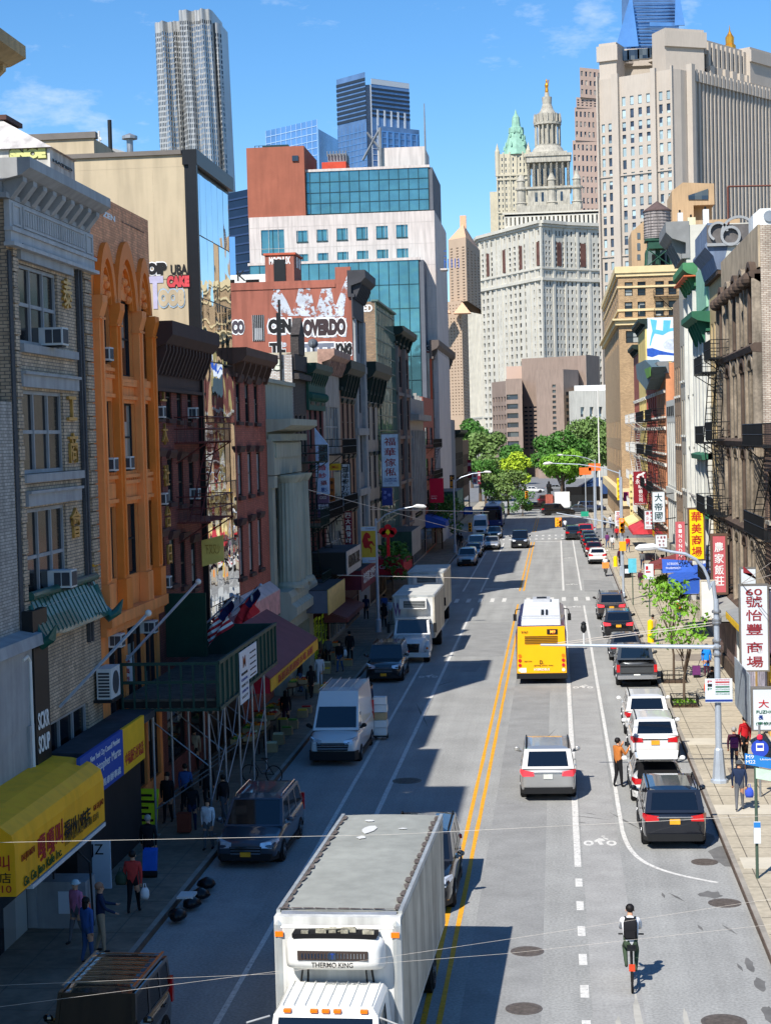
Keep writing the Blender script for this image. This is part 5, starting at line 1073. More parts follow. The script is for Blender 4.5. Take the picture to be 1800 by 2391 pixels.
def rsimple(name,label,u0,u1,H,mt,nu,floors,hw_,wf,frame_m=None,glass=None,corn=None,sills=None,lint=None,side=None,depth=14,mull=0,rec=.14,F=None,z0=0,ground=True,par=.5):
 F=F or FR;T=thing(name,label,'building',(XR,(u0+u1)/2,0));W=[]
 for z in floors:W+=grid(u0+.3,u1-.3,z,z+hw_,nu,1,wf,.999)
 street_wall(T,F,u0,u1,H,mt,W+([(u0+.4,u1-.4,.3,3.2)]if ground else[]),frame_m=frame_m or blackm,glass=glass,sills=sills,lint=lint,side=side,depth=depth,mull=mull,rec=rec,par=par)
 if corn:cornice(T,F,u0-.1,u1+.1,H-corn[0]*.9,corn[0],corn[1],corn[2],corn[3],bh=corn[4]if len(corn)>4 else None)
 return T
zr=lambda q_,x,y:FR.pix(*q_(x,y))[1]
br_red=mat('brick_whitewashed',brick=(S(176,166,150),S(128,98,84),.24,.085),var=.22,scale=.45,streak=.25);brn_s=mat('brownstone',S(134,122,106),rough=.9,var=.42,scale=.8,streak=.4,fine=(7,.2));brn_d=mat('brownstone_sooty',S(84,70,60),rough=.9,var=.35,scale=1.2)
greyst=mat('stone_grey_right',S(166,160,146),var=.14,streak=.2);palest=mat('stone_pale_right',S(196,196,188),var=.1,streak=.15);mint=mat('paint_mint',S(178,196,180),var=.1,streak=.15)
T=rsimple('signboard_shop_building','low brick building at the right edge carrying the big white signboards',56,79.9,13.2,mat('brick_brown_right',brick=(S(118,96,82),S(60,52,48),.24,.1),var=.2),7,[4.8,8.8],2.2,.45,sills=greyst)
fire_escape(T,FR,72,79.5,[8.3,12.2],blackm,pj=1.)
u0,u1=80.,97.5;H2=zr(qn,650,360);T=thing('ornate_brownstone','sooty ornate brownstone building with carved window bays on the right','building',(XR,89,0))
W=[];fl=[(4.4,2.9),(8.6,3.0),(12.8,3.0),(17.2,2.9)]
n=5
for z,h in fl:
 for k in range(n):c=u0+(u1-u0)*(k+.5)/n;W.append((c-1.0,c+1.0,z,z+h))
street_wall(T,FR,u0,u1,H2,brn_s,W+[(u0+.5,u1-.5,.3,3.2)],frame_m=blackm,rec=.3,mull=1,depth=18,side=br_red,par=.2)
for k in range(n+1):
 u=u0+(u1-u0)*k/n;g=MB();FR.box(g,max(u0,u-.55),min(u1,u+.55),3.6,H2-2.2,.01,.28);FR.box(g,max(u0,u-.16),min(u1,u+.16),3.6,H2-2.4,.281,.42);part(T,'pier',g,brn_s,world=True)
for z,h in fl:
 g=MB();FR.prof(g,u0-.02,u1+.02,[(.01,z-.75),(.45,z-.7),(.55,z-.45),(.35,z-.3),(.01,z-.3)]);part(T,'belt_course',g,brn_d,world=True)
 for k in range(n):
  c=u0+(u1-u0)*(k+.5)/n;g=MB()
  for i in range(8):
   a0,a1=PI*i/8,PI*(i+1)/8;p=[(c+1.15*math.cos(a0),z+h-.1+.75*math.sin(a0)),(c+1.15*math.cos(a1),z+h-.1+.75*math.sin(a1)),(c+.85*math.cos(a1),z+h-.1+.5*math.sin(a1)),(c+.85*math.cos(a0),z+h-.1+.5*math.sin(a0))]
   g.hexa([FR.pt(u,zz_,.01)for u,zz_ in p],[FR.pt(u,zz_,.4)for u,zz_ in p])
  for s_ in(-1,1):
   c2=FR.pt(c+s_*1.05,0,.2);g.lathe(c2[0],c2[1],[(.13,z-.2),(.11,z+.1),(.1,z+h-.3),(.17,z+h-.1)],8)
  FR.box(g,c-.05,c+.05,z,z+h,-.1,.1);part(T,'window_surround',g,brn_d if(k+int(z))%2 else brn_s,world=True)
g=MB();zc=H2-2.3;FR.prof(g,u0,u1,[(.01,zc-.3),(.5,zc),(.55,zc+.2),(.01,zc+.3)]);o=part(T,'cornice',g,brn_d,world=True)
for k in range(9):g=MB();g.ball(FR.pt(u0+.8+k*2,zc-.1,.5),.33,8,6,sc=(1,1.4,1));part(o,'boss',g,brn_d,world=True)
g=MB();FR.box(g,u0,u1,H2-1.9,H2+.02,.005,.1);part(T,'parapet',g,mat('parapet_tan',S(172,154,128),var=.2,streak=.3),world=True)
fire_escape(T,FR,u1-4.4,u1-.4,[4.1,8.3,12.4,16.8],blackm,pj=1.15)
sd2=Fac((XR,u0),(XR+18,u0))
text(T,'graffiti','o',sd2.M(1.2,19.5,.02),2.6,mat('spray_haze',S(200,206,210),var=.3),offset=.02)
u0,u1=97.5,106.;z0=zr(qn,300,545);z1=zr(qn,300,290);T=thing('scroll_cornice_building','tan building with a blue-grey boxed cornice ending in a scroll','building',(XR,102,0));tan3=mat('paint_ochre_stone',S(176,154,112),var=.12,streak=.2)
W=[]
for z in(4.5,8.5,12.6,16.6):W+=grid(u0+.3,u1-.3,z,z+2.7,4,1,.5,.99)
street_wall(T,FR,u0,u1,z0+.3,tan3,W,frame_m=greyp,rec=.15,depth=16,side=palest)
g=MB();FR.prof(g,u0,u1,[(.01,z0-1.3),(.3,z0-1.25),(.5,z0-.5),(.85,z0-.1),(.95,z0),(.95,z0+.15),(.8,z0+.3),(.8,z1),(.01,z1),(-.3,z0)]);part(T,'cornice',g,mat('cornice_blue_grey',S(110,124,146),var=.15,streak=.2),world=True)
g=MB();FR.prof(g,u0+.02,u1,[(.01,z0-1.5),(.28,z0-1.5),(.28,z0-1.31),(.01,z0-1.31)]);part(T,'soffit',g,brn_d,world=True)
sc_=MB();c0=sd2;fs=Fac((XR-.85,u0-.03),(XR+6,u0-.03))
def ringf(F,cx,cz,r0,r1,d0,d1,mb,a0=0,a1=2*PI,n=22):
 for i in range(n):
  a,b=a0+(a1-a0)*i/n,a0+(a1-a0)*(i+1)/n;p=[(cx+r1*math.cos(a),cz+r1*math.sin(a)),(cx+r1*math.cos(b),cz+r1*math.sin(b)),(cx+r0*math.cos(b),cz+r0*math.sin(b)),(cx+r0*math.cos(a),cz+r0*math.sin(a))]
  mb.hexa([F.pt(u,z,d0)for u,z in p],[F.pt(u,z,d1)for u,z in p])
hz=(z1-z0);
ringf(fs,.62,z0+hz*.62,.42,.55,0,.2,sc_,0,PI*1.35);ringf(fs,1.75,z0+hz*.5,.86,1.0,0,.2,sc_,-.4,PI*1.05);ringf(fs,1.3,z0+hz*.42,.42,.56,0.02,.22,sc_)
fs.box(sc_,0,2.9,z0+.02,z0+.18,0,.2);part(T,'scroll',sc_,mat('scroll_stone',S(150,152,152),var=.2),world=True)
g=MB();fs.box(g,0.02,2.8,z0+.19,z1-.12,-.3,-.01);part(T,'scroll_panel',g,mat('scroll_dark',S(98,94,92),var=.25,scale=3),world=True)
fire_escape(T,FR,u0+.5,u1-2.5,[4.2,8.2,12.2,16.2],blackm,pj=1.2)
u0,u1=106.,114.3;H4=zr(qk,1090,572);T=thing('green_hood_pale_building','pale stone building with a deep green hood cornice and mint panels','building',(XR,110,0))
W=[]
for z,h in((4.4,2.6),(8.0,2.6),(11.6,2.8),(16.2,2.8)):W+=grid(u0+.4,u1-.4,z,z+h,3,1,.55,.99)
street_wall(T,FR,u0,u1,H4,palest,W,frame_m=blackm,rec=.2,depth=16,side=palest)
zc=zr(qk,1100,1130);cornice(T,FR,u0-.2,u1+.2,zc-.6,1.2,1.1,mat('hood_green',S(44,98,74),var=.15),5,bh=1.2)
for z in(7.5,11.1):g=MB();FR.prof(g,u0,u1,[(.01,z),(.6,z),(.65,z+.3),(.01,z+.45)]);part(T,'ledge',g,MATS['hood_green'],world=True)
g=MB();FR.box(g,u0+.5,u1-.5,zc+.9,zc+3.6,.01,.15);part(T,'panel',g,mat('panel_mint',S(140,184,158),var=.12),world=True)
for k in range(4):g=MB();FR.box(g,u0+(u1-u0)*k/3-.3 if 0<k<3 else(u0 if k==0 else u1-.6),u0+(u1-u0)*k/3+.3 if 0<k<3 else(u0+.6 if k==0 else u1),3.6,zc-.7,.012,.25);part(T,'pilaster',g,palest,world=True)
H=zr(qk,960,700);T=rsimple('orange_soffit_building','white narrow building with a green cornice and orange soffit',114.3,123.5,H,palest,4,[4.6,8.2,11.8,15.4],2.4,.5,corn=(1.5,.95,mat('cornice_leaf_green',S(70,126,84),var=.2),5,.9),sills=greyst)
g=MB();FR.box(g,114.2,123.6,H-.75,H-.66,.05,.9);part(T,'soffit',g,mat('soffit_orange',S(196,100,62),var=.15),world=True)
for k in range(3):g=MB();u=115+k*3.8;FR.box(g,u,u+.5,3.6,H-1.6,.01,.3);part(T,'pilaster',g,palest,world=True)
H=zr(qk,830,430);T=rsimple('grey_cornice_building','stone building with a big grey stepped cornice and pale side wall',123.5,131,H,greyst,3,[4.6,8.6,12.6,16.6],2.6,.55,corn=(2.6,1.4,mat('cornice_grey_right',S(130,130,128),var=.15),4,1.3),side=mat('stucco_pale_right',S(196,192,180),var=.08),sills=palest)
H=zr(qk,905,870);T=rsimple('brown_slim_building','slim brown brick building between grey stone and white striped fronts',131,138,H,mat('brick_light_brown',brick=(S(158,134,108),S(110,96,84),.24,.085),var=.15),3,[4.5,8.2,11.9,15.6],2.2,.45,sills=palest)
H=zr(qk,765,1800);T=thing('striped_modern_building','modern white front with tall dark vertical window stripes','building',(XR,143,0));W=[]
for a,b in((1.2,7.2),(8.4,H-1.8)):W+=grid(138.3,148.,a,b,4,1,.5,.999)
street_wall(T,FR,138,148.3,H,palest,W,frame_m=blackm,rec=.2,rails=3,depth=16)
g=MB();FR.box(g,138,148.3,7.3,8.2,.01,.15);part(T,'band',g,palest,world=True)
g=MB()
for k in range(4):FR.box(g,139.2+k*2.2,140.2+k*2.2,H-1.3,H-.5,.01,.06)
part(T,'grille',g,blackm,world=True)
H7=zr(qk,765,1465);T=rsimple('dark_attic_building','dark grey rear block with wide windows and white graffiti behind the striped front',138.2,148.2,H7,mat('stucco_dark_grey',S(120,114,106),var=.15),1,[H+.8],2.6,.8,F=Fac((XR+.8,0),(XR+.8,400)),glass=mat('glass_bluegrey',S(70,84,96),rough=.2,var=.3),ground=False,mull=7)
sd7=Fac((XR+.8,138.2),(XR+16,138.2));f7=Fac((XR+.8,0),(XR+.8,400));graffiti(T,f7,[('PN',qk(825,1500),26,12,inkw,inkk)],d=.02)
blocks=[('salmon_tenement','salmon tenement with black fire escapes beside the striped white front',148.3,162,zr(qk,700,1500),mat('paint_salmon',S(206,140,100),var=.15,streak=.2)),('red_tenement','brick-red tenement with fire escapes and green awning hood near the crossing',162,180,zr(qk,640,1540),mat('paint_brick_red',S(178,88,70),var=.15,streak=.2)),('mural_tenement','yellow tenement whose side wall carries a blue and white mural',180,195,zr(qk,590,1075),mat('paint_straw',S(214,190,120),var=.12,streak=.2)),('brick_corner_tenement','brick tenement at the crossing corner with white railings',195,207,zr(qk,440,1400),mat('brick_corner_red',brick=(S(150,84,70),S(110,66,58),.24,.085),var=.2))]
for i,(nm,lb,a,b,H,mt)in enumerate(blocks):
 T=rsimple(nm,lb,a,b,H,mt,5,[4.6,7.8,11,14.2]if H>17 else[4.6,7.8,11],2.,.45,sills=palest,lint=palest,corn=(1.,.7,dgr if i else MATS['cornice_grey_right'],6))
 fire_escape(T,FR,a+1.5,b-1.5,[z for z in(4.3,7.5,10.7,13.9)if z<H-2.5],[blackm,blackm,mat('fire_escape_white',S(200,200,196)),MATS['fire_escape_white']][i],pj=1.2,step=.3)
 if i==2:
  sm=Fac((XR,180),(XR+14,180));g=MB();r_=sm.rect(*qk(590,1080),*qk(885,1450));sm.box(g,max(.02,r_[0]),r_[1],r_[2],r_[3],.01,.05);o=part(T,'mural',g,mat('mural_white',S(216,220,224),var=.05),world=True)
  for pl,mt2 in(([(620,1090),(680,1100),(670,1180),(730,1190),(735,1100),(800,1100),(790,1170),(860,1160),(880,1090),(880,1110),(850,1185),(780,1200),(730,1230),(660,1215),(640,1260),(625,1320),(615,1320),(630,1230),(640,1190)],mat('mural_sky',S(90,178,226),var=.15)),([(592,1345),(640,1340),(700,1360),(760,1375),(880,1395),(880,1410),(760,1400),(690,1400),(640,1420),(595,1410)],mat('mural_blue',S(40,84,170),var=.3,scale=2)),([(725,1310),(770,1265),(840,1255),(885,1265),(885,1370),(800,1360),(745,1345)],mat('mural_cloud',S(190,196,206),var=.3,scale=2))):
   g=MB();g.add([sm.pt(*sm.pix(*qk(*p)),.056)for p in pl],[tuple(range(len(pl)))]);part(o,'mural_shape',g,mt2,world=True)
T=thing('roof_hood','green and grey angular canopy hood projecting over the painted tenements','hood',(XR,172,15));g=MB()
p=[FR.pt(*FR.pix(*qk(*k)))for k in((600,1480),(690,1440),(760,1500),(750,1590),(700,1700),(610,1600))];g.extr(p,(-1.2,0,0));part(T,'hood_panel',g,mat('hood_slate',S(92,112,118),var=.2),world=True)
g=MB();p=[FR.pt(*FR.pix(*qk(*k)),1.25)for k in((700,1520),(755,1500),(755,1580),(725,1600))];g.extr(p,(-.1,0,0));part(T,'green_panel',g,mat('hood_leaf',S(96,140,70),var=.2),world=True)
A=on('X',*qk(345,700),XR);zt=zr(qk,345,625);zt=float(on('Y',*qk(345,640),235.)[2]);tanb=mat('brick_tan_corner',brick=(S(176,148,112),S(140,114,86),.3,.12),var=.12,scale=.4);creamt=mat('terracotta_trim',S(216,194,148),var=.08)
T=thing('tan_corner_building','tan brick corner building with cream cornices under the wooden water tank','building',(12,236,0))
x0=float(on('Y',*qk(345,900),235.)[0]);x1=float(on('Y',*qk(900,900),235.)[0])+6;fB=Fac((x0,235),(x1,235));fS=Fac((x0,235),(x0,302))
zy=lambda y:float(on('Y',*qk(500,y),235.)[2])
W=[]
for(ya,yb)in((768,800),(825,888),(940,1070)):
 for xa,xb in((400,470),(512,582),(665,740),(778,850)):r_=fB.rect(*qk(xa,ya),*qk(xb,yb));W.append((r_[0],r_[1],zy(yb),zy(ya)))
for z in(3.5,7.2,10.9):W+=[(u,u+1.6,z,z+2.3)for u in(3.,6,11,14.5)]
r_=fB.rect(*qk(410,1185),*qk(540,1295));W.append((r_[0],r_[1],zy(1295),zy(1190)))
WS=[(u,u+1.7,z,z+2.4)for z in(4,8,12,zy(1295),zy(1060),zy(885))for u in np.arange(4,62,6.2)]
g=MB();fB.wall(g,0,fB.L,0,zt,W,.35);fS.wall(g,0,fS.L,0,zt,WS,.35);g.quad((x0,235,zt-.4),(x1,235,zt-.4),(x1,302,zt-.4),(x0,302,zt-.4));g.box(x1-.2,x1,235.1,302,0,zt-.3);part(T,'wall',g,tanb,world=True)
add_windows(T,fB,W,glassd,blackm,.3,.1,1,0);add_windows(T,fS,WS,glassd,blackm,.3,.1,1,0,limit=80)
for(ya,yb,d)in((635,690,.45),(690,720,.25),(802,818,.15),(1000,1020,.15),(1085,1100,.9),(1100,1140,.5)):
 g=MB();fB.box(g,-d,fB.L,zy(yb),zy(ya)+(.02 if ya==635 else 0),.01,d);fS.box(g,-d+.02,fS.L,zy(yb),zy(ya)+.01,.011,d);part(T,'cornice',g,creamt,world=True)
g=MB();fS.box(g,-.3,fS.L,4,5.2,.012,.8);fB.box(g,-.3,fB.L,4,5.2,.013,.8);fB.box(g,-.2,4,2.8,4,.012,.4);part(T,'shop_cornice',g,creamt,world=True)
fire_escape(T,fB,fB.pix(*qk(650,880))[0],fB.pix(*qk(880,880))[0],[zy(1085)+.2,zy(905)],blackm,pj=1.1,step=.4)
p=on('Y',*qk(685,400),240.);zb=p[2];ztk=on('Y',*qk(685,160),240.)[2];rr=(800-572)/2*.27027*240/4000
T=thing('water_tank','round wooden rooftop water tank with conical lid on green steel legs','water tank',(p[0],240,zt));wood=mat('tank_wood',S(150,142,138),rough=.9,var=.15,scale=.6,streak=.45)
m_=MB();n=40
m_.loft([[(p[0]+rr*k_*(1-.012*(i%2))*math.cos(2*PI*i/n),240+rr*k_*(1-.012*(i%2))*math.sin(2*PI*i/n),z)for i in range(n)]for k_,z in((1.0,zb),(.985,ztk))]);o=part(T,'barrel',m_,wood,world=True)
for k in range(11):m_=MB();z=zb+(ztk-zb)*(k/10)**1.25;m_.lathe(p[0],240,[(rr*1.0+.005,z),(rr*1.0+.05,z+.02),(rr*1.0+.05,z+.06),(rr*1.0+.005,z+.08)],40);part(o,'hoop',m_,mat('hoop_steel',S(120,114,112),metal=.3),world=True)
m_=MB();m_.lathe(p[0],240,[(rr*1.06,ztk-.05),(rr*1.06,ztk+.1),(.15,ztk+1.35),(.02,ztk+1.45)],24);part(T,'conical_roof',m_,mat('tank_roof',S(92,76,72),var=.2),world=True)
gs=mat('tank_steel_green',S(34,74,58),rough=.6,var=.2)
for sx in(-1,1):
 for sy in(-1,1):m_=MB();m_.rod((p[0]+sx*rr*.8,240+sy*rr*.8,zb-1.3),(p[0]+sx*rr*.95,240+sy*rr*.9,zt-.4),.16);part(T,'leg',m_,gs,world=True)
m_=MB();m_.box(p[0]-rr*.95,p[0]+rr*.95,240-rr*.95,240+rr*.95,zb-.35,zb-.01);m_.box(p[0]-rr*.75,p[0]+rr*.75,240-rr*.85,240+rr*.85,zb-1.4,zb-.36);part(T,'platform',m_,gs,world=True)
m_=MB()
for a,b in(((-.85,-.85),(.9,-.9)),((.85,-.85),(-.9,-.9))):m_.rod((p[0]+a[0]*rr,240+a[1]*rr,zb-1.4),(p[0]+b[0]*rr,240+b[1]*rr,zt+.2),.08)
m_.lathe(p[0],240,[(.35,zt-.3),(.35,zb-.5)],10);part(T,'bracing',m_,gs,world=True)
T=thing('rooftop_shed','small dark-windowed rooftop shed under the water tank','rooftop structure',(p[0],245,zt));a=on('Y',*qk(585,495),246.);b=on('Y',*qk(790,495),246.);g=MB();g.box(a[0],b[0],246,250,zt-.5,a[2]);part(T,'wall',g,mat('shed_green_grey',S(96,112,110),var=.2),world=True)
fs_=Fac((a[0],246),(b[0],246));g=MB()
for k in range(3):fs_.box(g,.8+k*fs_.L*.32,.8+k*fs_.L*.32+fs_.L*.22,zt+.4,a[2]-.6,.01,.04)
part(T,'window',g,darkm,world=True)
for(xa,ya,xb,yb,lb)in((860,170,908,390,'tall white antenna panel standing left on the roof behind the stone building'),(945,210,1015,325,'cream antenna panel in the middle of the roof cluster'),(1078,140,1132,370,'tall white antenna panel standing right on the roof beside the scroll cornice')):
 Y_=140.;a=on('Y',*qk(xa,ya),Y_);b=on('Y',*qk(xb,yb),Y_);T=thing('antenna_panel',lb,'antenna',(a[0],Y_,b[2]-2),group='rooftop antenna panels');g=MB();g.box(a[0],b[0],Y_,Y_+.5,b[2],a[2]);part(T,'panel',g,mat('antenna_cream',S(214,206,170))if xa==945 else white_p,world=True);g=MB();g.rod(((a[0]+b[0])/2,Y_+.7,b[2]-3),((a[0]+b[0])/2,Y_+.7,a[2]+.3),.08);g.rod(((a[0]+b[0])/2,Y_+.5,b[2]+.5),((a[0]+b[0])/2,Y_+.75,b[2]+.5),.08);part(T,'mast',g,blackm,world=True)
a=on('Y',*qn(330,10),100.);T=thing('pipe_frame','rusty pipe frame standing on the roof at the right edge','pipe frame',(a[0],100,H2));g=MB();zz_=on('Y',*q1(1455,905),100.);g.rod((zz_[0],100,20),(zz_[0],100,zz_[2]),.06);b=on('Y',*q1(1680,900),100.);g.rod((zz_[0],100,zz_[2]),(b[0],100,b[2]),.05);g.rod((b[0],100,20),(b[0],100,b[2]),.06);part(T,'pipe',g,mat('rust',S(110,66,54),rough=.8),world=True)
a=on('Y',*qn(735,240),88.);T=thing('rooftop_fan','white rooftop extractor fan housing above the whitewashed brick wall','rooftop fan',(a[0],88,a[2]));g=MB();g.extr([(a[0]-.6,88,a[2]-2),(a[0]-.6,88,a[2]+.1),(a[0]-.25,88,a[2]+.4),(a[0]+2.5,88,a[2]+.4),(a[0]+2.5,88,a[2]-2)],(0,2,0));part(T,'housing',g,white_p,world=True);g=MB();g.tube([(a[0]+.2,87.9,a[2]),(a[0]+.2,88.1,a[2])],.28,16);part(T,'fan',g,mat('galvanised'),world=True)
q6=qq(1150,1050,.24024);qz=qq(1300,1750,.3003);q72=qq(1000,1100,.24024)
signw=mat('sign_white',S(206,214,222),rough=.5,var=.06,scale=1);signm=mat('sign_maroon',S(132,30,42),rough=.5,var=.08);signy=mat('sign_yellow',S(244,206,16),rough=.5,var=.05);signrose=mat('sign_rose',S(188,92,98),rough=.6,var=.12);signb=mat('sign_blue',S(40,56,128),rough=.5,var=.1);signdk=mat('sign_frame',S(110,108,104),rough=.5,var=.15);signbr=mat('sign_frame_brown',S(96,74,60),rough=.6,var=.2);green_d=mat('shed_green',S(34,66,58),rough=.6,var=.2,scale=1.5);pole_m=mat('pole_silver',S(176,186,198),rough=.4,metal=.3,var=.12,scale=2);galv=mat('galvanised')
def y_for(px,py,X):return float(on('X',px,py,X)[1])
def sign(name,label,x0,y0,x1,y1,Y,bg,fr=None,chars=None,ink=None,cat='sign',group=None,th=.22,fw=.06,csize=.62,lines=(),pad=(.03,.03),br=None):
 0
 a=on('Y',x0,y0,Y);b=on('Y',x1,y1,Y);xm=(x0+x1)/2;X0,X1=float(on('Y',x0,(y0+y1)/2,Y)[0]),float(on('Y',x1,(y0+y1)/2,Y)[0]);z1,z0=float(on('Y',xm,y0,Y)[2]),float(on('Y',xm,y1,Y)[2])
 T=thing(name,label,cat,((X0+X1)/2,Y,z0),group=group);W,H=X1-X0,z1-z0
 g=MB();g.box(X0,X1,Y,Y+th,z0,z1);o=part(T,'board',g,bg,world=True)
 if fr:
  g=MB();
  for r_ in((X0-fw,X1+fw,z1,z1+fw),(X0-fw,X1+fw,z0-fw,z0),(X0-fw,X0,z0,z1),(X1,X1+fw,z0,z1)):g.box(r_[0],r_[1],Y-.02,Y+th+.02,r_[2],r_[3])
  part(T,'frame',g,fr,world=True)
 if br:g=MB();g.rod(((X0 if br<0 else X1),Y+th/2,z1-.2),(XL if br<0 else XR,Y+th/2,z1-.1),.04);g.rod(((X0 if br<0 else X1),Y+th/2,z0+.2),(XL if br<0 else XR,Y+th/2,z0+.3),.04);part(T,'bracket',g,blackm,world=True)
 F=Fac((X0,Y),(X1,Y));
 if chars:
  n=len(chars);dz=H*(1-2*pad[1])/n
  for i,c in enumerate(chars):
   if c!=' ':text(o,'lettering',c,F.M(W/2,z1-H*pad[1]-dz*(i+.5),.012),1,ink,fit=(W*csize,min(dz*.86,W*csize*1.15)),offset=.012,extrude=.004)
 for(t,cx,cy,w_,h_,ik)in lines:text(o,'lettering',t,F.M(W*cx,z1-H*cy,.014),1,ik,fit=(W*w_,H*h_),extrude=.004,offset=.008)
 return T,F,o
sign('vertical_sign','white vertical light box with maroon number 60 and five characters, nearest on the right',*qo(575,520),*qo(850,1395),70,signw,signdk,None,None,lines=[('60',.5,.075,.62,.075,inkmar)]+[(c,.5,y,.62,.13,inkmar)for c,y in(('號',.19),('怡',.35),('豐',.515),('商',.73),('場',.90))],br=1)
sign('vertical_sign','white vertical light box with red characters cut by the right edge of the photo',*qo(862,530),*qo(1140,1215),70.4,signw,signdk,None,None,lines=[(c,.35,y,.5,.17,inkr)for c,y in(('福',.12),('州',.36),('商',.62),('會',.86))],br=1)
sign('vertical_sign','white square sign with a maroon fan logo above the number 60 sign',*qo(575,345),*qo(725,505),82,signw,signdk,br=1)
a=on('Y',*qo(600,470),81.97);b=on('Y',*qo(690,385),81.97);g=MB();g.extr([(a[0],81.985,b[2]),(b[0],81.985,b[2]-.05),(b[0],81.985,a[2]+.3),(a[0]+.7,81.985,a[2]),(a[0],81.985,a[2]+.7)],(0,-.01,0));part([o for o in C.objects if o.name.startswith('board')][-1],'logo',g,inkmar,world=True)
T,F,o=sign('light_box_sign','big white light box with red and green lettering above the pavement at the right edge',*qo(700,1590),*qo(960,2010),64,signw,signdk,lines=[('大',.42,.36,.42,.2,inkr),('FUZHOU',.55,.56,.85,.075,inkg),('長',.3,.70,.2,.11,inkb),('樂',.8,.70,.2,.11,inkb),('(李依杰)',.5,.85,.8,.09,inkg)],th=.3)
g=MB();x0=T.location[0]-F.L/2;z0=T.location[2];g.box(x0-.1,x0-.065,64.2,69.5,z0+.05,z0+2.0);part(T,'side_panel',g,mat('sign_side',S(150,160,168),var=.2,scale=2),world=True)
sign('vertical_sign','maroon sign with four white characters hung on the ornate brownstone',*qo(285,5),*qo(415,590),93,signrose,signbr,'農家飯莊',inkw,csize=.74,pad=(.03,.1),fw=.12,br=1)
sign('vertical_sign','bright yellow vertical sign with four dark red characters',*ql(962,1070),*ql(1082,1500),106,signy,signbr,'華美商場',inkr,csize=.74,fw=.1,br=1)
sign('vertical_sign','rose red vertical sign with white Latin letters reading down BINONDO',*ql(842,1178),*ql(922,1508),118,signrose,None,'BINONDO',inkw,csize=.34,pad=(.03,.05),br=1)
sign('vertical_sign','white vertical sign with three large dark green characters',*ql(642,920),*ql(745,1178),139,signw,signdk,'大帝國',mat('ink_teal',S(20,60,64),var=0),csize=.66,br=1)
sign('vertical_sign','white sign with red characters in two columns beside the three character sign',*ql(574,1082),*ql(652,1238),152,signw,signdk,lines=[(c,.3,y,.36,.2,inkr)for c,y in(('南',.15),('少',.42),('林',.68))]+[(c,.75,y,.28,.14,inkr)for c,y in(('素',.12),('食',.3),('餐',.5),('廳',.7))]+[('VEGETARIAN',.5,.9,.8,.05,inkr)],br=1)
sign('shop_sign','small white sign with three columns of dark red characters low over the pavement',*ql(668,1292),*ql(765,1398),146,signw,signdk,lines=[(c,x,y,.2,.22,inkmar)for c,x,y in(('大','.2',.2),)]if 0 else[('大',.2,.2,.2,.2,inkmar),('福',.5,.2,.2,.2,inkmar),('醫',.8,.2,.2,.2,inkmar),('中',.35,.5,.2,.2,inkmar),('診',.7,.5,.2,.2,inkmar),('金',.35,.8,.2,.2,inkmar),('生',.7,.8,.2,.2,inkmar)])
sign('vertical_sign','dark red banner sign with a white horse emblem and white characters near the crossing',*ql(478,742),*ql(598,1030),172,signm,None,None,None,lines=[('永',.3,.3,.32,.15,inkw),('昌',.72,.29,.32,.15,inkw),('眼',.5,.46,.3,.11,inkw),('鏡',.5,.6,.3,.12,inkw),('公',.5,.73,.3,.11,inkw),('司',.5,.86,.28,.1,inkw),('Eternal Optical Inc',.5,.965,.85,.035,inkw)],br=1)
T_=[o for o in C.objects if o.name.startswith('board')][-1];F=Fac((float(on('Y',*ql(478,900),172)[0]),172),(float(on('Y',*ql(598,900),172)[0]),172));g=MB()
for pl in([(500,790),(520,765),(545,760),(560,748),(580,752),(568,765),(555,775),(525,782),(510,800)],[(545,770),(560,772),(568,795),(560,795)],[(520,780),(530,778),(522,800),(512,800)]):g.add([F.pt(*F.pix(*ql(*p)),.02)for p in pl],[tuple(range(len(pl)))])
part(T_,'emblem',g,inkw,world=True)
sign('vertical_sign','narrow yellow vertical sign with dark lettering beyond the dark red banner',*ql(444,770),*ql(470,1120),176,mat('sign_pale_yellow',S(222,206,140)),None,'西海魚翅酒家',inkk,csize=.7,br=1)
sign('blank_sign','blank white upright panel beside the curved lamp arm',*qo(165,475),*qo(300,860),90,white_p,mat('frame_beige',S(190,180,160)))
sign('vertical_sign','white narrow sign with red characters among the far right shops',*ql(318,1085),*ql(370,1215),190,signw,None,'花園餐',inkr,csize=.6)
sign('shop_banner','yellow vertical banner hanging at the far right corner building',*ql(335,800),*ql(372,990),226,signy,None,'中央藥房',mat('ink_brown',S(120,60,20),var=0),csize=.7)
sign('shop_banner','magenta square banner at the far right corner building',*ql(390,920),*ql(436,1000),228,mat('sign_magenta',S(150,40,90)),None)
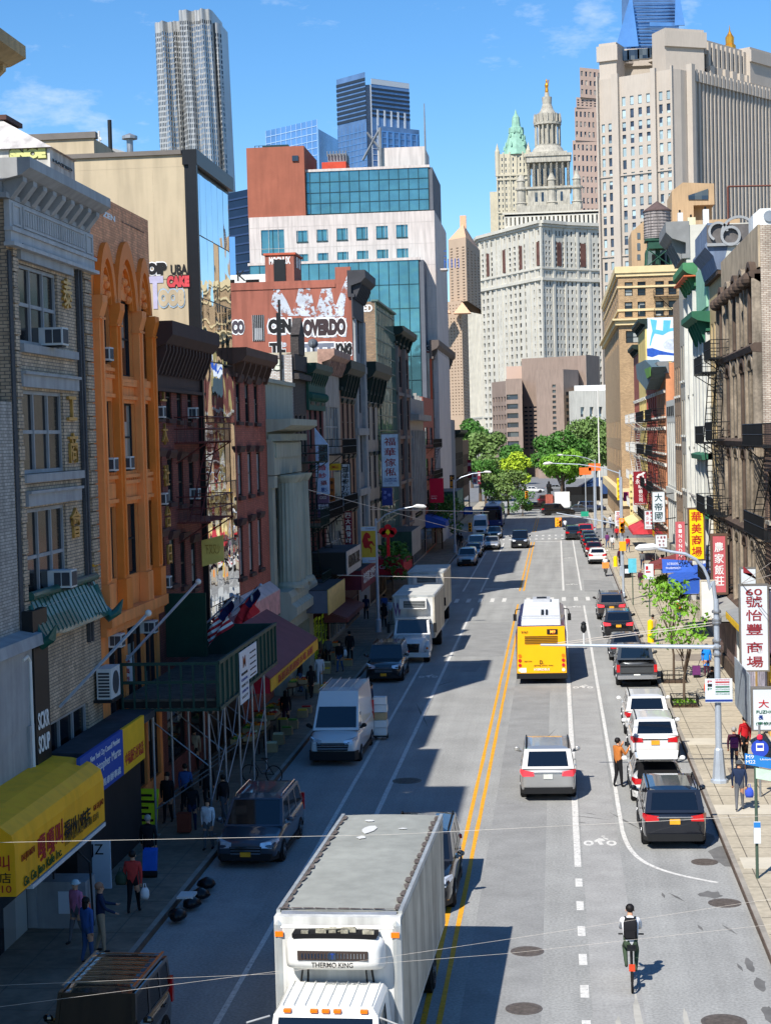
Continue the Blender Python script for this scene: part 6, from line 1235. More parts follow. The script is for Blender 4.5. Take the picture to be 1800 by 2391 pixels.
def awning(name,label,side,y0,y1,ztop,zbot,proj,mt,val=.35,vm=None,cat='awning',txt=None,ink=None,X=None,close=True):
 Xf=X if X is not None else(XL if side<0 else XR);s=1 if side<0 else-1
 T=thing(name,label,cat,(Xf+s*proj/2,(y0+y1)/2,zbot));g=MB();A=Xf+s*.02;B=Xf+s*proj
 g.hexa([(A,y0,ztop-.05),(B,y0,zbot-.05),(B,y1,zbot-.05),(A,y1,ztop-.05)],[(A,y0,ztop),(B,y0,zbot),(B,y1,zbot),(A,y1,ztop)]);o=part(T,'canopy',g,mt,world=True)
 g=MB();g.box(min(B-.02,B+.02),max(B-.02,B+.02),y0,y1,zbot-val,zbot-.051);v=part(T,'valance',g,vm or mt,world=True)
 if close:
  g=MB();
  for y in(y0,y1):g.add([(A,y,zbot-val),(B,y,zbot-val),(B,y,zbot-.06),(A,y,ztop-.06)],[(0,1,2,3)])
  part(T,'side_panel',g,mt,world=True)
 g=MB();
 for y in(y0+.1,y1-.1):g.rod((A,y,zbot-val-.05),(B,y,zbot-val-.05),.025)
 part(T,'frame',g,blackm,world=True)
 return T,o,v
awning('shop_awning','blue shop awning with white lettering and scribbles on the right pavement',1,104,112,4.4,3.6,2.4,mat('awning_blue',S(44,88,178),var=.12),.5)
Yb_=104.;a=on('Y',*ql(722,1500),Yb_);b=on('Y',*ql(955,1612),Yb_);g=MB()
T=thing('awning_front','blue slanted awning front panel with white wording facing the bridge','awning',(a[0],Yb_,b[2]));g.hexa([(a[0],Yb_-.5,b[2]),(b[0]+.4,Yb_-.5,b[2]+.05),(b[0]+.4,Yb_-.4,b[2]+.05),(a[0],Yb_-.4,b[2])],[(a[0],Yb_-.06,a[2]),(b[0]-.1,Yb_-.06,a[2]-.1),(b[0]-.1,Yb_-.03,a[2]-.1),(a[0],Yb_-.03,a[2])]);o=part(T,'panel',g,mat('awning_blue'),world=True)
Fb=Fac((a[0],Yb_-.5),(b[0],Yb_-.5));text(o,'lettering','EAST BROADWAY',Fb.M(Fb.L*.4,b[2]+.55,-.05),1,inkw,fit=(Fb.L*.45,.14));text(o,'lettering','PHARMACY',Fb.M(Fb.L*.4,b[2]+.3,.03),1,inkw,fit=(Fb.L*.55,.12));text(o,'graffiti','OPZ',Fb.M(Fb.L*.75,b[2]+.75,-.05),1,inkk,fit=(Fb.L*.35,.5))
awning('shop_awning','faded red small awning over the far right shops',1,168,178,4.2,3.2,2.2,mat('awning_red',S(196,60,70),var=.2),.3)
awning('shop_awning','white and yellow striped shop awning beyond the faded red one',1,183,196,4.,3.1,2.,mat('awning_cream',S(226,206,150),var=.2),.4,MATS['sign_yellow'])
T,o,v=awning('shop_awning','brown folded awning of a shop near the middle of the right row',1,128,132,3.7,2.9,2.6,mat('awning_brown',S(120,56,52),var=.2),.2)
T,o,v=awning('shop_awning','grey flat shop canopy with graffitied shutter under the maroon sign',1,86,99,4.1,3.7,1.5,mat('canopy_grey',S(150,150,146),var=.15),.3)
T,o,v=awning('shop_awning','yellow edged flat canopy above the shop by the number 60 sign',1,73,85.5,4.3,4.0,1.3,mat('canopy_tin',S(140,142,142),var=.15),.35,mat('valance_yellow',S(228,184,40)))
T,o,v=awning('shop_awning','yellow shop awning numbered 60 behind the white light box at the right edge',1,65.5,71,4.6,3.4,1.0,mat('sign_maroon'),.75,mat('valance_yellow'))
Fv=Fac((XR-1.03,65),(XR-1.03,71));fz=Fac((8.2,65.4),(9.6,65.4));g=MB();fz.box(g,0,1.4,2.65,3.35,-.03,0);w_=part(T,'end_panel',g,mat('valance_yellow'),world=True);text(w_,'lettering','6O',fz.M(.7,3.0,.01),1,inko,fit=(.7,.35))
T=thing('market_shopfront','shop front with green shutter and papers behind the silver lamp post','shopfront',(9,81,0));g=MB();g.box(8.75,9.48,79.9,80.1,.15,3.6);g.box(8.75,9.48,85.9,86.1,.15,3.6);part(T,'pier',g,white_p,world=True);g=MB();g.box(8.95,9.0,80.2,85.8,.9,3.2);part(T,'shutter',g,mat('shutter_green',S(20,110,92),var=.1),world=True);g=MB();g.box(8.7,9.46,86.2,99,.15,.9);part(T,'stall_riser',g,brn_d,world=True);g=MB();g.box(8.8,8.85,86.2,99,.95,3.5);part(T,'shutter',g,mat('shutter_graffiti',S(120,100,94),var=.6,scale=1.3),world=True)
T=thing('shop_door_panel','long ochre shop side panel leading into the dark doorway below the number 60 sign','shopfront',(8.7,75,0));g=MB();g.hexa([(8.62,72,.15),(8.72,72,.15),(8.72,81,.15),(8.62,81,.15)],[(8.62,72,3.4),(8.72,72,3.4),(8.72,81,3.4),(8.62,81,3.4)]);part(T,'panel',g,mat('panel_ochre',S(196,160,92),var=.2),world=True);g=MB();g.box(8.6,8.615,72.6,76,1.,2.9);g.box(8.6,8.615,77,80.3,.9,2.9);part(T,'poster',g,mat('poster_mix',S(180,176,190),var=.6,scale=2.2),world=True)
for k,(y0,y1,mt_,lb)in enumerate(((112,123,'glass','glass shop front with crates under the BINONDO sign'),(132,148,'stone','grey shop front below the striped modern front'),(150,165,'red','red and white shop front below the salmon tenement'),(166,205,'mix','row of cluttered small shop fronts near the crossing'))):
 T=thing('shopfront',lb,'shopfront',(9,(y0+y1)/2,0));g=MB();g.box(9.2,9.46,y0,y1,2.8,3.7);part(T,'fascia',g,[signb,greyst,mat('awning_red'),signy][k],world=True);g=MB();g.box(9.3,9.4,y0,y1,.2,2.75);part(T,'window',g,glassd,world=True)
bx_,by_=5.66,62.6;T=thing('lamp_post','silver street lamp post with fluted base and long horizontal camera arm on the right pavement','lamp post',(bx_,by_,.15))
zt=float(on('Y',*qo(300,660),by_)[2]);g=MB();g.lathe(0,0,[(.32,0),(.32,.1),(.25,.15),(.16,1.2),(.13,1.25),(.12,1.3)],8);part(T,'base',g,pole_m)
g=MB();g.lathe(0,0,[(.12,1.3),(.1,zt-.15)],12);part(T,'pole',g,pole_m)
g=MB();e=on('Y',*qo(0,190),by_);h_=on('Y',1508,1283,by_);pts=[(0,0,zt-.4),(-.1,0,zt+.5)]
for(x,y)in((255,560),(235,440),(190,340),(110,250),(0,192)):p=on('Y',*qo(x,y),by_);pts.append((p[0]-bx_,0,p[2]-.15))
for(x,y)in((1565,1288),(1535,1281)):p=on('Y',x,y,by_);pts.append((p[0]-bx_,0,p[2]-.15))
g.tube(pts,[.075]*2+[.06]*5+[.05]*2,8);part(T,'lamp_arm',g,pole_m)
p=on('Y',1512,1279,by_);g=MB();g.tube([(p[0]-bx_+.42,0,p[2]-.15),(p[0]-bx_+.2,0,p[2]-.12),(p[0]-bx_-.3,0,p[2]-.15),(p[0]-bx_-.45,0,p[2]-.18)],[.05,.13,.13,.04],8);part(T,'lamp_head',g,white_p)
za=float(on('Y',1660,1512,by_)[2])-.15;xl=float(on('Y',1262,1506,by_)[0])-bx_;zl=float(on('Y',1262,1506,by_)[2])-.15
g=MB();g.tube([(.12,0,za),(xl,0,zl)],[.09,.04],8);part(T,'signal_arm',g,pole_m)
g=MB();
for z in(za,za+.25,za-.25,zt-.6,zt-.9,za+.9):g.lathe(0,0,[(.16,z-.05),(.17,z),(.16,z+.05)],10)
part(T,'clamp',g,galv)
xc=float(on('Y',1363,1490,by_)[0])-bx_;zc0=float(on('Y',1363,1505,by_)[2])-.15;zc1=float(on('Y',1363,1465,by_)[2])-.15
T2=thing('traffic_camera','small black traffic camera on a white stem standing on the horizontal arm','camera',(bx_+xc,by_,.15+zc0));g=MB();g.cyl((0,0,0),(0,0,zc1-zc0-.2),.03);part(T2,'stem',g,white_p);g=MB();g.lathe(0,0,[(.04,zc1-zc0-.2),(.1,zc1-zc0-.12),(.11,zc1-zc0),(.08,zc1-zc0+.1),(.1,zc1-zc0+.14),(.02,zc1-zc0+.22)],12);part(T2,'dome',g,blackm)
T2=thing('parking_sign','white parking regulation sign strapped to the silver lamp post','sign',(bx_-.05,by_-.2,float(on('Y',*qm(1265,960),by_)[2])));zz0=T2.location[2];Hh=float(on('Y',*qm(1265,775),by_)[2])-zz0;g=MB();g.box(-.42,.55,-.02,0,0,Hh);o=part(T2,'plate',g,signw);fz=Fac((T2.location[0]-.42,by_-.22),(T2.location[0]+.55,by_-.22))
for i,(t,mt_,y,h)in enumerate((('P',inkr,.93,.1),('■',inkk,.78,.12),('P',inkg,.62,.1))):text(o,'lettering',t,fz.M(.17,zz0+Hh*y-.05,.005),1,mt_,fit=(.16,h*Hh))
for k in range(7):text(o,'lettering','—' if k%2 else 'NO STANDING',fz.M(.62,zz0+Hh*(.95-k*.1),.005),1,inkr if k<3 else inkg,fit=(.5,.05))
g=MB();g.box(-.42,.55,-.03,-.021,.03,Hh*.12);part(T2,'band',g,inkb)
T=thing('bus_stop_pole','green bus stop pole with blue route panels and timetable at the right edge','bus stop',(5.46,49.1,.15));ztp=float(on('Y',1773,1775,49.1)[2])-.15;g=MB();g.cyl((0,0,0),(0,0,ztp),.045,10);part(T,'pole',g,mat('bus_pole_green',S(66,84,72),var=.15))
zA=float(on('Y',1770,1918,49.1)[2])-.15;zB=float(on('Y',1770,1968,49.1)[2])-.15;g=MB();g.box(-.09,.1,-.12,-.05,zB,zA);part(T,'timetable_box',g,signw);g=MB();g.box(-.088,.098,-.125,-.121,zA-.16,zA-.01);part(T,'timetable_header',g,mat('bus_blue',S(40,120,190),var=.05))
zs=float(on('Y',1760,1780,49.1)[2])-.15;g=MB();g.hexa([(-.3,-.06,zs-.05),(.75,-.06,zs-.25),(.75,-.02,zs-.25),(-.3,-.02,zs-.05)],[(-.3,-.06,zs+.26),(.75,-.06,zs+.06),(.75,-.02,zs+.06),(-.3,-.02,zs+.26)]);o=part(T,'route_panel',g,mat('bus_blue'))
fz=Fac((5.46-.3,49.1-.06),(5.46+.75,49.1-.06));text(o,'lettering','M9',fz.M(.14,.15+zs+.16,.004),1,inkw,fit=(.22,.1));text(o,'lettering','M22',fz.M(.16,.15+zs+.02,.004),1,inkw,fit=(.26,.1));text(o,'lettering','Union Sq',fz.M(.65,.15+zs+.08,.004),1,inkw,fit=(.45,.07))
g=MB();g.hexa([(0,-.06,zs-.46),(.75,-.06,zs-.6),(.75,-.02,zs-.6),(0,-.02,zs-.46)],[(0,-.06,zs-.16),(.75,-.06,zs-.3),(.75,-.02,zs-.3),(0,-.02,zs-.16)]);part(T,'notice_panel',g,mat('notice_green',S(186,214,190)))
T=thing('bus_stop_sign','round blue bus stop sign with a white bus symbol and red rim','sign',(6.25,60.,.15));p=on('Y',*qm(1578,1325),60.);cx_,cz_=p[0]-6.25,p[2]-.15
g=MB();g.cyl((cx_,.05,0),(cx_,.05,cz_+.8),.04,8);part(T,'pole',g,galv);g=MB();g.tube([(cx_,0,cz_),(cx_,-.03,cz_)],.3,24);o=part(T,'disc',g,mat('bus_blue2',S(40,70,180),var=.05))
g=MB();g.box(cx_-.13,cx_+.13,-.05,-.031,cz_-.08,cz_+.18);part(o,'bus_symbol',g,inkw);g=MB();g.box(cx_-.1,cx_+.1,-.056,-.051,cz_+.02,cz_+.12);part(o,'bus_window',g,mat('bus_blue2'))
g=MB();g.lathe(cx_,-.02,[(.05,cz_+.3),(.1,cz_+.34),(.1,cz_+.44),(.01,cz_+.5)],12);part(T,'red_cap',g,mat('cap_red',S(220,40,70)))
def cobra(label,px,py,h,arm,ztop_px=None,col=pole_m,name='street_lamp'):
 x,y=gnd(px,py,.15);T=thing(name,label,'street lamp',(x,y,.15));g=MB();g.lathe(0,0,[(.22,0),(.2,.8),(.11,.9),(.08,h)],10);part(T,'pole',g,col);g=MB();s=1 if arm>0 else-1
 g.tube([(0,0,h-.3),(arm*.25,0,h+.25),(arm*.6,0,h+.6),(arm,0,h+.75)],[.05,.045,.04,.035],8);part(T,'arm',g,col);g=MB();g.tube([(arm-.1*s,0,h+.75),(arm+.15*s,0,h+.78),(arm+.6*s,0,h+.74),(arm+.75*s,0,h+.7)],[.05,.13,.12,.04],8);part(T,'lamp_head',g,white_p);return T
lampL=cobra('silver street lamp with horse banner on the left pavement beside the first box truck',884,1476,7.5,2.6)
cobra('thin street lamp farther along the left pavement near the parked cars',1063,1290,8.,3.4)
cobra('street lamp on the right pavement by the far pedestrians with an arm over the road',1452,1345,9.4,-6.)
cobra('street lamp by the far crossing on the right',1392,1225,9.,-4.5)
def signal(label,px,py,Y,col,lit,group=None,side=0):
 p=on('Y',px,py,Y);T=thing('traffic_signal',label,'traffic light',(p[0],Y,p[2]-.55));g=MB();g.box(-.2,.2,-.12,.12,0,1.1);part(T,'housing',g,mat('signal_yellow',S(236,166,34),var=.08));
 cl={'r':S(255,40,30),'g':S(60,255,160),'o':S(120,40,20)}
 for k,c in enumerate('rag'):
  g=MB();z=.92-.36*k;g.tube([(0,-.121,z),(0,-.15,z)],.13,12);part(T,'lens',g,mat('lens_red_lit',(.8,.05,.03),emit=((1,.1,.05),4))if(c=='r' and lit=='r')else mat('lens_dark',S(40,36,30)));g=MB();g.tube([(0,-.12,z+.02),(0,-.32,z+.02)],[.16,.15],12,cap=False);part(T,'visor',g,mat('signal_yellow'))
 return T
x,y=1452*1.,1335
T=thing('signal_mast','long grey signal mast arm reaching over the far crossing from the right kerb','signal mast',(5.4,207.5,.15));a=on('Y',*q6(620,618),207.5);b=on('Y',*q6(1240,745),207.5);g=MB();g.cyl((0,0,0),(0,0,7),.12);part(T,'pole',g,pole_m);g=MB();g.tube([(0,0,b[2]+1.2),(b[0]-5.4-.6,0,b[2]+.2),(a[0]-5.4,0,a[2]-.1)],[.12,.09,.06],8);part(T,'arm',g,pole_m);g=MB();p=on('Y',*q6(895,625),207.3);g.box(p[0]-5.4-.45,p[0]-5.4+.45,-.2,-.15,p[2]-.45,p[2]+.15);part(T,'street_sign',g,mat('street_sign_green',S(30,150,120)))
signal('yellow traffic light facing the camera over the far crossing',*q6(655,705),207.2,1,'r');signal('yellow traffic light seen from its side over the far crossing',*q6(618,705),207.4,1,'o').rotation_euler=(0,0,1.5)
signal('traffic light on the right pavement pole showing red',*ql(377,1210),130,1,'r')
signal('yellow traffic light over the left kerb of the far crossing',*q72(405,545),209,1,'o')
signal('yellow traffic lights beyond the crossing at the plaza edge',*q6(330,440),262,1,'o')
T=thing('signal_pole','grey pole carrying the red traffic light and yellow pedestrian signal on the right pavement','signal pole',(float(on('Y',*ql(385,1500),130.2)[0]),130.2,.15));g=MB();g.lathe(0,0,[(.2,0),(.14,.6),(.09,.7),(.08,9.4)],10);part(T,'pole',g,pole_m);p=on('Y',*ql(388,1400),130.);g=MB();g.box(-.25,.25,-.35,-.1,p[2]-.4,p[2]+.3);part(T,'pedestrian_signal',g,mat('signal_yellow'))
x,y=float(on('Y',*q6(1042,400),300)[0]),300.;single('flagpole','tall white pole at the plaza edge before the right trees','pole',MB().lathe(x,y,[(.15,0),(.08,float(on('Y',*q6(1036,0),300)[2])+11)],10),white_p,(x,y,0))
for(px,py,lb,h)in((1372,1400+0,'green post with a small blue sign on the right pavement',3.2),(1517,1440,'post with a white parking sign on the right pavement beside the tree',3.6),(1478,1413,'green signpost left of the parking sign post on the right pavement',3.4)):
 if lb.startswith('green post'):continue
 x,y=gnd(px,py,.15);T=thing('sign_post',lb,'sign post',(x,y,.15));g=MB();g.cyl((0,0,0),(0,0,h),.04,8);part(T,'post',g,mat('bus_pole_green'));g=MB();g.box(-.3,.3,-.06,-.04,h-1.0,h+.05);o=part(T,'plate',g,signw if py==1440 else mat('plate_aqua',S(90,180,200)));
 if py==1440:g=MB();g.box(-.22,-.05,-.07,-.061,h-.35,h-.1);g.box(-.22,.1,-.07,-.061,h-.55,h-.45);part(o,'mark',g,inkr)
for(sx,sy,ey,lb,c)in((985,225,760,'pair of thin aluminium poles at the far right crossing corner',pole_m),):
 Y_=228;x=float(on('Y',*q6(sx,sy),Y_)[0]);single('traffic_pole',lb,'pole',MB().lathe(x,Y_,[(.16,0),(.1,float(on('Y',*q6(sx,sy),Y_)[2]))],8),c,(x,Y_,0))
for(x_,y_,lb,cl_)in((900,205,'striped orange and white road sign high at the plaza',S(230,110,50)),(990,165,'second striped road sign high at the plaza',S(240,150,120))):
 Y_=262;p=on('Y',*q6(x_,y_),Y_);T=thing('road_sign',lb,'road sign',(p[0],Y_,0));g=MB();g.cyl((0,0,0),(0,0,p[2]+.5),.08);part(T,'post',g,pole_m);g=MB();g.box(-.9,.9,-.12,-.08,p[2]-.6,p[2]+.5);part(T,'plate',g,mat('plate_orange%d'%x_ if 0 else 'plate_orange',cl_))
aw_y=mat('awning_yellow',S(255,180,24),rough=.6,var=.08,scale=1.2,streak=.1);u0,u1=37.9,45.7;Xo=-12.55
T=thing('cafe_awning','large yellow cafe awning with red and black lettering at the lower left','awning',((XL+Xo)/2,42,3));g=MB()
zb0,zt0=2.66,3.86;prf=[(XL+.02,4.5),(-13.4,4.42),(-12.9,4.28),(-12.62,4.08),(Xo,zt0-.05),(Xo,zb0)]
g.loft([[(x,u0,z)for x,z in prf],[(x,u1,z)for x,z in prf]],closed=False,caps=False);part(T,'canopy',g,aw_y,world=True);
g=MB();
for u in(u0,u1):g.add([(x,u,z)for x,z in prf]+[(XL+.02,u,zb0)],[tuple(range(len(prf)+1))])
o2=part(T,'end_panel',g,aw_y,world=True)
g=MB();g.box(Xo-.15,Xo+.02,u0+1.2,u1,zb0-.14,zb0-.04);g.box(XL+.1,Xo,u1-.1,u1-.04,zb0-.1,zb0-.04);part(T,'gutter',g,white_p,world=True)
Fw=Fac((Xo+.012,u0),(Xo+.012,u1));
def lw(t,x0,y0,x1,y1,ink,q_=qd):
 a,b,c,e=Fw.rect(*q_(x0,y0),*q_(x1,y1));text(T,'lettering',t,Fw.M((a+b)/2,(c+e)/2,.01),1,ink,fit=(b-a,abs(e-c)),offset=.012)
def lwp(t,cx,cy,w_,h_,ink,q_):
 u,z=Fw.pix(*q_(cx,cy));text(T,'lettering',t,Fw.M(u,z,.01),1,ink,fit=(w_,h_),offset=.012)
for t,x,y in(('嘎',232,1380),('嘎',282,1345),('叫',328,1300)):lwp(t,x,y,.6,.62,inkr,qc)
for t,x,y in(('福',372,1280),('州',405,1265),('小',437,1245),('吃',464,1225),('店',486,1207)):lwp(t,x,y,.55,.48,inkk,qc)
lwp('炸雞 福州 魚丸 拌面 扁肉',455,1270,3.2,.2,inko,qc);lwp('GA GA JIAO',545,1145,1.0,.2,mat('ink_rust',S(160,60,20),var=0),qc);lwp('DAE JEO BAZAI',155,228,1.0,.2,mat('ink_rust'),qd);lwp('Ga Ga Jiao Kafe Inc.',240,300,3.1,.3,mat('ink_forest',S(46,84,40),var=0),qd)
Fe=Fac((XL,u0-.01),(Xo,u0-.01));text(o2,'lettering','嘎叫',Fe.M(1.25,3.45,.01),1,inkr,fit=(.75,.36));text(o2,'lettering','小吃店',Fe.M(1.2,3.1,.01),1,inkk,fit=(.9,.24));text(o2,'lettering','326-8810',Fe.M(1.1,2.84,.01),1,inkr,fit=(1.1,.17))
T=thing('council_office_roof','flat tarred shop roof with a blue and a yellow sign on its edge','shop canopy',(-13.5,49.5,3.2));g=MB();g.box(XL-.01,-13.1,46.5,54.2,4.15,4.38);part(T,'roof',g,mat('tar_roof',S(62,64,68),rough=.9,var=.35,scale=1.2),world=True)
Fs=Fac((-13.0,45),(-13.0,56));a,b,_,_=Fs.rect(*qc(445,915),*qc(682,760));c_,d_,_,_=Fs.rect(*qc(682,760),*qc(800,680))
g=MB();Fs.box(g,a,b,3.15,4.5,-.1,0);ob=part(T,'blue_sign',g,mat('sign_royal',S(34,72,160),var=.06),world=True);g=MB();Fs.box(g,b+.02,d_,3.15,4.5,-.1,0);oy=part(T,'yellow_sign',g,mat('sign_gold',S(232,180,30),var=.1),world=True)
text(ob,'lettering','New York City Council Member',Fs.M((a+b)/2+.3,4.25,.012),1,inkw,fit=((b-a)*.7,.22));text(ob,'lettering','Christopher Marte',Fs.M((a+b)/2+.3,3.9,.012),1,inkw,fit=((b-a)*.72,.34));text(ob,'lettering','市議員馬泰辦事處',Fs.M((a+b)/2+.3,3.38,.012),1,inkw,fit=((b-a)*.7,.22));g=MB();
c0=Fs.pt(a+.4,3.75,.012);
for i in range(20):
 t0,t1=2*PI*i/20,2*PI*(i+1)/20;g.quad(*[Fs.pt(a+.42+r_*math.cos(t),3.75+r_*math.sin(t),.012)for r_,t in((.3,t0),(.3,t1),(.22,t1),(.22,t0))])
part(ob,'seal',g,inkw,world=True);text(oy,'lettering','中福旅行社電話',Fs.M((b+d_)/2,3.55,.012),1,inkr,fit=((d_-b)*.85,.4))
T=thing('council_shopfront','shop front papered with lime green posters under the blue sign','shopfront',(-13.9,50,0));g=MB();g.box(XL+.02,-13.6,46.5,54,.15,3.15);part(T,'frame',g,mat('shopfront_dark',S(40,40,42)),world=True)
Fp=Fac((-13.58,46),(-13.58,55));lime_m=mat('paper_lime',S(214,238,40),rough=.7,var=.05)
for k,(u,z,w_,h_)in enumerate(((47.0,1.7,1.1,1.3),(48.4,1.7,1.0,1.3),(49.8,1.5,.9,1.4),(47.0,.5,1.1,1.0),(48.4,.4,1.0,1.1),(51.2,1.2,.9,1.7),(52.6,1.2,.8,1.6))):
 g=MB();Fp.box(g,u,u+w_,z,z+h_,0.005,.02);o=part(T,'poster',g,lime_m,world=True);text(o,'lettering','招聘\n電工\n裝修',Fp.M(u+w_/2,z+h_/2,.03),1,inkk,fit=(w_*.75,h_*.75))
for k,(px,py,rz,lb)in enumerate(((710,1265,.15,'lime green handwritten poster board leaning left on the pavement'),(810,1265,-.12,'lime green handwritten poster board leaning right on the pavement'))):
 x,y=gnd(*qc(px,py),.15);T=thing('poster_board',lb,'poster board',(x,y,.15),rz);g=MB();g.hexa([(-.42,-.1,0),(.42,-.1,0),(.42,-.05,0),(-.42,-.05,0)],[(-.42,.2,1.25),(.42,.2,1.25),(.42,.25,1.25),(-.42,.25,1.25)]);o=part(T,'board',g,lime_m);g=MB()
 for j in range(5):z=.2+.2*j;g.hexa([(-.32,-.107+.24*z,z),(.3-.1*(j%3),-.107+.24*z,z),(.3-.1*(j%3),-.103+.24*z,z),(-.32,-.103+.24*z,z)],[(-.32,-.107+.24*(z+.08),z+.08),(.3-.1*(j%3),-.107+.24*(z+.08),z+.08),(.3-.1*(j%3),-.103+.24*(z+.08),z+.08),(-.32,-.103+.24*(z+.08),z+.08)])
 part(o,'handwriting',g,inkk)
T=thing('tiled_canopy','green tiled Chinese style canopy with upturned corner on the grey brick front','canopy',(XL+.5,48,8.4));tile=mat('tile_green',S(22,84,76),rough=.45,var=.2,scale=2,coat=.3);a0,a1=44.9,51.5;g=MB()
n=34
for k in range(n):
 u=a0+(a1-a0)*k/n;du_=(a1-a0)/n
 g.hexa([(XL+.02,u,8.75),(-13.8,u,7.75),(-13.8,u+du_,7.75),(XL+.02,u+du_,8.75)],[(XL+.02,u,8.86+.05*(k%2)),(-13.8,u,7.84+.05*(k%2)),(-13.8,u+du_,7.84+.05*(k%2)),(XL+.02,u+du_,8.86+.05*(k%2))])
part(T,'tiles',g,tile,world=True);g=MB();g.cyl((XL+.12,a0,8.95),(XL+.12,a1,8.95),.12,10);part(T,'ridge',g,tile,world=True)
for u_,s_ in((a1,1),(a0,-1)):
 g=MB();L_=[(0,8.7),(.35,8.0),(.9,7.7),(1.4,7.85),(1.75,8.2)];g.tube([(XL+.1+d*.45,u_+s_*d*.15,z)for d,z in L_],[.1,.16,.2,.14,.02],8);part(T,'upturned_corner',g,tile,world=True)
T=thing('black_pier','black vertical shop pier with white spray tags between awning and canopy','pier',(XL,44.9,0));g=MB();FL.box(g,44.3,45.6,.15,8.6,.01,.35);part(T,'pier',g,blackm,world=True);fz=Fac((XL,44.29),(XL+.36,44.29));fz2=Fac((XL+.36,44.3),(XL+.36,45.6));text(T,'graffiti','SCKR\nSOUP',fz2.M(.6,5.3,.01),1,inkw,fit=(1.0,1.1),offset=.02)
T=thing('white_drainpipe','thin white bent drainpipe beside the black pier','drainpipe',(XL,44,0));g=MB();g.tube([FL.pt(u,z,.3)for u,z in((43.5,7.4),(43.9,7.45),(44.1,7.3),(44.12,4.4))],.05,8);part(T,'pipe',g,white_p,world=True)
for(x0,y0,x1,y1,lb)in((0,1545,22,1600,'yellow lettered wall sign at the left edge, the lower of two'),(213,1318,223,1352,'small yellow wall sign on the corner of the orange building')):
 a,b,c,e=FL.rect(x0,y0,x1,y1);T=thing('wall_sign',lb,'sign',FL.pt(a,c));g=MB();FL.box(g,a,max(b,a+.5),c,e,.02,.08);o=part(T,'plate',g,mat('sign_amber',S(222,160,40),var=.15),world=True);text(o,'lettering','電話\n牌匾',FL.M((a+max(b,a+.5))/2,(c+e)/2,.09),1,inko,fit=(.4,(e-c)*.8))
xs=-10.98;ys0,ys1=54.2,65.6;T=thing('sidewalk_shed','dark green sidewalk shed on steel posts over the left pavement','scaffold shed',((XL+xs)/2,60,.15));deck=mat('deck_planks',S(84,80,72),rough=.9,var=.4,scale=3)
g=MB();n=26
for k in range(n):y=ys0+(ys1-ys0)*k/n;g.box(XL+.1,xs-.12,y+.02,y+(ys1-ys0)/n-.02,4.62,4.7)
part(T,'deck',g,deck,world=True)
g=MB();
for y in np.linspace(ys0+.1,ys1-.1,7):g.box(XL+.1,xs-.1,y-.06,y+.06,4.4,4.61)
for x in(XL+.4,xs-.3):g.box(x-.06,x+.06,ys0,ys1,4.2,4.39)
part(T,'beam',g,blackm,world=True)
g=MB();g.box(xs-.08,xs-.04,ys0,ys1,4.35,5.85);n=14
for k in range(n+1):y=ys0+(ys1-ys0)*k/n;g.box(xs-.04,xs+.03,max(ys0,y-.06),min(ys1,y+.06),4.3,5.88)
for z in(4.3,5.8):g.box(xs-.04,xs+.05,ys0,ys1,z,z+.12)
part(T,'parapet',g,green_d,world=True)
g=MB();
for k in range(9):x=XL+.15+(xs-XL-.2)*k/8;g.box(x-.03,x+.03,ys0-.05,ys0,4.3,5.88)
for z in(4.3,5.2,5.8):g.box(XL+.1,xs,ys0-.06,ys0-.01,z,z+.1)
part(T,'end_rail',g,green_d,world=True)
g=MB();g.box(XL+.1,xs,ys1-.02,ys1+.04,4.3,5.88);part(T,'end_parapet',g,green_d,world=True)
posts=[(x,y)for y in np.linspace(ys0+.4,ys1-.4,5)for x in(xs-.45,xs-2.3)]
for x,y in posts:
 g=MB();g.cyl((x,y,.15),(x,y,4.3),.04,8);g.box(x-.12,x+.12,y-.12,y+.12,.15,.18);part(T,'post',g,galv,world=True)
for k in range(4):
 y=ys0+.4+(ys1-ys0-.8)*k/4;y2=ys0+.4+(ys1-ys0-.8)*(k+1)/4
 g=MB();g.rod((xs-.45,y,4.2),(xs-.45,(y+y2)/2,2.7),.022);g.rod((xs-.45,y2,4.2),(xs-.45,(y+y2)/2,2.7),.022);g.rod((xs-.45,y,1.2),(xs-.45,y2,2.6),.022);g.rod((xs-2.3,y,3.9),(xs-.45,y,2.4),.022);g.rod((xs-2.3,y,1.0),(xs-.45,y,2.2),.022);part(T,'brace',g,galv,world=True)
fz=Fac((xs+.05,ys0),(xs+.05,ys1));T2=thing('permit_banner','white permit banner with small print fixed to the shed parapet','banner',(xs+.1,59,4.1));g=MB();a,b,_,_=fz.rect(*qc(1325,300),*qc(1420,250));m1=(a+b)/2
fz.box(g,a,m1,3.95,5.75,.01,.03);fz.box(g,m1+.02,b,4.6,5.75,.01,.03);o=part(T2,'sheet',g,signw,world=True);text(o,'lettering','M',fz.M((a+m1)/2,5.35,.035),1,mat('ink_copper',S(150,80,50),var=0),fit=(.5,.4),offset=.02)
for k in range(5):text(o,'lettering',['WORK IN PROGRESS','RESIDENTIAL','PERMIT 311','CONTRACTOR','SAFETY'][k],fz.M((a+m1)/2,4.95-.2*k,.035),1,inkb if k%2 else inkk,fit=((m1-a)*.7,.09));text(o,'lettering','WORK IN PROGRESS',fz.M((m1+b)/2,5.5-.2*k,.035),1,inkk,fit=((b-m1)*.7,.05))
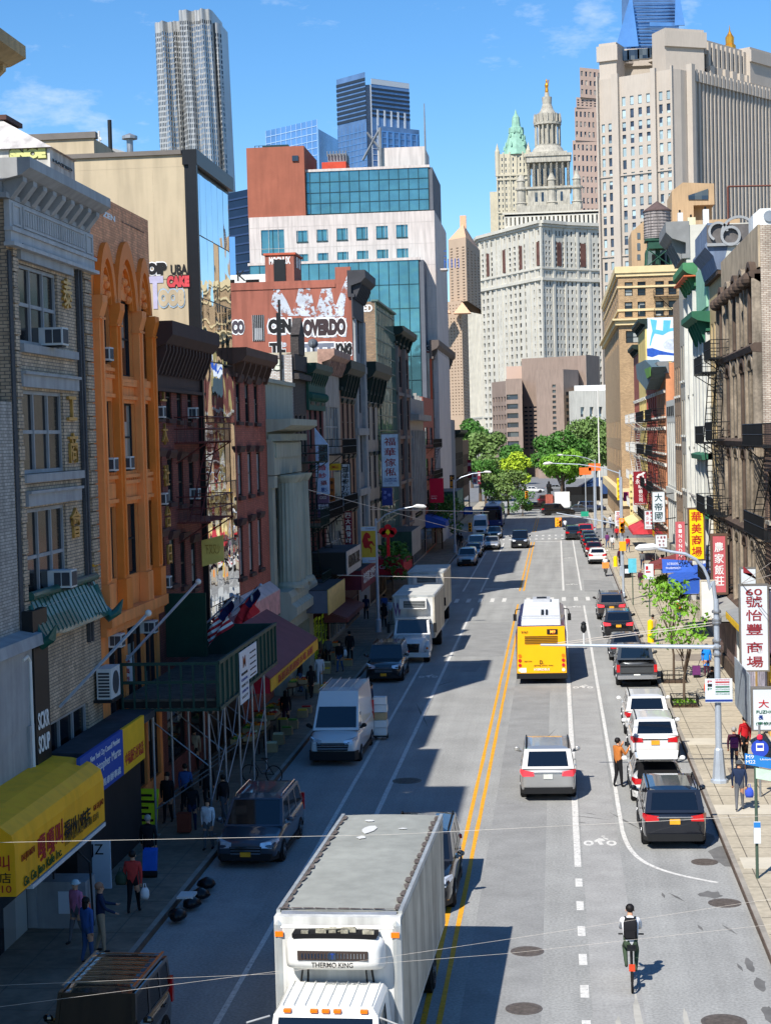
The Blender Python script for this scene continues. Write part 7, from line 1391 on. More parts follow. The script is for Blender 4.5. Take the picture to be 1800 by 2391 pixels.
T2=thing('condenser_unit','white outdoor condenser unit on the wall beside the shed','condenser',(XL+.3,51,5));a,b,c,e=rc(FL,qc,480,395,590,555,d=.4);g=MB();FL.box(g,51.3,52.4,5.15,6.1,.1,.55);part(T2,'casing',g,acm,world=True);g=MB();fq=FL;g.tube([FL.pt(51.85,5.62,.551),FL.pt(51.85,5.62,.57)],.36,18);
for k in range(8):FL.box(g,51.28,51.299,5.22+k*.1,5.28+k*.1,.15,.5)
part(T2,'fan_grille',g,acg,world=True);g=MB();FL.box(g,51.2,52.5,5.05,5.14,.0,.6);part(T2,'bracket',g,blackm,world=True)
sign('wall_banner','white banner with red characters behind the shed railing',*qc(600,310),*qc(735,470),55.4,signw,None,None,None,lines=[('福州同鄉會',.5,.25,.85,.25,inkr),('九七慶典',.5,.55,.8,.2,inkr),('歡迎各界',.5,.82,.8,.16,inkr)],th=.03)
us=mat('flag_red',S(186,40,50),rough=.8,var=.1);
def flag(label,a,b,stripes,canton):
 A=np.array(on('X',*a,XL+.1));dirn=np.array([2.9,-.2,2.6]);B=A+dirn*.7;T=thing('flag',label,'flag',tuple(A));g=MB();g.rod(A,B,.035);g.ball(B,.07,8,6);part(T,'pole',g,pole_m,world=True)
 n,m_=10,13;L_=1.15;s0=.52
 def P(i,j):
  t=s0+(1-s0)*.95*i/n;p=A+dirn*.7*t;dr=L_*j/m_;return(p[0]+.12*math.sin(j*.7+i*.5)-dr*.15,p[1]+.22*math.sin(i*.9+j*.4),p[2]-dr*.95)
 mats=[us,inkw,mat('flag_navy',S(36,44,96),var=.1)];g=MB();g.smooth=True
 for i in range(n):
  for j in range(m_):
   if stripes:mi=2 if(i>=5 and j<6)else((i*13//10)%2 if 0 else(j%2))
   else:mi=2 if(i>=5 and j<6)else 0
   g.quad(P(i,j),P(i+1,j),P(i+1,j+1),P(i,j+1),mi)
 part(T,'cloth',g,mats,world=True)
 if not stripes:g=MB();p=np.array(P(7,3));g.ball(p+np.array([.02,-.02,0]),.16,10,6,sc=(.3,1,1));part(T,'emblem',g,inkw,world=True)
flag('striped flag with blue starred canton hanging on a slanted pole above the shed',(430,1505),(0,0),1,1);flag('red flag with blue canton hanging beside the striped flag',(500,1470),(0,0),0,1)
for(a,d,lb)in(((330*.42042,1400+600*.42042),(3.2,1.5,3.4),'white knobbed slanted flagpole without a flag, left of the shed'),((700*.42042,1400+340*.42042),(3.0,1.6,3.3),'white slanted flagpole without a flag, crossing above the shed')):
 A=np.array(on('X',*a,XL+.05));B=A+np.array(d)*.75;T=thing('flagpole',lb,'flagpole',tuple(A));g=MB();g.rod(A,B,.045);part(T,'pole',g,pole_m,world=True);g=MB();g.ball(B,.1,10,7);part(T,'finial',g,white_p,world=True)
T=thing('green_signboard','tall dark green upright signboard edge-on above the shed','sign',(XL,61,8));g=MB();a=on('Y',*qb(1035,1490),61);b=on('Y',*qb(1150,1900),61);g.box(XL+.05,XL+1.55,61,61.15,b[2],a[2]);part(T,'board',g,mat('sign_forest',S(16,52,40),var=.2),world=True)
T=thing('hanging_sign','faded yellow hanging sign with brown characters on the mirrored building','sign',(XL+.8,67,8.2));g=MB();a=on('Y',*qb(1285,1345),67.5);b=on('Y',*qb(1400,1480),67.5);g.hexa([(XL+.1,67.5,8.0),(XL+.95,67.7,8.2),(XL+.95,67.8,8.2),(XL+.1,67.6,8.0)],[(XL+.1,67.5,9.05),(XL+.95,67.7,9.25),(XL+.95,67.8,9.25),(XL+.1,67.6,9.05)]);o=part(T,'board',g,mat('sign_straw',S(206,184,96),var=.15),world=True);fz=Fac((XL+.1,67.48),(XL+.95,67.68));text(o,'lettering','下又又少',fz.M(.45,8.7,.02),1,inko,fit=(.6,.4))
T,o,v=awning('market_awning','maroon market awning with a yellow lettered valance over the fruit stalls',-1,66.5,80,5.3,3.6,2.9,mat('awning_maroon',S(132,72,76),var=.15),.55,mat('valance_gold',S(220,168,50)));Fv=Fac((XL+2.93,66.5),(XL+2.93,80));text(v,'lettering','新鮮蔬果超級市場 海鮮',Fv.M(6.7,3.3,.01),1,inkr,fit=(10,.34));g=MB();g.add([(XL+.05,66.45,3.0),(XL+2.9,66.45,3.0),(XL+2.9,66.45,3.55),(XL+.05,66.45,5.2)],[(0,1,2,3)]);part(T,'red_end',g,mat('awning_red2',S(176,30,50)),world=True)
awning('shop_fascia','white fascia with red characters above a gold shop sign beside the bank',-1,76,84,6.0,5.6,.5,mat('fascia_white',S(206,190,186)),1.2,mat('fascia_pink',S(214,160,156),var=.3,scale=2))
def box_canopy(name,label,y0,y1,z0,z1,proj,front,side,top,txt=None,ink=None):
 T=thing(name,label,'canopy',(XL+proj/2,(y0+y1)/2,z0));g=MB();g.box(XL+.02,XL+proj-.05,y0,y1,z0,z1-.06);part(T,'box',g,side,world=True);g=MB();g.box(XL+proj-.049,XL+proj,y0-.03,y1+.03,z0-.1,z1);o=part(T,'front_panel',g,front,world=True);g=MB();g.box(XL+.02,XL+proj-.05,y0,y1,z1-.059,z1-.02);part(T,'top',g,top,world=True)
 if txt:F=Fac((XL+proj,y0),(XL+proj,y1));text(o,'lettering',txt,F.M((y1-y0)/2,(z0+z1)/2,.012),1,ink,fit=((y1-y0)*.8,(z1-z0)*.55),offset=.01)
 return T
box_canopy('bank_canopy','boxy canopy with a gilded front panel beside the stone bank',90.2,97.4,3.7,4.95,2.1,mat('panel_gilded',S(196,170,92),rough=.4,var=.25,scale=2,metal=.2),mat('canopy_lead',S(92,98,112),var=.15),mat('tar_roof'))
box_canopy('black_canopy','black box canopy with a silver lettered front farther along the left',98.7,105.8,5.1,6.4,2.1,mat('panel_silver',S(140,148,156),rough=.4,var=.3,scale=2),blackm,mat('tar_roof'),'INTERNATIONAL TRAVEL',inkk)
box_canopy('purple_canopy','purple red shop canopy with pale characters below the black canopy',105.9,115,3.5,4.75,2.1,mat('panel_plum',S(112,44,58),var=.15),mat('panel_plum'),mat('tar_roof'),'北京同仁堂藥行',inkw)
box_canopy('scaffold_canopy','dark green scaffold canopy behind the horse banner lamp post',144,153,3.0,5.0,2.1,mat('panel_concrete',S(150,150,146),var=.15),green_d,blackm)
T,o,v=awning('bank_awning','dark red bank awning with white lettering near the small tree',-1,134.5,143,3.4,3.0,2.1,mat('awning_crimson',S(170,24,44)),.9);fz=Fac((XL+.05,134.45),(XL+2.15,134.45));g=MB();fz.box(g,0,2.1,2.1,3.3,-.05,0);e=part(T,'end_panel',g,mat('awning_crimson'),world=True);text(e,'lettering','Cathay Bank',fz.M(1.1,2.7,.01),1,inkw,fit=(1.8,.36))
awning('market_awning','brown sloping awning over the second market stall',-1,98,107,3.3,2.6,2.1,mat('awning_rust',S(120,66,62),var=.15),.25)
awning('shop_awning','blue shop awning far along the left row',-1,186,196,4.4,3.6,2.2,mat('awning_blue'),.6)
box_canopy('green_box_canopy','green boxed canopy on posts at the far left corner',196,208,4.2,6.6,3.0,mat('panel_sea',S(70,110,100),var=.15),green_d,blackm)
def lsign(name,label,x0,y0,x1,y1,X0,q_=qf,**k):
 px0,py0=q_(x0,y0);px1,py1=q_(x1,y1);Y_=y_for(px0,(py0+py1)/2,X0);return sign(name,label,px0,py0,px1,py1,Y_,**k)
T,F,o=lsign('pennant_sign','pale blue pennant sign with red characters slanting over the dark gothic building',520,385,603,705,-14.1,bg=mat('sign_pale_blue',S(186,204,228)),lines=[('女',.5,.08,.7,.11,inkr),('子',.5,.26,.6,.11,inkr),('婚',.5,.46,.6,.11,inkr),('紗',.5,.62,.6,.11,inkr),('攝',.6,.77,.5,.1,inkmar),('影',.62,.91,.5,.09,inkb)]);g=MB();x0,x1=F.p0[0],F.p0[0]+F.L;z=T.location[2];zt=float(on('Y',*qf(560,385),F.p0[1])[2]);g.extr([(x0,F.p0[1],zt),(x1,F.p0[1],zt),(x0,F.p0[1],zt+1.0)],(0,.22,0));part(T,'peak',g,mat('sign_pale_blue'),world=True)
lsign('shop_sign','mauve shop sign with white characters below the pennant',532,712,606,860,-14.1,bg=mat('sign_mauve',S(120,92,120),var=.2),lines=[('COCO',.5,.1,.6,.12,inkw),('婚紗館',.5,.5,.9,.26,inkw)])
lsign('vertical_sign','white sign with six bold black characters over the left row',688,510,742,778,-14.0,bg=signw,fr=blackm,chars='福信報稅保險',ink=inkk,csize=.8,pad=(.03,.05))
lsign('vertical_sign','large white sign with four dark red characters and an English shop name',948,315,1056,655,-14.0,bg=mat('sign_ice',S(190,214,234)),fr=signdk,lines=[(c,.5,y,.68,.155,inkmar)for c,y in(('福',.14),('華',.34),('傢',.54),('俬',.72))]+[('GLAMOUR',.5,.85,.7,.035,inkb),('FURNITURE',.5,.895,.75,.035,inkb),('CO.',.5,.94,.25,.03,inkb)],fw=.1,br=-1)
lsign('shop_sign','dark blue hanging sign with faint characters under the white furniture sign',948,664,1016,778,-14.0,bg=signb,lines=[('津',.3,.25,.3,.2,mat('ink_pale_blue',S(130,150,220),var=0)),('妙',.3,.55,.3,.2,mat('ink_pale_blue')),('林',.7,.4,.3,.2,mat('ink_pale_blue'))])
lsign('cloth_banner','crimson cloth banner hanging over the far left pavement',1258,602,1348,760,-13.6,bg=mat('banner_crimson',S(206,26,60),rough=.8,var=.1),th=.04,lines=[('welcome to the',.3,.72,.4,.04,inkw),('family',.3,.82,.4,.07,inkw)])
lsign('vertical_sign','maroon vertical sign with white characters beside the black canopy',706,815,754,1030,-14.0,bg=mat('sign_wine',S(120,30,52),var=.15),chars='四大真發財',ink=inkw,csize=.75)
lsign('vertical_sign','cream blank vertical panel beside the six character sign',640,560,682,940,-14.1,bg=mat('sign_cream',S(196,184,160),var=.2))
lsign('vertical_sign','orange brown vertical sign behind the pennant with dim characters',608,600,640,760,-14.1,bg=mat('sign_burnt',S(168,96,40),var=.25),chars='新中華',ink=inkk,csize=.7)
lsign('shop_sign','yellow slanted sign projecting behind the six character sign',606,506,680,550,-14.1,bg=mat('sign_mustard',S(206,166,40),var=.2),lines=[('SMILE',.5,.5,.6,.4,inkr)])
lsign('vertical_sign','black and gold vertical sign near the far left crossing',1380,580,1418,730,-13.9,bg=mat('sign_black_brown',S(44,34,28)),chars='大眾藥房',ink=mat('ink_gold',S(210,140,40),var=0),csize=.75)
for(x0,y0,x1,y1,bg_,t,ik,lb)in((1502,480,1528,600,'sign_wine','同安','ink_white','narrow dark red sign by the far left corner'),(1532,560,1566,640,'sign_white','富華','ink_red','white sign with red characters by the far left corner'),(1568,555,1588,640,'sign_wine','酒家','ink_white','small crimson sign at the very end of the left row'),(1410,790,1475,830,'sign_mauve','麗晶','ink_white','purple shop sign low by the far left shops'),(1478,785,1535,835,'sign_royal','銀行','ink_white','blue square shop sign low by the far left shops')):
 lsign('shop_sign',lb,x0,y0,x1,y1,-13.5,bg=MATS[bg_],chars=t if y1-y0>60 else None,ink=MATS[ik],csize=.7,lines=[]if y1-y0>60 else[(t,.5,.5,.8,.5,MATS[ik])])
lx,ly,_=lampL.location;F=Fac((float(on('Y',*qf(816,1000),ly)[0]),ly-.05),(float(on('Y',*qf(908,1000),ly)[0]),ly-.05));z1=float(on('Y',*qf(860,912),ly)[2]);z0=float(on('Y',*qf(860,1152),ly)[2]);H_=z1-z0
T=thing('street_banner','yellow street banner with a prancing red animal shape on the lamp post','banner',(F.p0[0]+F.L/2,ly,z0));g=MB();F.box(g,0,F.L,z0,z1,0,.03);part(T,'cloth',g,mat('banner_yellow',S(216,176,60),var=.1),world=True);g=MB();F.box(g,0,F.L,z1-.3,z1-.02,.031,.036);F.box(g,.02,F.L-.02,z0+.02,z0+H_*.16,.031,.036);part(T,'band',g,signw,world=True)
text(T,'lettering','Chinatown',F.M(F.L*.62,z1-.15,.04),1,inkb,fit=(F.L*.6,.12));text(T,'lettering','Capital',F.M(F.L*.7,z0+.16,.04),1,inkr,fit=(F.L*.45,.12));g=MB()
def pl(mb,pts,F,d,T_=None):mb.add([F.pt(F.L*x,z0+H_*y,d)for x,y in pts],[tuple(range(len(pts)))])
pl(g,[(.05,.6),(.2,.78),(.35,.84),(.55,.8),(.66,.72),(.6,.66),(.45,.68),(.5,.6),(.75,.6),(.92,.48),(.88,.46),(.7,.54),(.55,.48),(.72,.4),(.7,.28),(.64,.28),(.64,.38),(.45,.42),(.3,.4),(.15,.44),(.12,.52)],F,.04);part(T,'animal_shape',g,mat('banner_red',S(186,40,40),var=.2),world=True)
T=thing('knot_ornament','red lucky knot ornament with yellow diamond and tassel on the lamp post','ornament',(lx+.4,ly,z0));cx_=float(on('Y',*qf(987,950),ly)[0]);cz_=float(on('Y',*qf(987,950),ly)[2]);g=MB()
for dx,dz in((0,.28),(-.35,.05),(.35,.05),(-.2,-.12),(.2,-.12)):g.tube([(cx_+dx,ly-.04,cz_+dz),(cx_+dx,ly+.04,cz_+dz)],.24,14)
part(T,'knot',g,mat('knot_red',S(210,28,36)),world=True);g=MB();g.hexa([(cx_-.17,ly-.07,cz_),(cx_,ly-.07,cz_-.2),(cx_+.17,ly-.07,cz_),(cx_,ly-.07,cz_+.2)],[(cx_-.17,ly-.045,cz_),(cx_,ly-.045,cz_-.2),(cx_+.17,ly-.045,cz_),(cx_,ly-.045,cz_+.2)]);part(T,'diamond',g,signy,world=True);g=MB();g.box(cx_-.1,cx_+.1,ly-.03,ly+.03,cz_-1.6,cz_-.3);part(T,'tassel',g,mat('knot_red'),world=True);g=MB();g.rod((cx_,ly+.05,cz_),(lx,ly,cz_),.03);part(T,'bracket',g,blackm,world=True)
def wire(label,pts,r=.02,col=None,sag=0.):
 P=[np.array(p,float)for p in pts]
 if len(P)==2:A,B=P;P=[A+(B-A)*t+np.array([0,0,-4*sag*t*(1-t)])for t in np.linspace(0,1,14)]
 o=np.array(P[0]);single('overhead_wire',label,'wire',MB().tube(P,r,5),col or mat('wire_pale',S(196,188,178),rough=.6,var=.1),tuple(o),group='wires strung across the street')
w_=mat('wire_pale',S(196,188,178),rough=.6,var=.1)
wire('bright near wire running level across the lower left and the truck',[on('Y',0,1968,26),on('Y',900,1950,26),on('Y',1800,1905,26)],.0028,mat('wire_white',S(196,190,180),rough=.5))
wire('thin wire crossing the lower road below the bright one',[on('Y',0,2302,27),on('Y',640,2275,27),on('Y',1180,2195,27),on('Y',1800,2100,27)],.0022)
wire('lowest thin wire crossing the bottom left and the truck',[on('Y',0,2352,26),on('Y',640,2270,26),on('Y',1180,2228,26),on('Y',1800,2160,26)],.0022)
wire('wire across the street at the far canopies',[on('Y',*qf(690,800),125),on('Y',*qf(1640,818),150)],.025)
wire('wire crossing above the bank and the box trucks',[on('Y',*qf(660,1230),95),on('Y',*qf(1640,1252),100)],.02)
wire('pair wire sloping from the row to the far lamp',[on('Y',*qf(330,638),90),on('Y',*qf(1500,950),150)],.022)
wire('wire from the silver lamp post out over the bus lane',[on('Y',*qm(1210,345),62.6),on('Y',*qm(0,505),64)],.012)
wire('second wire from the silver lamp post out over the bus lane',[on('Y',*qm(1210,365),62.6),on('Y',*qm(0,520),64)],.012)
wire('thick cable bundle slanting down the right facades',[on('Y',*ql(960,930),120),on('Y',*ql(1640,1370),84)],.07,mat('cable_grey',S(150,146,140)))
wire('service wire from the number 60 sign to the lamp arm',[on('Y',*qo(900,270),66),on('Y',*qo(580,500),70)],.012);wire('lower service wire beside the number 60 sign',[on('Y',*qo(900,405),66),on('Y',*qo(580,500),70)],.012)
def paint(key,c,metal=.0,rough=.28):return mat('carpaint_'+key,c,rough=rough,metal=metal,var=.03,coat=.8,spec=.5)
carg=mat('car_glass',S(14,18,24),rough=.03,var=0,spec=.8);tyrem=mat('tyre',S(22,22,23),rough=.9,var=.1);rimm=mat('alloy_rim',S(150,152,156),rough=.3,metal=.8,var=.05);plas=mat('car_plastic',S(24,25,27),rough=.6,var=.1);chrome=mat('chrome',S(220,222,226),rough=.12,metal=1,var=0)
tail=mat('tail_lamp',S(190,14,24),rough=.15,var=.1,spec=.6,coat=.5);headl=mat('head_lamp',S(206,212,220),rough=.1,var=.2,scale=9,metal=.3,coat=.6);amber=mat('amber_lamp',S(236,120,20),rough=.3,var=.05);brake=mat('brake_lit',(.9,.04,.06),emit=((1,.08,.1),.25));platey=mat('plate_gold',S(226,160,40));platew=mat('plate_white',S(206,208,200))
def patch(b,gl,c00,c10,c11,c01,wins,ins=.012):
 0
 A=[np.array(c,float)for c in(c00,c10,c11,c01)]
 P=lambda u,v:A[0]*(1-u)*(1-v)+A[1]*u*(1-v)+A[2]*u*v+A[3]*(1-u)*v
 us=sorted({0,1}|{x for w_ in wins for x in w_[:2]});vs_=sorted({0,1}|{x for w_ in wins for x in w_[2:]})
 for i in range(len(us)-1):
  for j in range(len(vs_)-1):
   uc,vc=(us[i]+us[i+1])/2,(vs_[j]+vs_[j+1])/2
   if not any(w_[0]<uc<w_[1]and w_[2]<vc<w_[3]for w_ in wins):b.quad(P(us[i],vs_[j]),P(us[i+1],vs_[j]),P(us[i+1],vs_[j+1]),P(us[i],vs_[j+1]))
 ctr=np.array(INS);
 for k,w_ in enumerate(wins):
  q_=[P(w_[0],w_[2]),P(w_[1],w_[2]),P(w_[1],w_[3]),P(w_[0],w_[3])]
  q_=[p+(ctr-p)/np.linalg.norm(ctr-p)*ins for p in q_];(gl[k]if isinstance(gl,list)else gl).quad(*q_)
INS=(0,0,1)
def wheel(T,x,y,r,w=.23,rim=None,sub=True):
 s=1 if x>0 else-1;M_=Matrix.Translation((x,y,r))@Matrix.Rotation(PI/2*s,4,'Y')
 t=MB();t.smooth=True;t.lathe(0,0,[(r*.62,-w),(r*.92,-w),(r,-w*.8),(r,-w*.2),(r*.93,0),(r*.66,.0)],20);t.xform(M_);o=part(T,'wheel',t,tyrem)
 g=MB();g.lathe(0,0,[(r*.66,-.03),(r*.64,.004),(r*.58,-.03),(.001,-.035)],20)
 for k in range(6):a=2*PI*k/6;g.hexa([(.04*math.cos(a+d),.04*math.sin(a+d),-.03)for d in(-1,1,2.1,-2.1)],[(r*.6*math.cos(a-.2),r*.6*math.sin(a-.2),0),(r*.6*math.cos(a+.2),r*.6*math.sin(a+.2),0),(.05*math.cos(a+.8),.05*math.sin(a+.8),0),(.05*math.cos(a-.8),.05*math.sin(a-.8),0)])
 g.lathe(0,0,[(.07,-.02),(.06,.012),(.001,.014)],10);g.xform(M_)
 if sub:part(o,'rim',g,rim or rimm)
 a=MB();a.lathe(0,0,[(r*1.14,-w-.05),(r*1.16,-.035),(r*.9,-.036)],20);a.xform(M_);part(T,'wheel_arch',a,plas)
KINDS=dict(suv=(4.7,1.9,1.72,1.08,1.02,1.0,.4,-1.95,-2.25,1.12,.80,[(.05,.37),(.42,.68),(.72,.93)]),bigsuv=(5.0,1.97,1.85,1.15,1.12,1.05,.5,-2.1,-2.42,1.18,.82,[(.05,.34),(.38,.66),(.70,.94)]),sedan=(4.75,1.83,1.45,.95,.9,.95,.15,-1.1,-1.85,1.02,.76,[(.1,.5),(.54,.9)]),cross=(4.4,1.82,1.56,1.02,.96,.85,.2,-1.45,-2.05,1.1,.76,[(.07,.46),(.5,.86)]),minivan=(5.2,2.0,1.78,1.05,.98,1.35,.55,-2.2,-2.5,1.08,.80,[(.06,.32),(.36,.66),(.70,.94)]),jeep=(4.3,1.85,1.86,1.12,1.12,.75,.55,-2.0,-2.1,1.15,.88,[(.05,.36),(.41,.68),(.73,.95)]),pickup=(5.8,2.03,1.93,1.2,1.18,1.15,.45,-1.0,-1.15,1.22,.82,[(.06,.46),(.52,.93)]),van=(5.9,2.0,2.72,1.3,1.22,2.0,.75,-2.8,-2.93,1.3,.80,[(.05,.17)]))
def car(kind,label,x,y,rz,pm,group=None,plate=platey,detail=2,cat='car',name='parked_car',lit=False,open_hatch=False,rail=True,by='rear',roofm_=None,rim=None,sy=1.):
 L,W,H,zb,zh,wb,rf,rr,rb,zrb,tu,wins=KINDS[kind];global INS
 off=L/2 if by=='rear' else(-L/2 if by=='front' else 0)
 d=Vector((-math.sin(rz),math.cos(rz),0));c=Vector((x,y,0))+d*off
 T=thing(name,label,cat,tuple(c),rz,group);hw=W/2;r=.345 if kind not in('bigsuv','pickup','jeep')else.39;wy=L*.29;zs=.2
 st=[(-L/2,.42,zrb-.18,hw*.86),(-L/2+.05,.3,zrb-.05,hw*.94),(-L/2+.3,.24,zrb,hw*.985),(-wy,zs,zrb,hw),(rb+.5,zs,zrb-.01,hw),(0,zs,zb,hw),(wb,zs,zb-.03,hw),(wy,zs,zh-.02,hw*.99),(L/2-.35,.22,zh-.1,hw*.96),(L/2-.06,.28,zh-.22,hw*.88),(L/2,.38,zh-.32,hw*.8)]
 if kind=='pickup':st=[s for s in st if s[0]>-1.3 and s[0]!=rb+.5];st.insert(0,(-1.22,zs,zb,hw))
 st.sort();b=MB();b.smooth=True;rings=[]
 for(yy,z0,z1,w_)in st:
  h=z1-z0;rings.append([(-w_*.93,yy,z0),(-w_*.99,yy,z0+h*.22),(-w_,yy,z0+h*.62),(-w_*.97,yy,z0+h*.9),(-w_*.9,yy,z1),(-w_*.45,yy,z1+.025),(w_*.45,yy,z1+.025),(w_*.9,yy,z1),(w_*.97,yy,z0+h*.9),(w_,yy,z0+h*.62),(w_*.99,yy,z0+h*.22),(w_*.93,yy,z0)])
 b.loft(rings);o=part(T,'body',b,pm,fixn=True);m_=o.modifiers.new('round','SUBSURF');m_.levels=m_.render_levels=1 if detail<2 else 2
 bm=[];g=MB();INS=(0,(rf+rr)/2,zb+.2);wl,wr_=hw*.93,hw*tu;ws=MB();rw=MB();sw_=[MB()for _ in wins];sw2=[MB()for _ in wins]
 z2=H-.04;zc=H
 A=[(-wl,wb,zb-.03),(wl,wb,zb-.03),(wr_,rf,z2),(-wr_,rf,z2)];patch(g,ws,*A,[(.05,.95,.07,.94 if kind!='van' else.6)])
 Bk=[(wl,rb,zrb-.02),(-wl,rb,zrb-.02),(-wr_,rr,z2),(wr_,rr,z2)]
 if not open_hatch:patch(g,rw,*Bk,[(.1,.9,.12,.88)]if kind!='van' else[])
 v0,v1=(.06,.86)if kind!='van' else(.05,.42)
 for s_,gl in((1,sw_),(-1,sw2)):patch(g,gl,(s_*wl,wb,zb-.03),(s_*wl,rb,zrb-.02),(s_*wr_,rr,z2),(s_*wr_,rf,z2),[(a,b_,v0,v1)for a,b_ in wins])
 n=6
 for i in range(n):
  t0,t1=i/n,(i+1)/n;x0,x1=-wr_+2*wr_*t0,-wr_+2*wr_*t1;f=lambda t:z2+.055*(1-(2*t-1)**4)
  ys=[rf,rf-(rf-rr)*.2,rr+(rf-rr)*.15,rr]
  for a_,b_,k0,k1 in((0,1,0,1),(1,2,1,1),(2,3,1,0)):g.quad((x0,ys[a_],z2+(f(t0)-z2)*k0),(x1,ys[a_],z2+(f(t1)-z2)*k0),(x1,ys[b_],z2+(f(t1)-z2)*k1),(x0,ys[b_],z2+(f(t0)-z2)*k1))
 part(T,'roof',g,roofm_ or pm)
 part(T,'windshield',ws,carg)
 if rw.v:part(T,'rear_window',rw,carg)
 for q_ in sw_+sw2:part(T,'side_window',q_,carg)
 for sx in(-1,1):
  for yy in(wy,-wy):wheel(T,sx*(hw+.01),yy,r,rim=rim,sub=detail>1)
 for sx in(-1,1):
  if kind!='pickup':
   q_=MB();zt=zrb-.06;y0=-L/2
   if kind in('bigsuv','suv','sedan','cross'):q_.hexa([(sx*hw*.5,y0-.02,zt-.2),(sx*hw*.9,y0+.02,zt-.22),(sx*hw*1.0,y0+.3,zt-.12),(sx*hw*.5,y0+.2,zt-.2)],[(sx*hw*.5,y0-.01,zt-.05),(sx*hw*.88,y0+.03,zt),(sx*hw*.995,y0+.3,zt),(sx*hw*.5,y0+.2,zt-.05)])
   else:q_.box(min(sx*hw*.8,sx*hw*.97),max(sx*hw*.8,sx*hw*.97),y0-.015,y0+.12,zt-.3,zt+(.25 if kind!='van' else.5))
   part(T,'tail_light',q_,brake if lit else tail)
  q_=MB();zt=zh-.22;y1=L/2
  q_.hexa([(sx*hw*.45,y1+.02,zt-.12),(sx*hw*.8,y1-.03,zt-.14),(sx*hw*.98,y1-.42,zt+.02),(sx*hw*.45,y1-.2,zt-.12)],[(sx*hw*.45,y1-.03,zt+.02),(sx*hw*.78,y1-.1,zt+.06),(sx*hw*.96,y1-.45,zt+.12),(sx*hw*.45,y1-.2,zt+.02)]);part(T,'headlight',q_,headl)
  q_=MB();q_.hexa([(sx*hw*.95,wb-.28,zb+.02),(sx*(hw+.02),wb-.28,zb+.02),(sx*(hw+.02),wb-.14,zb+.02),(sx*hw*.95,wb-.14,zb+.02)],[(sx*hw*.98,wb-.34,zb+.12),(sx*(hw+.22),wb-.34,zb+.1),(sx*(hw+.2),wb-.18,zb+.1),(sx*hw*.98,wb-.16,zb+.12)]);q_.ball((sx*(hw+.13),wb-.25,zb+.14),.11,8,6,sc=(1,.6,.8));part(T,'mirror',q_,pm if kind!='van' else plas)
  if detail>1:
   q_=MB();
   for yy in(wb-.9,wb-2.0):q_.box(min(sx*hw*.995,sx*(hw+.03)),max(sx*hw*.995,sx*(hw+.03)),yy-.1,yy+.08,zb-.16,zb-.12)
   part(T,'door_handle',q_,pm)
   q_=MB();q_.box(min(sx*hw*.9,sx*(hw+.012)),max(sx*hw*.9,sx*(hw+.012)),-wy+r*1.1,wy-r*1.1,.2,.34);part(T,'side_sill',q_,plas)
   if rail and kind in('suv','bigsuv','minivan','cross'):q_=MB();q_.tube([(sx*wr_*.93,rf-.1,z2+.02),(sx*wr_*.93,rf-.3,z2+.09),(sx*wr_*.93,rr+.3,z2+.09),(sx*wr_*.93,rr+.05,z2+.02)],.022,6);part(T,'roof_rail',q_,chrome if kind=='minivan' else plas)
 if kind!='pickup':q_=MB();q_.hexa([(-hw*.84,-L/2-.05,.3),(hw*.84,-L/2-.05,.3),(hw*.97,-L/2+.4,.26),(-hw*.97,-L/2+.4,.26)],[(-hw*.84,-L/2-.05,.52),(hw*.84,-L/2-.05,.52),(hw*.985,-L/2+.4,.5),(-hw*.985,-L/2+.4,.5)]);part(T,'rear_bumper',q_,plas if detail>1 and kind!='sedan' else pm)
 q_=MB();q_.hexa([(-hw*.78,L/2+.05,.26),(hw*.78,L/2+.05,.26),(hw*.96,L/2-.4,.24),(-hw*.96,L/2-.4,.24)],[(-hw*.78,L/2+.04,.46),(hw*.78,L/2+.04,.46),(hw*.965,L/2-.4,.46),(-hw*.965,L/2-.4,.46)]);part(T,'front_bumper',q_,plas)
 q_=MB();q_.hexa([(-hw*.44,L/2+.035,zh-.55),(hw*.44,L/2+.035,zh-.55),(hw*.44,L/2-.1,zh-.55),(-hw*.44,L/2-.1,zh-.55)],[(-hw*.5,L/2+.015,zh-.3),(hw*.5,L/2+.015,zh-.3),(hw*.5,L/2-.1,zh-.3),(-hw*.5,L/2-.1,zh-.3)]);gr=part(T,'grille',q_,plas)
 if detail>1:
  q_=MB();
  for k in range(3):q_.box(-hw*.46,hw*.46,L/2+.02,L/2+.045,zh-.52+k*.09,zh-.495+k*.09)
  part(gr,'grille_bar',q_,chrome)
 zp=zrb-.36 if kind not in('pickup','sedan')else.72
 if plate:
  q_=MB();q_.box(-.16,.16,-L/2-.03,-L/2+.1,zp,zp+.16)if kind!='pickup' else q_.box(-.16,.16,-L/2-.06,-L/2,.55,.7);part(T,'rear_plate',q_,plate)
  q_=MB();q_.box(-.16,.16,L/2,L/2+.065,.38,.52);part(T,'front_plate',q_,plate)
 if kind in('bigsuv','suv','cross')and detail>1:q_=MB();q_.box(-hw*.55,hw*.55,-L/2-.025,-L/2+.1,zp+.2,zp+.235);part(T,'trim_strip',q_,chrome)
 return T,(L,W,H,zb,zrb,hw)
P_={k:paint(k,S(*c),m_,r_)for k,c,m_,r_ in(('black',(16,17,20),0,.2),('navy',(14,18,28),0,.2),('white',(214,214,212),0,.3),('silver',(168,168,166),.5,.35),('grey',(70,73,76),.4,.35),('slate',(62,72,84),.4,.3),('red',(176,26,30),0,.3),('blue',(36,52,84),.3,.3),('wine',(70,16,26),.2,.3))}
rt='cars parked along the right kerb'
car('bigsuv','glossy black parked SUV with orange plate nearest along the right kerb',3.42,53.0,0,P_['navy'],rt)
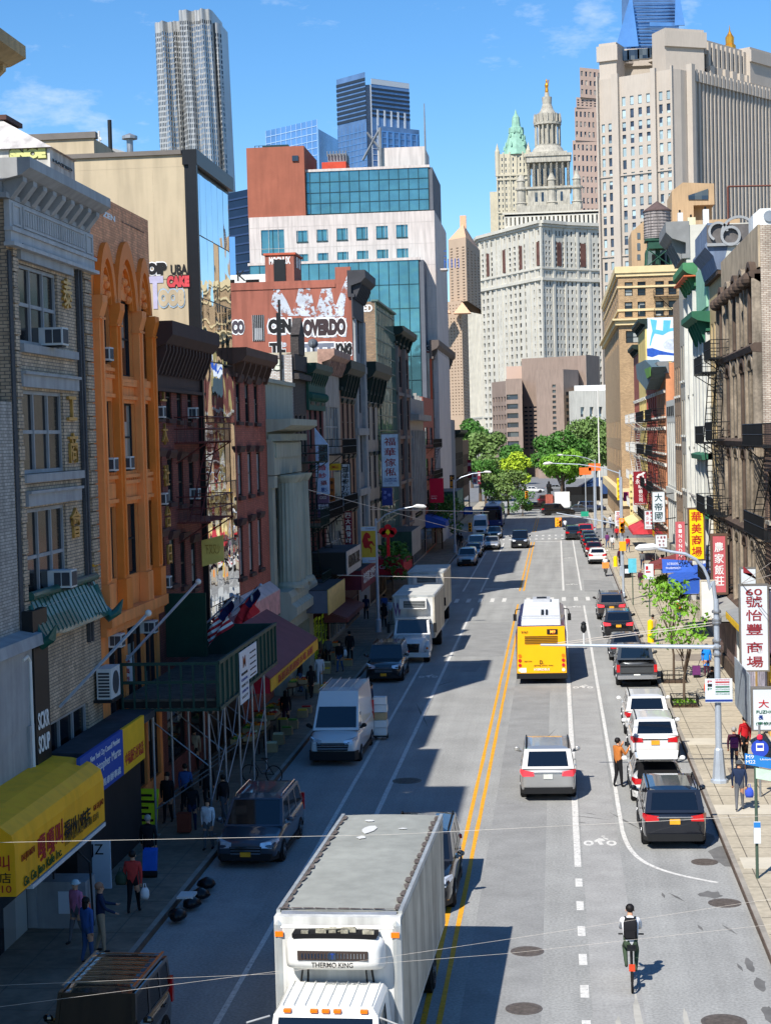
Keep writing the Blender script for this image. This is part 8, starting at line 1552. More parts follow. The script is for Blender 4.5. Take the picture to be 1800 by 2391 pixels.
T,(L,W,H,zb,zrb,hw)=car('sedan','white parked sedan with its boot lid standing open behind the black SUV',3.3,59.4,.0,P_['white'],rt,open_hatch=True)
g=MB();g.hexa([(-hw*.72,-L/2+.02,.62),(hw*.72,-L/2+.02,.62),(hw*.72,-1.0,.62),(-hw*.72,-1.0,.62)],[(-hw*.8,-L/2+.04,1.04),(hw*.8,-L/2+.04,1.04),(hw*.66,-1.15,1.3),(-hw*.66,-1.15,1.3)]);part(T,'boot_opening',g,darkm)
g=MB();gl=MB();INS=(0,-1.5,1.3);patch(g,gl,(-.62,-1.12,1.42),(.62,-1.12,1.42),(.72,-2.0,1.86),(-.72,-2.0,1.86),[(.08,.92,.08,.72)]);patch(g,MB(),(-.72,-2.0,1.86),(.72,-2.0,1.86),(.66,-2.25,1.6),(-.66,-2.25,1.6),[]);o=part(T,'boot_lid',g,P_['white']);part(o,'glass',gl,carg)
car('suv','white parked SUV with dark rear window and orange plate behind the open sedan',3.62,66.9,0,P_['white'],rt)
T,_=car('suv','white parked SUV with a full width red light bar, second white SUV along the kerb',3.62,72.8,0,P_['white'],rt,plate=None);g=MB();g.box(-.86,.86,-2.39,-2.3,.9,1.0);part(T,'light_bar',g,tail)
T,(L,W,H,zb,zrb,hw)=car('pickup','dark grey parked pickup truck with open empty bed and red lamps',3.85,86.9,0,P_['grey'],rt,plate=platew)
g=MB()
for sx in(-1,1):
 g.box(min(sx*hw*.99,sx*hw*.9),max(sx*hw*.99,sx*hw*.9),-L/2+.02,-1.2,.45,1.22)
g.box(-hw*.9,hw*.9,-L/2,-L/2+.08,.62,1.2);part(T,'bed',g,P_['grey']);g=MB();g.box(-hw*.9,hw*.9,-L/2+.09,-1.22,.6,.72);part(T,'bed_floor',g,plas);g=MB();g.box(-hw*.96,hw*.96,-L/2-.14,-L/2-.002,.46,.66);part(T,'rear_bumper',g,chrome);g=MB();g.box(-hw*.8,hw*.8,-L/2-.012,-L/2-.001,1.05,1.12);g.box(-hw*.8,hw*.8,-L/2-.012,-L/2-.001,.72,.76);part(T,'tailgate_trim',g,plas)
for sx in(-1,1):g=MB();g.box(min(sx*hw*.84,sx*hw),max(sx*hw*.84,sx*hw),-L/2-.02,-L/2+.06,.8,1.18);part(T,'tail_light',g,tail)
car('sedan','dark grey parked sedan ahead of the pickup truck',3.7,96.8,0,P_['grey'],rt);car('suv','black parked SUV with lit brake lamps under the lamp arm',3.68,107.4,0,P_['black'],rt,lit=True)
car('bigsuv','dark bronze parked SUV with lit tail lamps, just beyond the black one',3.6,118.2,0,paint('bronze',S(58,52,50),.3,.3),rt,lit=True)
car('cross','white parked crossover facing away, alone near the right pavement crowd',3.88,168.5,0,P_['white'],rt,plate=None)
for k,(y,pm,lb)in enumerate(((180,'wine','dark parked car with an orange plate right beyond the white crossover'),(187,'black','black parked car, second beyond the white crossover'),(194,'grey','dark grey parked car third beyond the white crossover'),(201,'slate','dark parked car fourth in the far right row'))):car('cross',lb,3.75-.06*k,y-2,0,P_[pm],rt,detail=1,plate=platey if k==0 else None)
car('pickup','bright red pickup truck at the far end of the right parked row',3.4,206,0,P_['red'],rt,detail=1,plate=None);car('suv','dark car double parked beside the red pickup truck',1.9,207,0,P_['black'],rt,detail=1,plate=None)
car('bigsuv','silver SUV driving away in the right lane ahead of the cyclist',-.51,60.1,.012,P_['silver'],None,name='driving_car',plate=platew,lit=True)
car('pickup','dark pickup coming towards the camera near the far crossing',-3.9-.35,193.9,PI,P_['black'],None,name='driving_car',plate=platew,by='front',detail=1)
car('bigsuv','black SUV half hidden behind the refrigerated truck',-4.0,45.8,PI,P_['black'],None,name='driving_car',by='front')
lt='cars parked along the left kerb'
car('minivan','slate grey minivan with chrome ringed grille parked on the left in the shade',-9.62,50.8,PI-.02,P_['slate'],lt,by='front')
T,(L,W,H,zb,zrb,hw)=car('jeep','black boxy off-roader with slatted roof rack at the bottom left corner',-9.6,32.1,PI-.03,P_['black'],lt,by='front',rail=False)
g=MB();
for k in range(7):g.box(-.72,.72,-1.85+k*.33,-1.82+k*.33,H+.03,H+.06)
for sx in(-.74,.74):g.box(sx-.03,sx+.03,-1.95,.45,H+.0,H+.07)
part(T,'roof_rack',g,chrome);g=MB();g.tube([(0,-2.35,1.05),(0,-2.12,1.05)],.36,16);part(T,'spare_wheel',g,tyrem)
T,_=car('bigsuv','black SUV with a roof rack parked before the first box truck',-9.3,89.6,PI,P_['black'],lt,by='front');
def van(label,x,y):
 T,(L,W,H,zb,zrb,hw)=car('van',label,x,y,PI-.015,P_['white'],lt,by='front',plate=platew,cat='van',name='parked_van',rail=False)
 g=MB();
 for k in range(5):g.box(-.8+k*.4-.015,-.8+k*.4+.015,-2.7,.9,H+.015,H+.035)
 part(T,'roof_rib',g,P_['white']);g=MB();g.hexa([(-.6,L/2+.05,.62),(.6,L/2+.05,.62),(.6,L/2-.1,.62),(-.6,L/2-.1,.62)],[(-.66,L/2-.03,.95),(.66,L/2-.03,.95),(.66,L/2-.2,.95),(-.66,L/2-.2,.95)]);part(T,'grille',g,plas);g=MB();
 for z in(.7,.8,.9):g.box(-.62,.62,L/2+.02-(z-.62)*.2,L/2+.06-(z-.62)*.2,z-.02,z+.02)
 part(T,'grille_bar',g,chrome);g=MB();g.hexa([(-.9,L/2+.09,.25),(.9,L/2+.09,.25),(1.0,L/2-.4,.22),(-1,L/2-.4,.22)],[(-.9,L/2+.08,.6),(.9,L/2+.08,.6),(1.0,L/2-.4,.58),(-1,L/2-.4,.58)]);part(T,'front_bumper',g,plas)
van('white high roof delivery van parked half on the left lane',-9.05,66.9)
for k,(px,py,kind,pm,lb)in enumerate(((1089,1323,'suv','silver','silver SUV first behind the second box truck in the left row'),(1103,1304,'sedan','blue','blue sedan second behind the box trucks in the left row'),(1110,1291,'jeep','white','white boxy car third behind the box trucks in the left row'),(1147,1285,'sedan','silver','silver sedan double parked beside the left row'),(1154,1259,'sedan','black','dark sedan waiting behind the double parked silver one'))):
 x,y=gnd(px,py);car(kind,lb,x,y,PI,P_[pm],lt,by='front',detail=1,plate=None)
x,y=gnd(1118,1258);car('van','white van far along the left parked row',x,y+3,PI,P_['white'],lt,by='front',detail=1,plate=None,cat='van',name='parked_van')
alu=mat('truck_aluminium',S(176,180,180),rough=.45,metal=.35,var=.1,scale=2,streak=.15);boxw=mat('truck_box_white',S(206,206,202),rough=.5,var=.14,scale=.9,streak=.25);roofg=mat('truck_roof',S(150,152,146),rough=.7,var=.16,scale=.7,fine=(3,.08));sideg=mat('truck_side_grimy',S(168,162,148),rough=.5,var=.25,scale=1.1,streak=.45);reef=mat('reefer_white',S(216,216,212),rough=.4,var=.06);seal=mat('sealant',S(96,88,84),rough=.9,var=.5,scale=6)
def axle(T,y,r=.48,hw=1.12,dual=False):
 for sx in(-1,1):wheel(T,sx*(hw+.02),y,r,.28 if not dual else.5)
T=thing('refrigerated_truck','big white refrigerated box truck coming towards the camera at the bottom','truck',(-4.42,32.75,0),PI-.028);W=1.24;yb0,yb1=-8.7,.12;ZB,ZT=1.05,3.74
g=MB();g.box(-W,W,yb0,yb1,ZB,ZT-.04);part(T,'box_body',g,[boxw]);g=MB();
for sx in(-1,1):g.box(min(sx*W,sx*(W+.012)),max(sx*W,sx*(W+.012)),yb0+.1,yb1-.12,ZB+.08,ZT-.12)
part(T,'side_panel',g,sideg)
n=12;g=MB()
for i in range(n):
 a,b_=yb0+.02+(yb1-.3-yb0)*i/n,yb0+.02+(yb1-.3-yb0)*(i+1)/n
 for j in range(6):x0,x1=-W+.06+(2*W-.12)*j/6,-W+.06+(2*W-.12)*(j+1)/6;f=lambda x:ZT-.02+.03*(1-(x/W)**2);g.quad((x0,a,f(x0)),(x1,a,f(x1)),(x1,b_,f(x1)),(x0,b_,f(x0)))
o=part(T,'roof',g,roofg)
g=MB()
for sx in(-1,1):
 g.box(min(sx*W*1.005,sx*(W-.07)),max(sx*W*1.005,sx*(W-.07)),yb0,yb1-.28,ZT-.13,ZT+.02)
part(T,'edge_rail',g,alu)
g=MB();
for sx in(-1,1):
 for k in range(16):y=yb0+.2+k*.52;g.add([(sx*(W-.08),y,ZT+.022),(sx*(W-.12-rng.uniform(.02,.1)),y+.1,ZT+.022),(sx*(W-.1-rng.uniform(.04,.1)),y+.4,ZT+.022),(sx*(W-.08),y+.5,ZT+.022)],[(0,1,2,3)])
for k in range(10):x=-W+.1+k*.235;g.add([(x,yb1-.34,ZT+.03),(x+.24,yb1-.34,ZT+.03),(x+.22,yb1-.38-rng.uniform(0,.06),ZT+.03),(x+.02,yb1-.38-rng.uniform(0,.06),ZT+.03)],[(0,1,2,3)])
part(o,'sealant',g,seal)
for(cx,cy,rx,ry,m_)in((.35,-7.0,.16,.4,'white_paint'),(.42,-6.2,.1,.15,'white_paint'),(.45,-7.9,.12,.1,'white_paint'),(-.45,-7.1,.1,.07,'white_paint')):g=MB();g.add([(x,y,ZT+.03)for x,y in blob(cx,cy,rx,ry,9)],[tuple(range(9))]);part(o,'repair_patch',g,MATS[m_])
g=MB()
for j in range(9):x0,x1=-W+.1+(2*W-.2)*j/9,-W+.1+(2*W-.2)*(j+1)/9;g.quad((x0,yb1-.3,ZT+.0),(x1,yb1-.3,ZT+.0),(x1,yb1-.09,ZT-.08),(x0,yb1-.09,ZT-.08));g.quad((x0,yb1-.09,ZT-.08),(x1,yb1-.09,ZT-.08),(x1,yb1+.02,ZT-.24),(x0,yb1+.02,ZT-.24))
part(T,'front_cap',g,mat('cap_chrome',S(206,206,204),rough=.25,metal=.7,var=.2,scale=2))
g=MB()
for sx in(-1,1):g.lathe(sx*(W-.08),yb1-.06,[(.1,ZB),(.1,ZT-.2),(.04,ZT-.05)],8)
part(T,'corner_post',g,alu)
for sx in(-1,1):g=MB();g.box(sx*(W-.1)-.08,sx*(W-.1)+.08,yb1+.03,yb1+.06,ZT-.42,ZT-.32);part(T,'marker_light',g,amber)
g=MB();g.smooth=True;zz0,zz1=2.78,3.42;rings=[]
for(y,w_,a,b_)in((yb1,1.0,zz0-.1,zz1+.05),(yb1+.3,.98,zz0-.04,zz1),(yb1+.55,.9,zz0+.08,zz1-.06),(yb1+.62,.8,zz0+.16,zz1-.14)):rings.append([(x*w_,y,a+(b_-a)*z)for x,z in((-1,.1),(-.94,0),(.94,0),(1,.1),(1,.85),(.92,1),(-.92,1),(-1,.85))])
g.loft(rings);u_=part(T,'cooling_unit',g,reef,fixn=True);m_=u_.modifiers.new('round','SUBSURF');m_.levels=m_.render_levels=2
g=MB();g.box(-.82,.82,yb1+.05,yb1+.4,zz1-.02,zz1+.06);part(u_,'open_top',g,darkm);g=MB()
for k in range(14):x=rng.uniform(-.72,.72);y=yb1+rng.uniform(.1,.34);g.box(x-.07,x+.07,y-.03,y+.05,zz1+.055,zz1+.1+rng.uniform(0,.06))
g.rod((-.4,yb1+.15,zz1+.12),(.2,yb1+.32,zz1+.14),.03);part(u_,'machinery',g,mat('machinery',S(150,146,130),var=.7,scale=9))
g=MB();g.box(-.68,.68,yb1+.615,yb1+.635,zz0+.26,zz0+.44);v_=part(u_,'vent_grille',g,mat('vent_brown',S(62,52,48),rough=.5));g=MB()
for k in range(20):g.box(-.62+k*.063,-.6+k*.063,yb1+.636,yb1+.65,zz0+.3,zz0+.4)
g.box(-.07,.07,yb1+.636,yb1+.655,zz0+.28,zz0+.42);part(v_,'louvre',g,chrome)
Mt=Matrix.Translation(T.location)@Matrix.Rotation(T.rotation_euler.z,4,'Z')
def tl(T,name,body,loc,mt_,fit,parent,Mbase):
 L_=Matrix.Identity(4);
 for i,(x,z,n_,o_)in enumerate(((-1,0,0,loc[0]),(0,0,1,loc[1]),(0,1,0,loc[2]))):L_[i][0]=x;L_[i][1]=z;L_[i][2]=n_;L_[i][3]=o_
 text(parent,name,body,Matrix.Translation(Vector(T.location))@L_,1,mt_,fit=fit,offset=.02)
tl(T,'lettering','THERMO KING',(0,yb1+.69,zz0+.19),inkk,(.8,.1),u_,Mt);tl(T,'lettering','T',(0,yb1+.66,zz0+.35),inkb,(.07,.1),v_,Mt)
g=MB();
for sx in(-1,1):
 for d in(-.05,.06):g.rod((sx*.62+d,yb1+.1,zz0-.05),(sx*.68+d*1.5,yb1+.05,2.1),.022)
part(T,'hose',g,blackm)
cw=1.05;g=MB();y0,y1=yb1+.12,yb1+2.0;rings=[]
INS=(0,y0+.7,1.8);wsg=MB();s1=MB();s2=MB();ridge=MB()
zc0,zc1=1.55,2.42
patch(g,wsg,(cw,y1,zc0),(-cw,y1,zc0),(-cw*.93,y1-.42,zc1-.1),(cw*.93,y1-.42,zc1-.1),[(.05,.95,.06,.93)])
for s_,q_ in((1,s1),(-1,s2)):patch(g,q_,(s_*cw,y0,zc0),(s_*cw,y1,zc0),(s_*cw*.93,y1-.42,zc1-.1),(s_*cw*.93,y0,zc1-.05),[(.3,.9,.1,.85)])
g.quad((-cw,y0,zc0),(cw,y0,zc0),(cw*.93,y0,zc1-.05),(-cw*.93,y0,zc1-.05))
g.hexa([(-cw*.93,y0,zc1-.06),(cw*.93,y0,zc1-.06),(cw*.93,y1-.4,zc1-.12),(-cw*.93,y1-.4,zc1-.12)],[(-cw*.86,y0,zc1+.04),(cw*.86,y0,zc1+.04),(cw*.84,y1-.5,zc1-.0),(-cw*.84,y1-.5,zc1-.0)])
g.box(-cw,cw,y0,y1+.12,.55,zc0);
c_=part(T,'cab',g,reef);
for k in range(9):ridge.hexa([(-.84+k*.21-.02,y0,zc1+.04),(-.84+k*.21+.02,y0,zc1+.04),(-.84+k*.21+.02,y1-.52,zc1),(-.84+k*.21-.02,y1-.52,zc1)],[(-.84+k*.21-.01,y0,zc1+.07),(-.84+k*.21+.01,y0,zc1+.07),(-.84+k*.21+.01,y1-.55,zc1+.03),(-.84+k*.21-.01,y1-.55,zc1+.03)])
part(c_,'roof_rib',ridge,reef);part(c_,'windshield',wsg,carg);part(c_,'side_window',s1,carg);part(c_,'side_window',s2,carg)
for x in(-.72,-.22,0,.22,.72):q_=MB();q_.box(x-.07,x+.07,y1-.47,y1-.38,zc1-.06,zc1-.005);part(c_,'marker_light',q_,amber)
for sx in(-1,1):q_=MB();q_.rod((sx*cw*.98,y1-.3,zc1-.1),(sx*1.42,y1-.05,zc1-.15),.02);q_.box(sx*1.42-.1,sx*1.42+.1,y1-.12,y1+.02,1.55,2.2);part(c_,'mirror',q_,greyp)
axle(T,yb0+1.8,dual=True);axle(T,y1-.5);g=MB();g.box(-.45,.45,yb0,y1,.55,1.0);part(T,'chassis',g,plas)
fs_=MB();
def bonnet_truck(label,x,y,H,L,group,tagg=False):
 T=thing('box_truck',label,'truck',(x,y,0),PI-.01,group);W=1.24;yf=0
 b=MB();b.box(-W,W,-3.0-L,-3.0,1.1,H);o=part(T,'box_body',b,boxw);b=MB();b.box(-W-.01,W+.01,-3.0-L,-2.98,H-.08,H+.02);part(T,'roof_frame',b,alu);b=MB();b.box(-W+.08,W-.08,-2.92-L,-3.06,H+.021,H+.03);part(T,'roof',b,mat('truck_roof_pale',S(190,190,184),rough=.7,var=.12));b=MB()
 for sx in(-1,1):b.box(sx*(W-.05)-.05,sx*(W-.05)+.05,-3.02,-2.97,1.1,H-.09);b.box(min(sx*W,sx*(W+.012)),max(sx*W,sx*(W+.012)),-2.9-L,-3.05,1.2,H-.15)
 part(T,'side_panel',b,sideg)
 b=MB();b.box(-.8,.8,-2.97,-2.55,H-.75,H-.15);u=part(T,'cooling_unit',b,reef);b=MB();b.box(-.72,.55,-2.549,-2.53,H-.66,H-.28);v=part(u,'vent_grille',b,plas);b=MB()
 for k in range(4):b.box(-.7,.53,-2.53,-2.515,H-.62+k*.09,H-.59+k*.09)
 part(v,'louvre',b,alu)
 if tagg:tl(T,'graffiti','W',(.95,-2.95,H-.8),mat('spray_purple',S(120,90,130)),(.5,.8),o,None)
 global INS
 INS=(0,-2,1.8);b=MB();ws=MB();s1=MB();s2=MB();cw=1.05;patch(b,ws,(cw,-1.55,1.5),(-cw,-1.55,1.5),(-cw*.9,-1.95,2.35),(cw*.9,-1.95,2.35),[(.06,.94,.06,.94)])
 for s_,q_ in((1,s1),(-1,s2)):patch(b,q_,(s_*cw,-2.9,1.5),(s_*cw,-1.55,1.5),(s_*cw*.9,-1.95,2.35),(s_*cw*.9,-2.9,2.35),[(.35,.9,.08,.85)])
 b.quad((-cw*.9,-2.9,2.35),(cw*.9,-2.9,2.35),(cw*.9,-1.95,2.36),(-cw*.9,-1.95,2.36));b.box(-cw,cw,-2.9,-1.5,.6,1.5);b.box(-cw*.95,cw*.95,-2.1,-1.85,2.36,2.44);c=part(T,'cab',b,P_['white']);part(c,'windshield',ws,carg);part(c,'side_window',s1,carg);part(c,'side_window',s2,carg)
 b=MB();b.smooth=True;rings=[]
 for(yy,w_,zt)in((-1.6,.98,1.5),(-1.0,.92,1.42),(-.4,.84,1.32),(-.12,.76,1.15)):rings.append([(-w_,yy,.6),(-w_,yy,zt-.2),(-w_*.8,yy,zt),(w_*.8,yy,zt),(w_,yy,zt-.2),(w_,yy,.6)])
 b.loft(rings);h=part(T,'bonnet',b,P_['white'],fixn=True);b=MB()
 for sx in(-1,1):b.ball((sx*.98,-.75,.82),.42,12,8,sc=(.55,1.3,1))
 part(h,'fender',b,P_['white']);b=MB();b.hexa([(-.5,-.06,.62),(.5,-.06,.62),(.5,-.2,.62),(-.5,-.2,.62)],[(-.56,-.1,1.12),(.56,-.1,1.12),(.56,-.2,1.12),(-.56,-.2,1.12)]);gr=part(h,'grille',b,plas);b=MB()
 for k in range(5):b.box(-.5,.5,-.075,-.04,.66+k*.1,.71+k*.1)
 b.tube([(0,-.1,1.0),(0,-.03,1.0)],.12,14);part(gr,'grille_bar',b,chrome)
 for sx in(-1,1):
  b=MB();b.hexa([(sx*.66,-.12,.72),(sx*1.05,-.3,.72),(sx*1.05,-.4,.72),(sx*.66,-.3,.72)],[(sx*.68,-.16,.95),(sx*1.05,-.34,1.0),(sx*1.05,-.44,1.0),(sx*.68,-.3,.95)]);hl=part(T,'headlight',b,headl);b=MB();b.ball((sx*.98,-.24,.84),.07,8,6);part(hl,'indicator',b,amber)
  b=MB();b.rod((sx*1.0,-1.8,2.1),(sx*1.35,-1.55,2.05),.02);b.box(sx*1.36-.09,sx*1.36+.09,-1.6,-1.5,1.6,2.15);part(c,'mirror',b,plas)
 b=MB();b.hexa([(-1.1,0,.35),(1.1,0,.35),(1.15,-.45,.35),(-1.15,-.45,.35)],[(-1.1,0,.62),(1.1,0,.62),(1.15,-.45,.62),(-1.15,-.45,.62)]);part(T,'front_bumper',b,P_['white']);b=MB();b.box(-.2,.2,0.001,.02,.4,.55);part(T,'front_plate',b,platew)
 axle(T,-.85,.45,1.05);axle(T,-1.8-L,.45,dual=True);b=MB();b.box(-.4,.4,-2.9-L,-.3,.5,1.0);part(T,'chassis',b,plas)
bt='white box trucks along the left kerb'
bonnet_truck('white long nosed box truck with scrawled box front on the left, nearer of the two',-8.55,97.3,3.62,7.2,bt,True);bonnet_truck('white box truck with dark cooling unit parked behind the scrawled one',-9.0,112.8,3.75,6.6,bt)
def bus(label,x,y,rz,rear,L=12.2):
 T=thing('city_bus',label,'bus',(x,y,0),rz);hw=1.3;H=3.05;b=MB();b.smooth=False;rings=[]
 for yy in(0.,.12,L-.15,L):
  k=.96 if yy in(0.,L)else 1.;rings.append([(-hw*k,yy,.35),(-hw*k,yy,H-.35),(-hw*.94*k,yy,H-.1),(-hw*.8*k,yy,H),(hw*.8*k,yy,H),(hw*.94*k,yy,H-.1),(hw*k,yy,H-.35),(hw*k,yy,.35)])
 blue=mat('bus_navy',S(30,46,104),rough=.3,coat=.5,var=.05);yel=mat('bus_yellow',S(252,178,4),rough=.35,coat=.4,var=.05);b.loft(rings);part(T,'body',b,blue,fixn=True)
 g=MB()
 for sx in(-1,1):
  for k in range(7):g.box(min(sx*hw,sx*(hw+.015)),max(sx*hw,sx*(hw+.015)),1.6+k*1.4,2.85+k*1.4,1.3,2.4)
 part(T,'side_window',g,carg);rw=mat('bus_roof_white',S(222,224,226),rough=.5,var=.1,scale=1.5)
 g=MB();g.box(-1.0,1.0,.12,L-.4,H+.002,H+.22);part(T,'roof_pod',g,rw);g=MB();g.box(-.5,.5,L-2.2,L-.6,H+.221,H+.4);g.box(-1.02,1.02,1.0,1.1,H+.221,H+.27);g.box(-1.02,1.02,2.0,2.08,H+.221,H+.3);part(T,'roof_unit',g,mat('roof_unit_grey',S(170,174,180),var=.15));g=MB();g.box(.0,.14,3,5.4,H+.223,H+.28);g.box(.24,.36,3,5.4,H+.223,H+.28);g.box(-.28,.28,L-1.8,L-1.,H+.401,H+.43);part(T,'roof_vent',g,plas)
 for sx in(-1,1):
  for yy in(2.6,L-2.6):wheel(T,sx*(hw+.01),yy,.48,.3)
 for sx in(-1,1):g=MB();g.tube([(sx*hw*.9,L,2.7),(sx*(hw+.25),L+.25,2.6),(sx*(hw+.3),L+.25,2.3)],.03,6);g.box(sx*(hw+.3)-.1,sx*(hw+.3)+.1,L+.18,L+.28,1.95,2.35);part(T,'mirror',g,plas)
 g=MB();g.hexa([(-hw*.985,-.06,.55),(hw*.985,-.06,.55),(hw*.985,.1,.55),(-hw*.985,.1,.55)],[(-hw*.93,-.02,H-.04),(hw*.93,-.02,H-.04),(hw*.93,.1,H-.04),(-hw*.93,.1,H-.04)]);e=part(T,'rear_panel',g,yel);g=MB();g.box(-hw*1.0,hw*1.0,-.13,.1,.3,.58);part(T,'rear_bumper',g,plas)
 g=MB()
 for k in range(5):g.box(-.85,.85,-.062,-.04,2.1+k*.09,2.145+k*.09)
 part(e,'louvre',g,mat('louvre_brown',S(96,66,10),rough=.6));g=MB();g.box(.3,.85,-.065,-.03,2.6,2.86);s_=part(e,'route_sign',g,plas);F_=lambda X,Z,d=-.075:(X,d,Z)
 def rt_(body,X,Z,mt_,fit,par=e):
  L_=Matrix.Identity(4)
  for i,(a,b_,c_,o_)in enumerate(((1,0,0,X),(0,0,-1,-.075),(0,1,0,Z))):L_[i][0]=a;L_[i][1]=b_;L_[i][2]=c_;L_[i][3]=o_
  text(par,'lettering',body,Matrix.Translation(Vector(T.location))@L_,1,mt_,fit=fit,offset=.015)
 rt_('M9',.6,2.73,mat('led_orange',S(255,130,40),emit=((1,.35,.05),1.5)),(.26,.16),s_);rt_('9767',-.85,2.73,inkk,(.35,.1));rt_('D.',.0,1.15,inkk,(.2,.2));rt_('going your way',.1,.98,inkk,(1.0,.07));rt_('HYBRIDBUS',.0,.78,inkw,(.8,.12));rt_('NEXT STOP',-.7,1.2,inkk,(.4,.06))
 g=MB();g.box(-.85,.85,-.058,-.05,.66,.9)if 0 else g.box(-1.1,-.8,-.075,-.06,.62,.86);part(e,'sticker',g,inkw)
 for sx in(-1,1):
  for z,m_ in((1.5,amber),(1.25,tail),(1.0,tail),(.75,mat('reverse_lamp',S(220,216,200)))):g=MB();g.tube([(sx*1.12,-.04,z),(sx*1.12,-.085,z)],.09,14);part(e,'rear_lamp',g,m_)
 g=MB();g.hexa([(-1.15,L+.03,1.15),(1.15,L+.03,1.15),(1.15,L-.1,1.15),(-1.15,L-.1,1.15)],[(-1.1,L+.02,2.55),(1.1,L+.02,2.55),(1.1,L-.1,2.55),(-1.1,L-.1,2.55)]);part(T,'windshield',g,carg);g=MB();g.box(-.9,.9,L+.005,L+.03,2.62,2.9);part(T,'destination_sign',g,plas)
 for sx in(-1,1):g=MB();g.box(sx*.95-.15,sx*.95+.15,L-.05,L+.03,.7,.85);part(T,'headlight',g,headl)
bus('orange yellow city bus seen from behind in the middle of the road',-.95,88.6,.004,True);x,y=gnd(1156,1233);bus('dark blue city bus coming out of the far crossing on the left',x-.3,y+12.2,PI,False)
skin=mat('skin',S(202,150,118),rough=.6,var=.06);hairm=mat('hair',S(24,20,20),rough=.6,var=.2);hairg=mat('hair_grey',S(150,146,142),rough=.7)
PPL=[]
def cloth(k,c):return mat('cloth_'+k,c,rough=.85,var=.12,scale=9)
def person(label,x,y,rz,top,legs,h=1.68,stride=.2,arms=((.1,.15),(-.1,.15)),hair=hairm,hat=None,shoes=None,coat=.0,lean=0.,z=.15,near=False,group='pedestrians on the pavements',pose=None,short=False,female=False):
 0
 s=h/1.7;T=thing('person',label,'person',(x,y,z),rz,group);V=[];Rd=[];E=[];tagv=[]
 def v(p,r,t):V.append(tuple(q*s for q in p));Rd.append(r*s);tagv.append(t);return len(V)-1
 def e(a,b):E.append((a,b));return b
 ly=lambda z_:lean*(z_-.9)
 pel=v((0,0,.93),.135,1);wa=e(pel,v((0,ly(1.08),1.08),.125 if not female else.115,1));ch=e(wa,v((0,ly(1.3),1.3),.15,1));nk0=e(ch,v((0,ly(1.43),1.43),.085,1));nk=e(nk0,v((0,ly(1.5)+.01,1.5),.055,0));hd=e(nk,v((0,ly(1.58)+.02,1.585),.088,0));e(hd,v((0,ly(1.66)+.01,1.66),.082,0));
 if near:e(hd,v((0,ly(1.58)+.115,1.57),.018,0))
 for sd,(sw,bd)in zip((-1,1),arms):
  sh=e(ch,v((sd*.19,ly(1.39),1.39),.066,1));ue=(sd*.235,ly(1.39)+.28*math.sin(sw),1.39-.28*math.cos(sw));el=e(sh,v(ue,.05,1));a2=sw+bd;we=(ue[0]+sd*-.01,ue[1]+.24*math.sin(a2),ue[2]-.24*math.cos(a2));wr=e(el,v(we,.034,0 if short else 1));d=(0,math.sin(a2),-math.cos(a2));pm=(we[0],we[1]+.07*d[1],we[2]+.07*d[2]);hn=e(wr,v(pm,.03,0))
  if near:
   for k in range(4):
    f0=(pm[0]+(k-1.5)*.017,pm[1]+.03*d[1],pm[2]+.03*d[2]);f1=(f0[0],f0[1]+.05*math.sin(a2+.35),f0[2]-.05*math.cos(a2+.35)*(1-.1*abs(k-1.5)));e(e(hn,v(f0,.009,0)),v(f1,.008,0))
   e(hn,v((pm[0]-sd*.045,pm[1]+.03,pm[2]-.02),.009,0))
  else:e(hn,v((pm[0],pm[1]+.06*d[1],pm[2]+.06*d[2]),.022,0))
 for sd in(-1,1):
  st=stride*sd;hp=e(pel,v((sd*.085,0,.87),.1,2));
  if pose=='ride':kn=e(hp,v((sd*.14,.36,.72 if sd<0 else.62),.065,2));an=e(kn,v((sd*.11,.18,.32 if sd<0 else.22),.042,2))
  else:kn=e(hp,v((sd*.095,.42*math.sin(st)+.02,.87-.41*math.cos(st)),.066,2));ka=st-(.25 if st<0 else.02);an=e(kn,v((sd*.1,V[kn][1]/s+.38*math.sin(ka),V[kn][2]/s-.38*math.cos(ka)),.042,2))
  a_=V[an];to=e(an,v((sd*.105,a_[1]/s+.02,max(.035,a_[2]/s-.05)),.04,3));e(to,v((sd*.115,a_[1]/s+.15,max(.03,a_[2]/s-.06)),.034,3))
 if coat:c=e(pel,v((0,-.01,.93-coat),.15,1))
 me=bpy.data.meshes.new('body');me.from_pydata(V,E,[]);o=bpy.data.objects.new('body',me);C.objects.link(o);o.parent=T
 m_=o.modifiers.new('skin','SKIN');m_.use_smooth_shade=True;o.modifiers.new('sub','SUBSURF').levels=1;o.modifiers['sub'].render_levels=1
 L=me.skin_vertices[0].data if me.skin_vertices else None
 if L is None:bpy.context.view_layer.objects.active=o;bpy.ops.mesh.customdata_skin_add();L=me.skin_vertices[0].data
 for k,r in enumerate(Rd):L[k].radius=(r*1.25,r*.95)if k in(ch,wa,pel)else(r,r)
 L[pel].use_root=True
 PPL.append((o,np.array(V),np.array(tagv),[skin,top,legs,shoes or plas]))
 hz=1.6*s;hy=(ly(1.62)+.005)*s;g=MB();g.smooth=True
 if hat:g.ball((0,hy,hz+.06*s),.118*s,12,8,sc=(1,1,.75));g.lathe(0,hy,[(.15*s,hz+.03*s),(.15*s,hz+.045*s),(.11*s,hz+.06*s)],12);part(T,'hat',g,hat)
 else:
  g.ball((0,hy-.02*s,hz+.045*s),.108*s,12,8,sc=(.95,1.02,.95))
  if female:g.ball((0,hy-.06*s,hz-.07*s),.1*s,10,7,sc=(.95,.6,1.3))
  part(T,'hair',g,hair)
